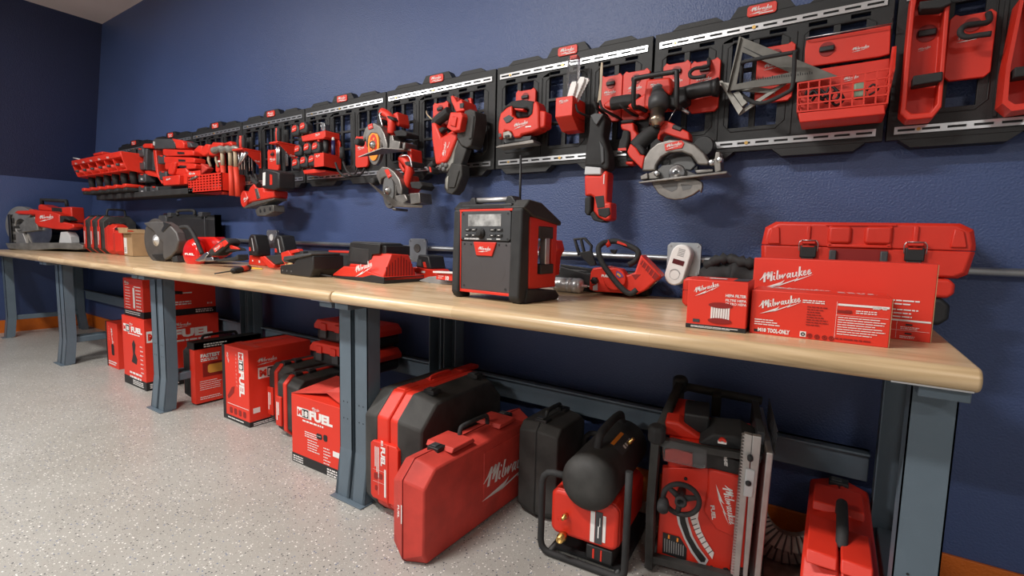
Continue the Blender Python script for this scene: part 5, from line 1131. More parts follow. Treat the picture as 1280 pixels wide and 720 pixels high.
# ---- basket with parts
F = wallF(-.066); g = crop(880, 0, .264)
t = thing('parts_basket', 'red wire-fronted basket with cables inside, on the panel right of the metal square', 'basket', origin(F, g([(450, 575), (860, 540)]), .1))
b = MB(); b.slab(F, g([(485, 190), (885, 118), (880, 255), (830, 268), (475, 318), (478, 230)]), 0, .012); b.slab(F, g([(455, 340), (880, 275), (870, 500), (450, 530)]), 0, .006); build('back_plate', b, 'red', t, .002)
b = MB(); b.tube([F.at(*g([q])[0], d) for q, d in (((483, 185), 0), ((483, 180), .03), ((888, 112), .03), ((892, 90), .0))], .002, 6); build('top_wire', b, 'silver', t)
D1 = .125
b = MB(); b.slab(F, g([(445, 535), (855, 490), (860, 540), (452, 580)]), .01, D1); build('bottom', b, 'red', t, .003)
b = MB()
nx, nz = 8, 4; P00, P10, P01, P11 = [F.px(*q, D1) for q in g([(442, 530), (868, 488), (445, 395), (880, 325)])]
def bil(s_, r_): 
    a = (P00[0]*(1-s_)+P10[0]*s_, P00[1]*(1-s_)+P10[1]*s_); c = (P01[0]*(1-s_)+P11[0]*s_, P01[1]*(1-s_)+P11[1]*s_); return F.P(a[0]*(1-r_)+c[0]*r_, a[1]*(1-r_)+c[1]*r_, D1)
for i in range(nx+1): b.tube([bil(i/nx, 0), bil(i/nx, 1)], .0028, 4, smooth=False)
for j in range(nz+1): b.tube([bil(0, j/nz), bil(1, j/nz)], .0028, 4, smooth=False)
for s_ in (0, 1):
    for j in range(nz+1): p = bil(s_, j/nz); b.tube([p, p-F.n*(D1-.01)], .0028, 4, smooth=False)
    for q in (.4, .7): b.tube([bil(s_, 0)-F.n*D1*q, bil(s_, 1)-F.n*D1*q], .0028, 4, smooth=False)
build('wire_front', b, 'red', t)
b = MB(); b.prism(F, F.pxs(g([(872, 330), (898, 222), (912, 215), (905, 320), (885, 420), (868, 490)]), .10), .0, .012) if 0 else b.add([F.at(*g([q])[0], d) for q, d in (((898, 222), .02), ((912, 218), .02), ((905, 325), .1), ((868, 490), D1), ((860, 488), .02))], [(0, 1, 2, 3, 4)]); o_ = build('side_panel', b, 'red', t); so = o_.modifiers.new('Solidify', 'SOLIDIFY'); so.thickness = .004
b = MB(); plogo(b, F, *g([(700, 240)])[0], *g([(785, 222)])[0], .0135); plogo(b, F, *g([(660, 380)])[0], *g([(735, 365)])[0], .008); build('lettering', b, 'ink', t)
c = F.px(*g([(582, 232)])[0], .014); b = MB(); b.ring(F, c[0], c[1], .022, 0, .012, .014, n=24); kn = build('knob', b, 'darkred', t); b = MB(); b.box(F, c[0]-.02, c[0]+.02, c[1]-.008, c[1]+.008, .014, .022); build('grip_bar', b, 'black', kn, .003)
b = MB(); rr = random.Random(5); base = [F.at(*q, .07) for q in g([(490, 460), (520, 430), (560, 470), (600, 410), (640, 450), (600, 480), (560, 430), (500, 420), (480, 450)])]; b.tube(smooth_path(base, 5), .004, 7); b.tube(smooth_path([p+V((.012, .02, -.008)) for p in base], 5), .004, 7); b.tube(smooth_path([F.at(*q, .07) for q in g([(770, 430), (800, 400), (825, 420), (800, 440), (780, 450)])], 5), .003, 7)
solo('cable_bundle', 'coiled black cables inside the red wire-fronted basket', 'cable', b, 'black')
b = MB(); b.slab(F, g([(710, 395), (765, 385), (768, 455), (712, 460)]), .04, .08); solo('battery_cell', 'small green and grey part inside the red wire-fronted basket', 'part', b, 'green', .004)
# ---- metal squares
F = wallF(-.115, 3, -.2)
b = MB(); o = F.pxs(g([(172, 175), (640, 365), (120, 432)]), 0); tri = F.pxs(g([(183, 250), (405, 345), (155, 400)]), 0); sl = F.pxs(g([(182, 222), (255, 262), (262, 272), (188, 235)]), 0)
def tri_ring(b, F, o, i, d0, d1):
    n = len(o); vs = [F.P(*p, d1) for p in o]+[F.P(*p, d1) for p in i]+[F.P(*p, d0) for p in o]+[F.P(*p, d0) for p in i]; fs = []
    for k in range(n): j = (k+1) % n; fs += [(k, j, n+j, n+k), (2*n+j, 2*n+k, 3*n+k, 3*n+j), (k, 2*n+k, 2*n+j, j), (n+k, n+j, 3*n+j, 3*n+k)]
    b.add(vs, fs)
t = thing('speed_square', 'large grey triangular metal square hanging over a black wire hook', 'square', origin(F, g([(172, 175), (640, 365), (120, 432)])), None)
tri_ring(b, F, o, tri, 0, .006); build('square_plate', b, 'aged_metal', t, .001)
b = MB(); q = F.pxs(g([(118, 425), (112, 440), (168, 180), (178, 182)]), 0); b.prism(F, [q[0], q[1], q[2], q[3]], -.008, .016); build('square_flange', b, 'aged_metal', t, .001)
b = MB()
for k in range(30): 
    x = 190+k*11; y = 387-k*1.25; b.flat(F, F.pxs(g([(x, y), (x+4, y-.4), (x+4, y-10-(k % 4 == 0)*5), (x, y-10-(k % 4 == 0)*5)]), .007), .007)
b.flat(F, F.pxs(g([(182, 222), (192, 224), (290, 270), (286, 276)]), .007), .007); build('scale_marks', b, 'black_ink', t)
b = MB(); F2 = wallF(-.095); t = thing('combination_square', 'bright small metal square hanging diagonally behind the large one', 'square', origin(F2, g([(170, 548)])))
o = F2.pxs(g([(60, 385), (170, 548), (390, 395), (350, 380), (330, 420), (60, 385)][:4]), 0); b.prism(F2, F2.pxs(g([(75, 390), (92, 388), (190, 520), (168, 550)]), 0), 0, .02); b.prism(F2, F2.pxs(g([(168, 550), (160, 532), (372, 395), (392, 400)]), 0), 0, .006); build('square_frame', b, 'old_metal', t, .001)
b = MB(); b.prism(F2, F2.pxs(g([(135, 440), (165, 430), (205, 485), (180, 505)]), .02), 0, .02); b.prism(F2, F2.pxs(g([(40, 382), (340, 425), (335, 445), (150, 430), (50, 395)]), 0), -.004, .002); build('square_head', b, 'old_metal', t, .001)
F = wallF(-.066)
b = MB(); L_ = lambda x, y, d: F.at(*g([(x, y)])[0], d)
b.tube(smooth_path([L_(180, 300, .01), L_(175, 420, .01), L_(180, 450, .03), L_(265, 490, .11), L_(390, 440, .115), L_(420, 400, .115), L_(428, 260, .115), L_(415, 250, .11), L_(200, 290, .085), L_(185, 300, .05), L_(180, 300, .01)], 4), .0065, 8); solo('wire_hook', 'black wire loop hook holding the large metal square', 'hook', b, 'rubber')
# ---- big drill with hoop
F = wallF(-.19); g = crop(750, 60, 1/6)
t = thing('hole_drill', 'big red drill with a square wire hoop and bronze chuck, hanging above the circular saw', 'drill', origin(F, g([(420, 590)])))
b = MB(); b.slab(F, g([(345, 235), (525, 215), (540, 300), (520, 350), (440, 300), (390, 320), (375, 450), (325, 450), (330, 350)]), -.10, .0); b.slab(F, g([(200, 430), (330, 340), (370, 330), (370, 460), (230, 455)]), -.09, -.02); b.slab(F, g([(65, 385), (100, 385), (95, 450), (30, 450), (20, 420)]), -.09, -.04); b.slab(F, g([(245, 460), (330, 465), (290, 500)]), -.08, -.04); build('housing', b, 'red', t, .008)
b = MB(); b.tube([F.at(*q, -.05) for q in g([(85, 418), (200, 400), (300, 395)])], .0245, 12); b.slab(F, g([(500, 300), (640, 285), (645, 390), (560, 440), (480, 430)]), -.10, -.02); build('grip', b, 'rubber', t, .006)
b = MB(); b.tube([F.at(*q, -.05) for q in g([(620, 345), (700, 325), (830, 300), (850, 296)])], [.024, .026, .026, .027], 12); b.tube([F.at(*q, -.05) for q in g([(845, 300), (885, 295)])], [.028, .033], 12); build('side_handle', b, 'black', t)
pb, pt = F.at(*g([(450, 335)])[0], -.03), F.at(*g([(432, 470)])[0], .0); ax = pt-pb
b = MB(); b.lathe(pb-ax.normalized()*.02, ax, [(0, .036), (.02, .038), (.025, .034), (.045, .034), (.05, .038), (ax.length, .036), (ax.length+.012, .030)], 28); build('gear_case', b, 'charcoal', t)
c0 = pt; c1 = F.at(*g([(424, 590)])[0], .02); ax = c1-c0; l = ax.length
b = MB(); b.lathe(c0, ax, [(0, .024), (l*.45, .024), (l*.5, .027), (l*.75, .027), (l*.85, .018), (l*.98, .015)], 24); ck = build('chuck', b, 'bronze', t)
b = MB(); b.lathe(c1-ax*.03, ax, [(0, .011), (.004, .011)], 14); build('chuck_hole', b, 'black_ink', ck)
b = MB(); b.tube(smooth_path([F.at(*g([q])[0], d) for q, d in (((350, 470), -.03), ((290, 445), .0), ((252, 430), .03), ((258, 240), .05), ((285, 225), .05), ((540, 182), .05), ((575, 195), .05), ((575, 420), .04), ((600, 450), .0))], 3), .0085, 10); build('wire_hoop', b, 'black', t)
b = MB(); plogo2(b, F, *g([(375, 285), (450, 275)]), .0012); build('lettering', b, 'ink', t)
b = MB(); b.tube([F.at(*q, .0) for q in g([(600, 450), (670, 490)])], .006, 8); b.tube([F.at(*q, .0) for q in g([(565, 460), (515, 545)])], .0016, 6); build('chuck_key', b, 'silver', t)
# ---- hooks around
F = wallF(-.066); g = crop(685, 60, .1389)
L_ = lambda x, y, d: (*g([(x, y)])[0], d)
hook('panel_hook', 'black bent hook in front of the white blade bin', F, [L_(400, 640, 0), L_(370, 620, .04), L_(290, 585, .09), L_(262, 560, .10), L_(250, 505, .10)])
hook('panel_hook', 'black bent hook over the mounting plate nearest the blade bin', F, [L_(660, 640, 0), L_(600, 610, .04), L_(510, 560, .09), L_(480, 530, .10), L_(465, 475, .10)], .0055)
hook('panel_hook', 'black bent hook holding the reciprocating saw', F, [L_(560, 640, 0), L_(480, 570, .05), L_(440, 540, .09), L_(420, 500, .10), L_(405, 485, .10)], .006)
g6 = crop(750, 60, 1/6); L6 = lambda x, y, d: (*g6([(x, y)])[0], d)
hook('panel_hook', 'black bent hook under the second red plate from the blade bin', F, [L6(300, 510, 0), L6(250, 500, .04), L6(180, 450, .08), L6(150, 420, .09), L6(140, 385, .09)], .0055)
# ---- reciprocating saw
F = wallF(-.16); g = crop(720, 120, .2222)
t = thing('reciprocating_saw', 'long red and black reciprocating saw hanging straight down with its brown blade up', 'saw', origin(F, g([(170, 700)])))
b = MB(); b.slab(F, g([(75, 110), (150, 95), (165, 120), (150, 220), (180, 320), (185, 400), (160, 420), (140, 400), (45, 398), (50, 320), (70, 200)]), -.075, .0); bd = build('body', b, 'rubber', t, .012, 3)
b = MB(); b.slab(F, g([(78, 108), (105, 95), (155, 100), (115, 165), (100, 150)]), -.05, .012); b.slab(F, g([(130, 250), (155, 290), (158, 370), (140, 385), (135, 300)]), 0, .006); build('shoe', b, 'charcoal', t, .004)
b = MB(); b.slab(F, g([(50, 395), (138, 402), (140, 442), (45, 442)]), -.075, .002); build('silver_band', b, 'lightgrey', t, .004)
b = MB(); b.slab(F, g([(45, 445), (138, 448), (160, 415), (178, 430), (168, 600), (195, 595), (195, 695), (160, 705), (120, 680), (95, 650), (100, 570), (80, 560), (48, 565)]), -.07, -.002); build('housing', b, 'red', t, .008)
b = MB(); b.slab(F, g([(105, 565), (155, 560), (160, 625), (120, 630)]), -.01, .0); build('battery_socket', b, 'black_ink', t)
b = MB(); b.slab(F, g([(48, 570), (80, 562), (82, 640), (75, 670), (60, 672), (46, 655)]), -.065, .006); b.slab(F, g([(75, 665), (95, 645), (125, 690), (160, 702), (140, 712), (95, 700)]), -.065, .004); b.slab(F, g([(118, 632), (190, 625), (192, 670), (165, 690), (125, 675)]), -.06, .0); build('grip', b, 'rubber', t, .008)
b = MB(); ptext(b, F, 'SUPER', *g([(152, 500)])[0], g([(166, 500)])[0][0], g([(150, 440)])[0][1], .002) if 0 else b.rect(F, *[x for p in zip(F.px(*g([(154, 495)])[0], 0), F.px(*g([(161, 440)])[0], 0)) for x in p], .0015); build('lettering', b, 'ink', t)
b = MB(); g2 = crop(685, 60, .1389); b.slab(F, g2([(478, 128), (492, 130), (492, 200), (475, 480), (445, 490), (465, 320), (468, 200)]), -.012, -.009); build('saw_blade', b, 'tan_handle', t)
# ---- drill with black grip between
g = crop(770, 140, 1/6); F = wallF(-.12)
t = thing('cordless_drill', 'red and black cordless drill hanging between the reciprocating and circular saws', 'drill', origin(F, g([(100, 400)])))
b = MB(); b.slab(F, g([(30, 90), (130, 78), (135, 130), (165, 165), (130, 230), (110, 235), (100, 150), (40, 130)]), -.05, .0); b.slab(F, g([(70, 370), (130, 370), (130, 398), (72, 395)]), -.06, -.02); build('housing', b, 'red', t, .006)
b = MB(); b.slab(F, g([(30, 60), (130, 50), (130, 80), (35, 90)]), -.05, -.005); b.slab(F, g([(50, 130), (100, 140), (98, 200), (75, 290), (10, 288), (20, 220), (35, 190)]), -.045, .012); b.slab(F, g([(70, 240), (140, 235), (140, 370), (75, 370)]), -.07, -.02); build('grip', b, 'rubber', t, .008)
b = MB(); b.slab(F, g([(15, 272), (75, 268), (76, 288), (15, 290)]), .01, .014); build('battery_tab', b, 'red', t)
# ---- large circular saw
F = wallF(-.23)
t = thing('circular_saw', 'large circular saw with a grey upper guard and red badge, lowest tool below the panels', 'circular saw', origin(F, g([(420, 655)])))
cu, cv = F.px(*g([(450, 452)])[0], 0); R1 = abs(F.px(*g([(195, 440)])[0], 0)[0]-cu)*.98; R1b = R1
b = MB(); b.slab(F, g([(192, 445), (210, 345), (250, 280), (310, 230), (400, 205), (500, 208), (590, 240), (660, 305), (700, 372), (690, 400), (610, 395), (560, 325), (490, 300), (400, 305), (340, 340), (300, 400), (295, 440)]), -.035, .0); ug = build('upper_guard', b, 'saw_metal', t, .006, 3)
b = MB(); b.slab(F, g([(300, 440), (345, 400), (430, 390), (470, 410), (560, 450), (650, 490), (600, 520), (300, 510)]), -.04, -.012); b.slab(F, g([(330, 360), (560, 320), (600, 400), (560, 440), (350, 420)]), -.05, -.035); build('motor_plate', b, 'grey_dark', t, .004)
lo = [(262, 525), (280, 560), (320, 615), (380, 648), (440, 658), (510, 650), (580, 620), (625, 585), (635, 608), (650, 560), (645, 525), (600, 500), (450, 500)]
b = MB(); b.slab(F, g(lo), -.022, -.004); lg_ = build('lower_guard', b, 'saw_metal', t, .004)
b = MB()
for q in ([(320, 530), (440, 515), (465, 520), (460, 580), (420, 600), (360, 575)], [(485, 540), (575, 548), (560, 575), (500, 592)]): b.slab(F, g(q), -.006, -.0035)
build('guard_recess', b, 'grey_dark', lg_, .001)
c = F.px(*g([(450, 452)])[0], .01); b = MB(); b.lathe(F.P(c[0], c[1], -.012), F.n, [(0, .028), (.012, .028), (.016, .024), (.018, .016), (.022, .014)], 24); ar = build('arbor_bolt', b, 'silver', t); b = MB(); b.ring(F, c[0], c[1], .0085, 0, .009, .0108, n=6); build('hex_socket', b, 'black_ink', ar)
b = MB(); b.prism(F, F.pxs(g([(168, 522), (832, 440), (832, 462), (172, 536)]), .02), -.07, .02); build('base_shoe', b, 'saw_metal', t, .002)
b = MB(); b.slab(F, g([(240, 460), (300, 435), (330, 465), (320, 500), (240, 505)]), -.05, .0); b.slab(F, g([(180, 480), (235, 455), (240, 500), (185, 510)]), -.03, .01); b.slab(F, g([(700, 365), (740, 350), (745, 300), (780, 295), (790, 440), (740, 460), (735, 400), (700, 405)]), -.04, .01); b.slab(F, g([(590, 435), (730, 425), (730, 450), (600, 462)]), -.03, -.005); br_ = build('shoe_bracket', b, 'saw_metal', t, .003)
b = MB()
for x, y in ((310, 462), (720, 380), (780, 360)): c = F.px(*g([(x, y)])[0], 0); b.lathe(F.P(c[0], c[1], -.01), F.n, [(0, .010), (.02, .010), (.022, .006)], 12)
build('bolt', b, 'silver', br_)
b = MB(); b.prism(F, F.pxs(g([(362, 240), (490, 210), (512, 235), (495, 270), (370, 292)]), .003), -.002, .003); bg = build('badge', b, 'red', t, .001); b = MB(); plogo2(b, F, *g([(375, 268), (497, 240)]), .0038); build('lettering', b, 'ink', bg)
b = MB(); b.tube([F.at(*q, d) for q, d in zip(g([(150, 270), (200, 215), (260, 165), (320, 130)]), (-.05, -.05, -.05, -.06))], [.032, .029, .027, .024], 14); b.slab(F, g([(145, 225), (125, 255), (190, 325), (215, 320), (210, 280), (180, 240)]), -.09, -.02); build('rear_grip', b, 'rubber', t, .006)
b = MB(); b.slab(F, g([(80, 300), (105, 235), (150, 270), (180, 320), (215, 325), (195, 430), (100, 335)]), -.10, -.015); b.slab(F, g([(335, 100), (345, 78), (370, 62), (430, 85), (480, 118), (545, 150), (555, 215), (500, 205), (410, 175), (360, 155), (330, 175), (325, 212), (308, 205), (312, 170)]), -.09, -.04); build('housing', b, 'red', t, .008)
b = MB(); b.slab(F, g([(430, 90), (500, 115), (480, 145), (415, 122)]), -.09, -.036); b.ring(F, *F.px(*g([(655, 260)])[0], -.07), .035, 0, -.12, -.06, n=24); build('handle_insert', b, 'black', t, .003)
b = MB(); c = F.px(*g([(370, 375)])[0], -.03); b.ring(F, c[0], c[1], .016, .009, -.034, -.028, n=20); b.slab(F, g([(585, 425), (610, 405), (608, 430), (592, 436)]), -.03, -.004); build('depth_lever', b, 'black', t)
# ---- jigsaw
g = crop(610, 100, .1389); F = wallF(-.17)
t = thing('jigsaw', 'red jigsaw with a black handle and grey foot, hanging above the radio', 'jigsaw', origin(F, g([(230, 600)])))
b = MB(); b.slab(F, g([(92, 380), (110, 300), (170, 245), (215, 225), (215, 320), (260, 345), (360, 335), (395, 300), (405, 200), (435, 185), (455, 240), (460, 440), (390, 470), (300, 490), (285, 515), (230, 520), (210, 470), (150, 455), (130, 520), (95, 535), (88, 440)]), -.07, 0); b.slab(F, g([(455, 270), (518, 280), (512, 420), (460, 440)]), -.07, -.01); build('housing', b, 'red', t, .008)
b = MB(); b.slab(F, g([(125, 280), (150, 235), (210, 190), (300, 175), (410, 190), (405, 260), (395, 320), (350, 320), (370, 270), (350, 250), (310, 260), (230, 250), (210, 240), (170, 248)]), -.065, -.002); b.slab(F, g([(215, 260), (390, 250), (380, 330), (280, 345), (220, 318)]), -.05, -.03); build('grip', b, 'rubber', t, .01)
b = MB(); b.slab(F, g([(235, 252), (320, 258), (315, 275), (240, 268)]), -.03, .004); build('trigger', b, 'red', t, .002)
b = MB(); b.slab(F, g([(132, 345), (185, 312), (230, 340), (190, 380), (160, 388)]), -.002, .004); b.slab(F, g([(90, 478), (118, 480), (118, 512), (92, 518)]), -.002, .003); b.slab(F, g([(128, 525), (270, 512), (390, 500), (380, 540), (150, 570)]), -.06, -.012); build('vent_panel', b, 'charcoal', t, .002)
b = MB(); b.slab(F, g([(132, 470), (185, 455), (215, 490), (210, 522), (135, 525)]), -.004, .008); kn = build('orbit_dial', b, 'old_metal', t, .003); b = MB(); b.slab(F, g([(142, 500), (185, 490), (190, 510), (150, 518)]), .006, .014); build('dial_lever', b, 'black', kn, .002)
b = MB(); b.prism(F, F.pxs(g([(66, 602), (100, 585), (400, 535), (415, 560), (400, 568), (75, 612)]), .0), -.065, .0); build('foot_plate', b, 'saw_metal', t, .002)
b = MB(); plogo2(b, F, *g([(232, 425), (362, 385)]), .0015); b.rect(F, F.px(*g([(338, 424)])[0], 0)[0], F.px(*g([(388, 420)])[0], 0)[0], F.px(*g([(360, 426)])[0], 0)[1], F.px(*g([(360, 415)])[0], 0)[1], .0015); build('lettering', b, 'ink', t)
# ---- blade bin
g = crop(685, 60, .1389); F = wallF(-.066)
t = thing('blade_bin', 'red bin full of white saw blades and a clear tube, between jigsaw and reciprocating saw', 'bin', origin(F, g([(200, 680)])))
tp = [F.px(*q, .10) for q in g([(70, 448), (222, 428), (218, 612), (72, 615)])]
b = MB(); fr = F.pxs(g([(70, 448), (222, 428), (218, 612), (78, 615)]), .12); u0, u1, v1, v0 = fr[0][0], fr[1][0], (fr[0][1]+fr[1][1])/2, (fr[2][1]+fr[3][1])/2
b.box(F, u0, u1, v0, v1, .114, .12); b.box(F, u0, u0+.004, v0, v1, .0, .115); b.box(F, u1-.004, u1, v0, v1, 0, .115); b.box(F, u0, u1, v0, v1, 0, .005)
Ss = side(F, 0); b.prism(Ss, [(-.12, v0), (0, v0), (0, v0-.045), (-.06, v0-.045)], u0, u1); build('bin_shell', b, 'red', t, .004)
b = MB(); plogo2(b, F, *g([(97, 490), (185, 475)]), .1215); build('lettering', b, 'ink', t)
um, dd = (u0+u1)/2, .06
b = MB(); b.box(F, u0+.022, u0+.068, v0+.02, v1+.165, .045, .075); tb = tag(build('blade_tube', b, 'clear', None, .004), 'tall clear plastic tube with a red label standing in the blade bin', 'container')
b = MB(); b.box(F, u0+.040, u0+.068, v1+.02, v1+.06, .0755, .0768); b.box(F, u0+.032, u0+.062, v1+.158, v1+.172, .05, .07); lb = build('tube_label', b, 'red', tb); lb.parent = tb; lb.location = LOC[lb]-LOC[tb]
b = MB(); b.box(F, u0+.042, u0+.064, v1+.008, v1+.02, .0755, .0768); b.rect(F, u0+.044, u0+.062, v1+.046, v1+.053, .0775); b.rect(F, u0+.046, u0+.055, v1+.036, v1+.04, .0775); lb2 = build('tube_print', b, 'ink', tb); lb2.parent = tb
for k, (du, an, ln, lab) in enumerate(((.012, 32, .055, 'short white saw blades leaning at the near left corner of the blade bin'), (.045, -22, .075, 'white saw blade leaning in the middle of the blade bin'), (.052, -30, .120, 'longest white saw blades fanned over the blade bin edge'), (.050, -25, .118, 'white saw blade pack behind the longest blades in the bin'), (.042, -17, .095, 'white saw blade beside the clear tube in the bin'))):
    G = Fr(F.P(u0+du, v1-.03, .05+.012*k), 0, roll=an); b = MB(); w_ = .012 if k else .008
    b.prism(G, [(-w_, 0), (w_, 0), (w_, ln-.01), (w_-.004, ln), (-w_+.003, ln-.004), (-w_, ln-.015)], -.002, .002)
    for q in range(int(ln/.012)): b.prism(G, [(w_, q*.012), (w_+.003, q*.012+.006), (w_, q*.012+.010)], -.0008, .0008)
    solo('saw_blade_pack', lab, 'saw blade', b, 'white')
# ---- band saw
g = crop(525, 110, .1946); F = wallF(-.17, -6, -1.55)
t = thing('band_saw', 'red and black portable band saw hanging diagonally with its grey body downward', 'band saw', origin(F, g([(190, 680)])))
b = MB(); b.slab(F, g([(285, 145), (320, 135), (350, 145), (355, 200), (335, 330), (325, 370), (300, 385), (265, 370), (235, 320), (240, 260), (270, 200)]), -.08, .0); b.slab(F, g([(200, 480), (265, 490), (268, 560), (235, 650), (205, 685), (170, 675), (153, 640), (160, 580), (185, 520)]), -.055, .0); b.slab(F, g([(320, 170), (345, 180), (330, 320), (310, 330)]), .0, .006); b.slab(F, g([(205, 520), (250, 530), (220, 640), (180, 640)]), .0, .006); b.slab(F, g([(240, 330), (262, 372), (300, 385), (262, 500), (215, 490), (205, 470)]), -.05, -.012); gd = build('wheel_guard', b, 'dusty_black', t, .005, 2)
b = MB(); b.slab(F, g([(200, 310), (245, 310), (240, 360), (225, 400), (215, 480), (185, 520), (165, 540), (170, 480), (190, 380)]), -.07, -.01); b.slab(F, g([(160, 580), (180, 560), (175, 660), (160, 640)]), -.01, .006); build('frame', b, 'old_metal', t, .005)
b = MB(); b.slab(F, g([(282, 390), (294, 390), (262, 505), (250, 500)]), -.03, -.02); build('blade', b, 'tan_handle', t)
b = MB(); b.slab(F, g([(70, 215), (92, 215), (110, 260), (130, 320), (205, 270), (225, 280), (160, 420), (185, 460), (160, 475), (100, 492), (95, 470), (75, 330)]), -.075, -.005); b.slab(F, g([(145, 310), (200, 285), (240, 300), (185, 440), (165, 475), (110, 490), (135, 430)]), -.08, .002); build('housing', b, 'red', t, .008)
b = MB(); b.slab(F, g([(195, 155), (262, 155), (272, 180), (255, 270), (210, 280), (170, 255)]), -.02, .035); b.slab(F, g([(205, 180), (235, 185), (225, 250), (190, 240)]), .034, .042); build('battery_mount', b, 'red', t, .006)
b = MB(); b.tube(smooth_path([F.at(*q, -.03) for q in g([(98, 235), (120, 205), (160, 175), (190, 150)])], 4), .026, 12); b.slab(F, g([(112, 260), (140, 248), (155, 262), (130, 290)]), -.04, -.01); b.tube([F.at(*q, -.03) for q in g([(95, 480), (75, 500), (62, 515)])], .018, 10); b.slab(F, g([(55, 500), (75, 515), (78, 548), (62, 552), (50, 530)]), -.05, .0); build('grip', b, 'rubber', t, .006)
b = MB(); b.slab(F, g([(58, 505), (68, 510), (72, 540), (64, 540)]), .0, .004); build('front_accent', b, 'red', t)
b = MB(); 
for q in ((125, 505), (145, 520), (160, 495), (140, 490)): c = F.px(*g([q])[0], 0); b.lathe(F.P(c[0], c[1], -.05), F.n, [(0, .012), (.045, .012), (.05, .008)], 10)
build('adjuster', b, 'grey_dark', t)
b = MB(); plogo2(b, F, *g([(152, 440), (168, 345)]), .0035); plogo2(b, F, *g([(178, 390), (192, 345)]), .0035, bolt=False); build('lettering', b, 'ink', t)
F = wallF(-.066)
t = thing('saw_bracket', 'red clamp-shaped wall bracket holding the band saw', 'mount', origin(F, g([(330, 140)])), None)
b = MB(); b.slab(F, g([(280, 75), (325, 60), (335, 135), (300, 140), (270, 130)]), 0, .02); b.slab(F, g([(195, 50), (212, 48), (235, 90), (265, 70), (285, 145), (230, 155), (200, 85)]), 0, .11); build('bracket', b, 'red', t, .004)
b = MB(); b.slab(F, g([(255, 100), (280, 95), (278, 125), (255, 128)]), .11, .114); c = F.px(*g([(300, 90)])[0], .02); b.ring(F, c[0], c[1], .014, 0, .02, .026, n=16); build('bracket_slot', b, 'black_ink', t)
hook('panel_hook', 'thin brown hook end beside the band saw grip', F, [(533, 139, 0), (534, 143, .06), (540, 149, .08), (545, 150, .02)], .0035, m='tan_handle')
# ---- two circular saws
g = crop(440, 130, .1875)
def small_saw(name, lab, F, P, badge, orange):
    t = thing(name, lab, 'circular saw', origin(F, g(P['shoe'])), 'pair of hanging circular saws')
    b = MB(); b.slab(F, g(P['upper']), -.05, .0); build('upper_guard', b, 'saw_metal', t, .006, 3)
    c = F.px(*g([P['c']])[0], 0); s = F.px(*g([P['low']])[0], 0); r = math.hypot(s[0]-c[0], s[1]-c[1])
    ex = P.get('ex', .62)
    def ell(r_, d0, d1, n=32): return [(c[0]+r_*ex*math.cos(2*PI*k/n), c[1]+r_*math.sin(2*PI*k/n)) for k in range(n)]
    b = MB(); b.prism(F, ell(r, 0, 0), -.03, -.008); build('lower_guard', b, 'saw_metal', t, .003)
    b = MB(); b.prism(F, ell(r*.78, 0, 0), -.01, -.002); bl = build('blade', b, 'orange_blade' if orange else 'grey_dark', t)
    if orange:
        b = MB(); b.prism(F, ell(r*.52, 0, 0), -.01, -.0005); b2 = build('blade_center', b, 'red', bl)
        b = MB()
        for k in range(5):
            a_ = k*2*PI/5; q = (c[0]+r*.3*ex*math.cos(a_), c[1]+r*.3*math.sin(a_)); b.ring(F, q[0], q[1], r*.07, 0, -.001, .0002, n=10)
        build('blade_slot', b, 'orange_blade', b2)
    b = MB(); b.lathe(F.P(c[0], c[1], -.01), F.n, [(0, .02), (.015, .02), (.017, .012), (.025, .012)], 18); build('arbor_bolt', b, 'silver', t)
    b = MB(); q = P['shoe']; b.prism(F, F.pxs(g(q), .06), -.02, .06) if 0 else b.add([F.at(*g([x])[0], d) for x, d in zip(q, (.06, .05, -.03, -.03, .0))], [(0, 1, 2, 3, 4)] if len(q) == 5 else [(0, 1, 2, 3)]); sh = build('base_shoe', b, 'saw_metal', t); so = sh.modifiers.new('Solidify', 'SOLIDIFY'); so.thickness = .005
    b = MB(); [b.slab(F, g(x), -.09, -.005) for x in P['brk']]; build('shoe_bracket', b, 'saw_metal', t, .004)
    b = MB(); [b.slab(F, g(x), -.14, -.06) for x in P['red']]; build('housing', b, 'red', t, .006)
    b = MB(); b.tube(smooth_path([F.at(*g([x])[0], -.05) for x in P['hnd']], 4), .021, 10); build('handle', b, 'red', t)
    b = MB(); b.tube(smooth_path([F.at(*g([x])[0], -.03) for x in P['loop']], 4), .004, 8); build('rafter_hook', b, 'silver', t)
    b = MB(); [b.slab(F, g(x), -.12, -.03) for x in P['blk']]; c2 = F.px(*g([P['knob']])[0], -.03); b.lathe(F.P(c2[0], c2[1], -.03), F.n, [(0, .02), (.04, .018), (.045, .012)], 14); build('grip', b, 'rubber', t, .008)
    b = MB(); b.slab(F, g(badge), -.002, .004); bg = build('badge', b, 'red', t, .001)
    m0, m1 = badge[3], badge[2]; b = MB(); plogo2(b, F, *g([((m0[0]*.8+m1[0]*.2), (m0[1]*.8+m1[1]*.2)-12), ((m0[0]*.2+m1[0]*.8), (m0[1]*.2+m1[1]*.8)-12)]), .0048); build('lettering', b, 'ink', bg)
F = wallF(-.22, 0)
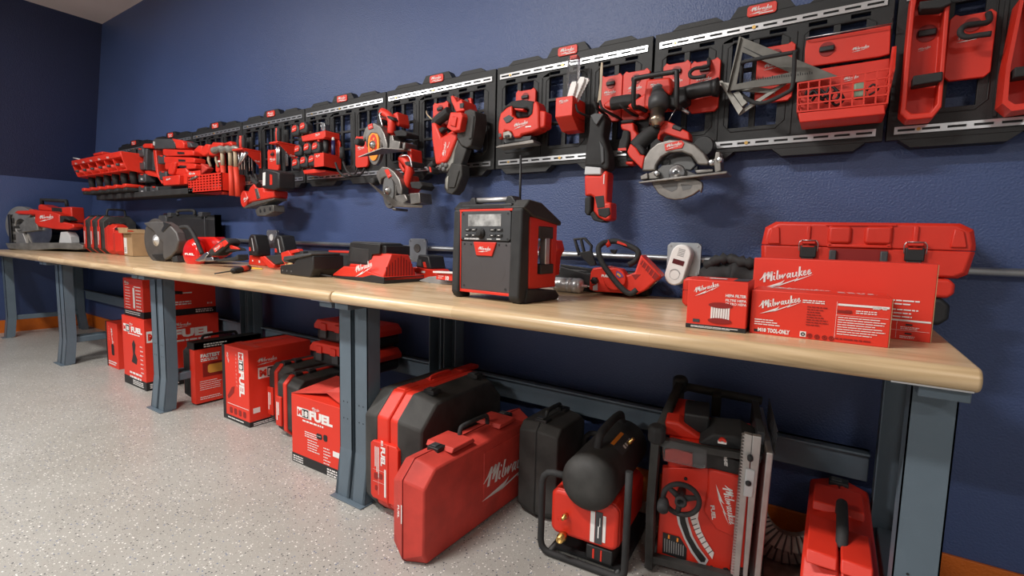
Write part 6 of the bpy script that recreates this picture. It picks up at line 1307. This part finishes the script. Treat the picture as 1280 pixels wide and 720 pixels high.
small_saw('circular_saw', 'upper hanging circular saw with an orange blade and red badge', F, dict(upper=[(88, 230), (72, 250), (70, 210), (85, 160), (120, 128), (150, 125), (190, 150), (215, 200), (232, 260), (235, 300), (205, 300), (190, 240), (165, 200), (130, 195), (108, 220), (95, 290)],
  c=(140, 272), low=(150, 405), ex=.52, shoe=[(42, 350), (200, 290), (370, 300), (395, 305), (240, 325)], brk=[[(250, 210), (270, 205), (275, 240), (320, 250), (315, 300), (245, 300)], [(335, 255), (355, 255), (350, 300), (335, 300)], [(205, 255), (235, 260), (235, 300), (205, 300)]],
  red=[[(270, 65), (300, 50), (312, 130), (305, 150), (275, 130)], [(190, 85), (225, 160), (230, 200), (270, 210), (275, 250), (215, 220), (190, 130)]], hnd=[(200, 52), (240, 75), (262, 110), (265, 150), (260, 200)], loop=[(195, 60), (185, 65), (190, 100), (205, 150)],
  blk=[[(215, 70), (270, 85), (280, 110), (220, 95)], [(275, 180), (330, 170), (365, 190), (360, 215), (290, 215)], [(170, 90), (190, 110), (185, 140), (160, 125)]], knob=(72, 260)), [(105, 140), (132, 128), (138, 160), (108, 172)], True)
F = wallF(-.24, 0)
small_saw('circular_saw', 'lower hanging circular saw with a plain blade, its shoe sloping down', F, dict(upper=[(158, 480), (165, 450), (200, 415), (240, 420), (280, 450), (315, 500), (332, 560), (330, 605), (300, 600), (290, 540), (262, 500), (220, 485), (190, 500), (185, 540)],
  c=(240, 575), low=(250, 695), ex=.55, shoe=[(112, 520), (280, 680), (470, 685), (470, 672), (300, 650)], brk=[[(285, 610), (350, 600), (370, 640), (330, 670), (290, 660)], [(380, 595), (450, 590), (455, 660), (390, 670)], [(265, 690), (295, 695), (290, 712), (268, 708)]],
  red=[[(365, 300), (392, 295), (398, 400), (370, 390)], [(320, 480), (370, 470), (390, 560), (350, 605), (330, 590)], [(305, 370), (350, 440), (340, 460), (310, 420)]], hnd=[(330, 360), (365, 390), (382, 430), (375, 490), (360, 560)], loop=[(315, 350), (365, 342), (388, 365), (400, 420)],
  blk=[[(345, 385), (400, 380), (400, 410), (350, 415)], [(385, 520), (450, 515), (470, 545), (450, 570), (395, 560)], [(330, 500), (350, 560), (320, 540)]], knob=(175, 520)), [(215, 440), (240, 432), (262, 480), (240, 495)], False)
# ---- hook pair below marker bin
F = wallF(-.066); g = crop(360, 110, .19444)
L_ = lambda x, y, d: (*g([(x, y)])[0], d)
hook('panel_hook', 'long black curved hook below the marker bin, nearer the bin', F, [L_(450, 510, 0), L_(425, 560, .05), L_(380, 570, .10), L_(330, 540, .12), L_(305, 480, .12)], .006)
hook('panel_hook', 'long black curved hook below the red plate beside the saws', F, [L_(495, 510, 0), L_(470, 555, .05), L_(425, 565, .10), L_(380, 535, .12), L_(355, 475, .12)], .006)
# ---- tape measures, shelf and marker bin
g = crop(370, 140, .1111)
F = wallF(-.066); t = thing('marker_bin', 'red bin with pens on the panel between the tape measures and circular saws', 'bin', origin(F, g([(280, 620)])))
b = MB(); fr = F.pxs(g([(203, 470), (308, 455), (305, 620), (210, 610)]), .14); u0, u1, v1, v0 = fr[0][0], fr[1][0], (fr[0][1]+fr[1][1])/2, (fr[2][1]+fr[3][1])/2
bk = F.pxs(g([(375, 340), (400, 320), (480, 315), (495, 345), (495, 620), (460, 655), (350, 640)]), .01); b.prism(F, bk, 0, .012); ue = max(p[0] for p in bk)
vs = [F.P(u0, v0, .14), F.P(u1, v0, .14), F.P(u1, v1, .14), F.P(u0, v1, .14), F.P(ue-.06-.2, v0, 0), F.P(ue, v0, 0), F.P(ue, v1, 0), F.P(ue-.06-.2, v1, 0)]
b.add(vs, [(0, 1, 2, 3), (1, 5, 6, 2), (0, 3, 7, 4), (0, 4, 5, 1), (4, 7, 6, 5), (0, 1, 5, 4)]); build('bin_shell', b, 'red', t, .004)
b = MB(); plogo2(b, F, *g([(220, 505), (270, 490)]), .1415); build('lettering', b, 'ink', t)
for k, (q, m_, lab) in enumerate((([(245, 285), (268, 285), (268, 460), (250, 460)], 'red', 'red marker standing in the marker bin'), ([(280, 300), (325, 300), (320, 460), (285, 460)], 'black', 'black marker standing in the marker bin'), ([(335, 310), (368, 305), (372, 460), (338, 460)], 'navy_ink', 'navy marker with a white tip in the marker bin'), ([(395, 380), (440, 370), (450, 460), (395, 460)], 'rubber', 'short black tool standing in the marker bin'))):
    t = thing('marker', lab, 'marker', origin(F, g(q), .09), 'pens in the marker bin'); a_ = F.pxs(g(q), .09); r = abs(a_[1][0]-a_[0][0])/2; p0 = F.P((a_[2][0]+a_[3][0])/2, a_[2][1]-.02, .09-.02*k); p1 = F.P((a_[0][0]+a_[1][0])/2, a_[0][1], .09-.02*k)
    b = MB(); b.cyl(p0, p1, r*.9, r*.8, 12); build('barrel', b, m_, t)
    if k in (0, 2): b = MB(); b.cyl(p1, p1+(p1-p0).normalized()*.018, r*.7, r*.5, 12); build('tip', b, 'white', t)
F = wallF(-.066)
for k, (q, lab) in enumerate(((g([(55, 270), (325, 205), (330, 280), (310, 300), (70, 335)]), 'red ledge holding the upper row of tape measures'), (g([(75, 655), (200, 640), (330, 650), (325, 675), (90, 700)]), 'red ledge under the lower row of tape measures'))):
    t = thing('tape_ledge', lab, 'shelf', origin(F, q, .08), 'red ledges for the tape measures'); b = MB(); b.slab(F, q, .0, .10); build('ledge', b, 'red', t, .004)
    if k == 0: b = MB(); plogo2(b, F, *g([(215, 265), (270, 250)]), .1015); build('lettering', b, 'ink', t)
b = MB(); b.tube([F.at(*q, .09) for q in g([(205, 135), (285, 122), (322, 130), (328, 205)])], .003, 6); b.tube([F.at(*q, .09) for q in g([(280, 125), (290, 200)])], .003, 6); b.slab(F, g([(290, 135), (325, 135), (328, 205), (295, 210)]), .03, .06); solo('wire_clip', 'silver wire clip above the red ledge of tape measures', 'clip', b, 'silver')
def tape(cx, cy, w, lab, Y=.06, lb=True):
    G = wallF(-.066); c = G.px(*g([(cx, cy)])[0], Y+.05); r = w; a0 = G.P(c[0], c[1]-r, Y)
    t = thing('tape_measure', lab, 'tape measure', a0, 'tape measures on the red ledges')
    b = MB(); b.prism(G, [(c[0]+r*x, c[1]+r*y) for x, y in ((-1, -.9), (.9, -1), (1.05, -.3), (.95, .5), (.5, 1), (-.4, 1.05), (-.95, .6))], Y, Y+.05); build('case', b, 'black', t, .010, 3)
    b = MB(); b.prism(G, [(c[0]+r*x, c[1]+r*y) for x, y in ((-.75, -.3), (.4, -.15), (.65, .3), (.4, .75), (-.4, .75), (-.7, .4))], Y+.05, Y+.053); l_ = build('badge', b, 'red', t, .001)
    b = MB(); b.logo(G, c[0]-r*.5, c[1]+.0, r*1.0, Y+.0538, rot=14, bolt=False); build('lettering', b, 'ink', l_)
    b = MB(); b.box(G, c[0]+r*.6, c[0]+r*1.2, c[1]-r*1.0, c[1]-r*.6, Y+.012, Y+.03); build('tape_hook', b, 'bronze', t, .001)
for i, (cx, cy, lab) in enumerate(((75, 175, 'black tape measure with a red badge, top row beside the silver clip'), (-15, 205, 'black tape measure at the outer end of the top row'), (120, 410, 'tape measure in the middle row, nearer the panel edge'), (215, 400, 'tape measure in the middle row, tucked behind the marker bin'), (15, 430, 'tape measure with two red marks in the middle row'),
   (-10, 585, 'tape measure at the outer end of the bottom row'), (80, 560, 'tape measure in the middle of the bottom row'), (175, 545, 'tape measure in the bottom row touching the marker bin'))):
    tape(cx, cy, .036, lab)
# ---- screwdriver racks
g = crop(290, 150, .1737)
for k, (q, tip, lab) in enumerate((([(268, 185), (285, 190), (445, 165), (440, 172), (380, 290), (345, 290), (280, 200)], 0, 'red triangular rack of screwdrivers, nearer the tape measures'), ([(-10, 235), (110, 215), (190, 225), (192, 320), (80, 330)], 1, 'red triangular rack of screwdrivers, next to the hammers'))):
    F = wallF(-.066); t = thing('tool_rack', lab, 'rack', origin(F, g(q), .05), 'red screwdriver racks')
    zt = F.px(*g([[(355, 175), (95, 222)][k]])[0], .07)[1]; ul, ur = F.px(*g([[(268, 190), (0, 235)][k]])[0], .13)[0], F.px(*g([[(445, 172), (190, 225)][k]])[0], .02)[0]
    b = MB(); b.box(F, ul, ur, zt-.006, zt+.006, 0, .13); S2 = side(F, ur-.008); b.prism(S2, [(-.13, zt), (0, zt), (0, zt-.11)], 0, .006); b.box(F, ul+.1, ur, zt-.11, zt, 0, .006); build('rack_shelf', b, 'red', t, .003)
    b = MB(); S3 = side(F, ur-.001); b.logo(S3, -.05, zt-.07, .04, .001); build('lettering', b, 'ink', t)
    n = 5; w_ = ur-ul
    for j in range(n):
        u = ul+.03+(w_-.06)*j/(n-1); d = .10-.06*(j % 2)
        t2 = thing('screwdriver', 'screwdriver with a black and red handle standing in the red rack, ' + ['beside the tape measures', 'beside the hammers'][k], 'screwdriver', F.P(u, zt-.12, d), ['screwdrivers in the nearer red rack', 'screwdrivers in the rack by the hammers'][k])
        b = MB(); b.cyl(F.P(u, zt-.13, d), F.P(u, zt+.01, d), .004, n=8); build('shaft', b, 'silver', t2)
        b = MB(); b.lathe(F.P(u, zt+.008, d), (0, 0, 1), [(0, .009), (.010, .013), (.055, .014), (.07, .011), (.08, .012), (.085, .008)], 12); build('handle', b, ['rubber', 'red'][j % 3 == 2], t2)
b = MB(); F = wallF(-.066); b.tube([F.at(*q, .12) for q in g([(85, 235), (60, 290), (45, 330)])], [.012, .008, .004], 8); b.tube([F.at(*q, .12) for q in g([(105, 235), (75, 290), (50, 330)])], [.012, .008, .004], 8); solo('pliers', 'silver pliers hanging from the rack next to the hammers', 'pliers', b, 'silver')
# ---- planer hanging
F = wallF(-.20, -8, -3.2); t = thing('cordless_planer', 'red cordless planer with a black battery, hanging lowest below the screwdriver racks', 'planer', origin(F, g([(200, 700)])))
b = MB(); b.slab(F, g([(65, 590), (75, 560), (105, 530), (130, 480), (155, 455), (170, 490), (225, 485), (225, 510), (300, 505), (298, 560), (140, 590), (85, 612)]), -.09, .0); build('housing', b, 'red', t, .012, 3)
c = F.px(*g([(96, 570)])[0], .0); b = MB(); b.ring(F, c[0], c[1], .055, 0, -.02, .012, n=28); cp_ = build('drum_cover', b, 'red', t, .006); b = MB(); plogo2(b, F, *g([(82, 582), (118, 560)]), .0135); build('lettering', b, 'ink', cp_)
b = MB(); b.slab(F, g([(160, 495), (180, 490), (200, 560), (178, 570)]), -.001, .004); b.slab(F, g([(75, 630), (150, 590), (305, 562), (300, 575), (90, 636)]), -.07, .01); build('sole', b, 'aged_metal', t, .003)
b = MB(); b.slab(F, g([(100, 615), (290, 572), (240, 605), (120, 632)]), -.08, .0); build('underside', b, 'grey_dark', t, .002)
b = MB(); b.slab(F, g([(165, 650), (200, 620), (295, 610), (298, 660), (240, 690), (180, 692)]), -.07, .0); hd_ = build('cutter_block', b, 'aged_metal', t, .004)
b = MB(); [b.ring(F, *F.px(*g([q])[0], .0), .012, 0, -.004, .002, n=12) for q in ((205, 655), (235, 650), (275, 640))]; build('bolt', b, 'black_ink', hd_)
b = MB(); b.slab(F, g([(215, 360), (245, 350), (335, 375), (335, 490), (300, 505), (215, 490)]), -.08, .02); bt = build('battery', b, 'black', t, .008)
b = MB(); b.slab(F, g([(222, 380), (240, 375), (238, 470), (220, 472)]), .02, .0215); build('battery_label', b, 'white', bt); b = MB(); b.slab(F, g([(272, 390), (288, 395), (288, 465), (272, 468)]), .02, .0215); build('battery_mark', b, 'red', bt)
b = MB(); b.tube([F.at(*q, -.02) for q in g([(150, 430), (195, 470)])], .018, 10); b.tube([F.at(*q, -.02) for q in g([(130, 395), (160, 450)])], .006, 8); b.tube([F.at(*q, -.02) for q in g([(165, 390), (185, 440)])], .006, 8); build('grip', b, 'rubber', t)
# ---- hammers
g = crop(230, 165, .118)
for k, (hx, x1, y1, x0, y0, lab) in enumerate(((375, 438, 660, 412, 360, 'orange-handled hammer hanging nearest the red mesh basket'), (450, 512, 675, 495, 362, 'orange-handled hammer hanging in the middle of three'), (520, 578, 682, 550, 375, 'orange-handled hammer hanging nearest the screwdriver racks'))):
    F = wallF(-.066-.11); t = thing('hammer', lab, 'hammer', origin(F, g([(x1, y1)])), 'three orange-handled hammers')
    b = MB(); b.tube([F.at(*g([q])[0], 0) for q in ((x0, y0), ((x0+x1)/2, (y0+y1)/2), (x1, y1))], [.017, .017, .021], 12); build('handle', b, 'orange_grip', t)
    b = MB(); b.tube([F.at(*g([q])[0], 0) for q in ((x0-8, 190), (x0, y0+10))], [.013, .014], 10); build('shaft', b, 'tan_handle', t)
    b = MB(); b.tube(smooth_path([F.at(*g([q])[0], 0) for q in ((hx-45-15*(k == 0), 198), (hx-20, 185), (hx+20, 172), (hx+60, 180))], 3), [.024]*3+[.02]*4+[.016]*2+[.006], 12); build('head', b, 'old_metal', t)
# ---- mesh basket and its red bottles
F = wallF(-.066); t = thing('mesh_basket', 'red mesh basket between the hammers and the red bin', 'basket', origin(F, g([(60, 645)]), .1))
q = F.pxs(g([(22, 480), (60, 645), (415, 640), (390, 430)]), .14); ua, ub = F.px(*g([(40, 560)])[0], .16)[0], F.px(*g([(400, 560)])[0], .16)[0]; va, vb = F.px(*g([(230, 640)])[0], .16)[1], F.px(*g([(230, 445)])[0], .16)[1]
b = MB(); n1, n2 = 11, 6; hs = [(ua+(ub-ua)*(i+.18)/n1, ua+(ub-ua)*(i+.82)/n1, va+(vb-va)*(j+.9)/(n2+1), va+(vb-va)*(j+1.45)/(n2+1)) for i in range(n1) for j in range(n2)]
b.grid(F, [ua, ub], [va, vb], hs, .156, .16); b.box(F, ua, ub, va, va+.008, 0, .16); b.box(F, ua, ua+.006, va, vb, 0, .16); b.box(F, ub-.006, ub, va, vb, 0, .16); b.box(F, ua, ub, va, va+.05, 0, .006); b.box(F, ua, ub, vb-.01, vb, 0, .006); build('mesh_shell', b, 'red', t, .0)
b = MB(); b.box(F, ua+.01, ua+.2, vb-.01, vb+.03, .155, .164); pl = build('name_plate', b, 'red_card', t, .002); b = MB(); b.logo(F, ua+.03, vb+.005, .10, .165, bolt=False); build('lettering', b, 'ink', pl)
for k, (qq, d, m_, lab) in enumerate((([(130, 360), (180, 330), (250, 380), (225, 415), (170, 460), (165, 400)], .10, 'red_dusty', 'red bottle lying across the red mesh basket'), ([(330, 240), (375, 225), (380, 400), (355, 440), (330, 420)], .06, 'red_card', 'red tube with a white cap standing in the mesh basket'))):
    b = MB(); b.slab(F, g(qq), d-.05, d); t2 = solo('bottle', lab, 'bottle', b, m_, .008)
b = MB(); b.slab(F, g([(338, 300), (382, 300), (382, 320), (338, 322)]), .062, .064); b.slab(F, g([(350, 225), (372, 222), (370, 240), (352, 242)]), .02, .06); o_ = build('band', b, 'white', t2); 
b = MB(); b.tube([F.at(*x, .165) for x in g([(70, 505), (120, 480), (140, 470)])], .008, 8); solo('wrench', 'small pale metal tool lying on the rim of the red mesh basket', 'tool', b, 'old_metal')
F = wallF(-.066)
for k, (qq, d, lab) in enumerate((([(92, 195), (150, 140), (190, 145), (175, 230), (150, 255), (95, 235)], .10, 'red curved grip hanging above the mesh basket, nearest the bin'), ([(175, 190), (225, 125), (270, 130), (250, 230), (200, 260), (170, 235)], .10, 'red curved grip hanging above the mesh basket, second from the bin'),
     ([(255, 190), (300, 105), (400, 110), (405, 150), (330, 200), (320, 250), (260, 250)], .10, 'wide red grip hanging behind the hammer heads'), ([(400, 120), (480, 95), (500, 110), (505, 150), (405, 155)], .05, 'red holder block right above the hammer heads'))):
    t2 = thing('clamp', lab, 'tool', origin(F, g(qq), d), 'red grips above the mesh basket'); b = MB(); b.slab(F, g(qq), d-.08, d); build('body', b, 'red', t2, .01)
    if k < 3: b = MB(); b.tube([F.at(*x, d-.03) for x in g([(qq[0][0]+90, 200), (qq[0][0]+85, 300), (qq[0][0]+110, 370)])], [.012, .010, .008], 8); build('stem', b, 'tan_handle', t2)
# ---- red bin with nozzle and stacked organisers
g = crop(160, 165, .125)
F = wallF(-.066); 
for k, (y, lab) in enumerate(((210, 'red organiser case, topmost of the three stacked beside the batteries'), (285, 'red organiser case, middle of the three stacked beside the batteries'), (345, 'red organiser case, lowest of the three stacked, behind the red bin'))):
    qq = [(345+12*k, y-38), (360+10*k, y-40), (635+12*k, y-30), (655+10*k, y-20), (655+8*k, y+22), (380, y+32), (348+10*k, y+18)]
    t = thing('organiser_case', lab, 'tool case', origin(F, g(qq), .2), 'three stacked red organiser cases')
    b = MB(); b.slab(F, g(qq), .06, .14); build('case_shell', b, 'red', t, .006)
    b = MB(); b.slab(F, g([(492+10*k, y-12), (560+10*k, y-8), (562+10*k, y+12), (495+10*k, y+10)]), .138, .142); build('handle_slot', b, 'black_ink', t)
t = thing('nozzle_bin', 'bright red bin with an upright red nozzle in front of the stacked organisers', 'bin', origin(F, g([(420, 535)]), .3))
b = MB(); b.slab(F, g([(342, 445), (512, 428), (512, 525), (352, 535)]), .10, .18); b.slab(F, g([(500, 430), (600, 420), (590, 520), (505, 528)]), .08, .15); build('bin_shell', b, 'red', t, .005)
b = MB(); plogo2(b, F, *g([(380, 488), (425, 470)]), .1815, bolt=False); build('lettering', b, 'ink', t)
b = MB(); b.slab(F, g([(395, 375), (430, 300), (475, 298), (460, 370), (445, 430), (400, 425)]), .10, .16); b.slab(F, g([(455, 330), (560, 325), (600, 400), (580, 440), (450, 430)]), .08, .14); build('nozzle', b, 'red', t, .01)
# upper black toolbox with red sleeve
t = thing('sleeved_toolbox', 'black ribbed tool with a red sleeve resting on top of the red organisers', 'tool', origin(F, g([(400, 170)]), .2))
b = MB(); b.slab(F, g([(245, 85), (265, 65), (450, 70), (470, 110), (465, 165), (260, 172)]), .06, .14); b.slab(F, g([(560, 95), (620, 100), (640, 150), (560, 160)]), .06, .12); build('body', b, 'charcoal', t, .008)
b = MB(); b.slab(F, g([(430, 62), (460, 70), (540, 85), (558, 110), (555, 165), (480, 165), (465, 110)]), .06, .145); build('sleeve', b, 'red', t, .008)
b = MB(); b.slab(F, g([(250, 95), (268, 95), (265, 135), (250, 130)]), .14, .143); build('print', b, 'grey_ink', t)
# battery column holder
t = thing('battery_holder', 'tall red and black battery holder between the drill holder and the organisers', 'holder', origin(F, g([(300, 520)]), .1))
b = MB(); b.slab(F, g([(250, 180), (275, 180), (295, 420), (345, 505), (340, 525), (285, 440), (260, 300)]), .04, .12); b.slab(F, g([(160, 385), (200, 385), (280, 420), (300, 455), (180, 430)]), .05, .12); b.slab(F, g([(145, 130), (165, 115), (238, 115), (238, 160), (150, 160)]), .05, .13); build('frame', b, 'red', t, .005)
b = MB(); b.slab(F, g([(148, 165), (188, 165), (185, 380), (155, 378)]), .07, .13); b.slab(F, g([(190, 165), (260, 175), (275, 390), (190, 380)]), .03, .09); build('column', b, 'charcoal', t, .006)
for k, (x, y, lab) in enumerate(((75, 205, 'black battery in the column, topmost by the drill holder'), (88, 335, 'black battery in the column, second from the top'), (95, 460, 'black battery in the column, second from the bottom'), (100, 585, 'black battery in the column, lowest by the drill holder'), (290, 275, 'black battery between the holder and the top organiser'), (305, 435, 'black battery between the holder and the red bin'), (215, 585, 'black battery in the bottom row under the holder'))):
    t = thing('battery_pack', lab, 'battery', origin(F, g([(x+40, y+40)]), .22), 'black batteries on the wall holder'); b = MB(); b.slab(F, g([(x, y-35), (x+10, y-45), (x+72, y-42), (x+78, y+35), (x+70, y+42), (x+8, y+45)]), .06, .14); build('case', b, 'charcoal', t, .008)
    b = MB(); b.slab(F, g([(x+25, y-42), (x+55, y-40), (x+52, y-28), (x+28, y-30)]), .139, .144); build('release', b, 'red', t, .002)
    if k in (2, 3, 6): b = MB(); b.slab(F, g([(x+30, y+0), (x+50, y+2), (x+48, y+22), (x+32, y+20)]), .14, .143); build('print', b, 'grey_ink', t)
b = MB(); b.slab(F, g([(285, 545), (590, 530), (600, 610), (560, 625), (290, 630)]), .0, .12); solo('lower_holder', 'flat black holder shelf at the bottom of the panels under the red bin', 'shelf', b, 'rubber', .006)
# ---- six-slot drill holder
F = wallF(-.066); g = crop(80, 165, .125)
Yf = .27; zt = F.px(*g([(560, 190)])[0], Yf)[1]; zb = F.px(*g([(590, 370)])[0], Yf)[1]; ul, ur = F.px(*g([(75, 300)])[0], Yf)[0], F.px(*g([(560, 200)])[0], Yf)[0]
t = thing('drill_holder', 'long red six-slot drill holder at the far end of the wall panels', 'holder', F.P((ul+ur)/2, zb, .1))
b = MB(); b.box(F, ul, ur, zt-.045, zt, 0, Yf); n = 6; p = (ur-ul)/n; S4 = side(F, 0)
for k in range(n+1):
    u = ul+p*k; b.prism(S4, [(-Yf, zt), (0, zt), (0, zb-.03), (-Yf+.04, zb+.0), (-Yf+.01, zt-.06)], u-.006, u+.006)
b.box(F, ul, ur, zb, zb+.015, 0, Yf-.05); b.box(F, ul, ur, zb, zt, 0, .02); build('holder_shell', b, 'red', t, .004)
b = MB()
for k in range(5): b.logo(F, ul+p*(k+.45), zt-.034, .055, Yf+.0012, bolt=False); b.rect(F, ul+p*(k+.5), ul+p*(k+.8), zt-.040, zt-.037, Yf+.0012)
build('lettering', b, 'ink', t)
dl = ['drill hanging in the holder slot nearest the batteries', 'drill hanging in the second holder slot from the batteries', 'drill hanging in the third holder slot from the batteries', 'drill hanging in the fourth holder slot from the batteries', 'drill hanging in the fifth holder slot from the batteries', 'drill hanging in the outermost holder slot']
d0 = None
for k in range(n):
    if d0 is None:
        u = ur-p*.5; t = d0 = thing('hanging_drill', 'black and red ' + dl[0], 'drill', F.P(u, zb-.14, .15), 'drills hanging in the red holder')
        b = MB(); b.lathe(F.P(u, zb+.045, .03), F.n, [(0, .02), (.05, .028), (.17, .030), (.2, .02), (.22, .012)], 18); build('motor_body', b, 'red', t)
        b = MB(); b.tube([F.P(u, zb+.03, .15), F.P(u, zb-.03, .155), F.P(u, zb-.11, .15)], [.024, .027, .022], 12); build('grip', b, 'rubber', t)
        b = MB(); b.cham(F, u-.036, u+.036, zb-.135, zb-.105, .07, .225, .008); build('foot', b, 'red', t, .006)
        b = MB(); b.box(F, u-.034, u+.034, zb-.165, zb-.135, .075, .22); build('battery', b, 'rubber', t, .008)
        b = MB(); b.cham(F, u-.03, u+.03, zb-.02, zb+.02, .2, .25, .008) if 0 else b.lathe(F.P(u, zb+.045, .24), F.n, [(0, .014), (.03, .010)], 12); build('chuck', b, 'charcoal', t)
    else: dup(d0, (-p*k, 0, 0), label='black and red ' + dl[k])
b = MB(); b.box(F, ul+.2, ur+.95, zb-.215, zb-.17, 0, .16); solo('lower_rail_shelf', 'long black shelf rail beneath the hanging drills', 'shelf', b, 'rubber', .006)
F = wallF(-.066); b = MB(); b.box(F, ul+.35, ul+.5, zt, zt+.03, .05, .16); b.box(F, ul+.32, ul+.53, zt+.03, zt+.055, .03, .2); b.box(F, ul+.38, ul+.48, zt+.0, zt+.03, .1, .15); t = solo('clip_tool', 'small red tool standing on top of the six-slot drill holder', 'tool', b, 'red', .006)
b = MB(); b.cham(F, ur-.18, ur-.02, zt+.0, zt+.045, .04, .14, .01); solo('charger_dock', 'small black device on top of the drill holder near the batteries', 'device', b, 'rubber', .005)
b = MB(); b.tube([F.P(ul-.02, zt+.03, .25), F.P(ul+.14, zt+.005, .24)], .005, 6); solo('drill_bit', 'pale thin rod lying on the outer end of the drill holder', 'rod', b, 'white')
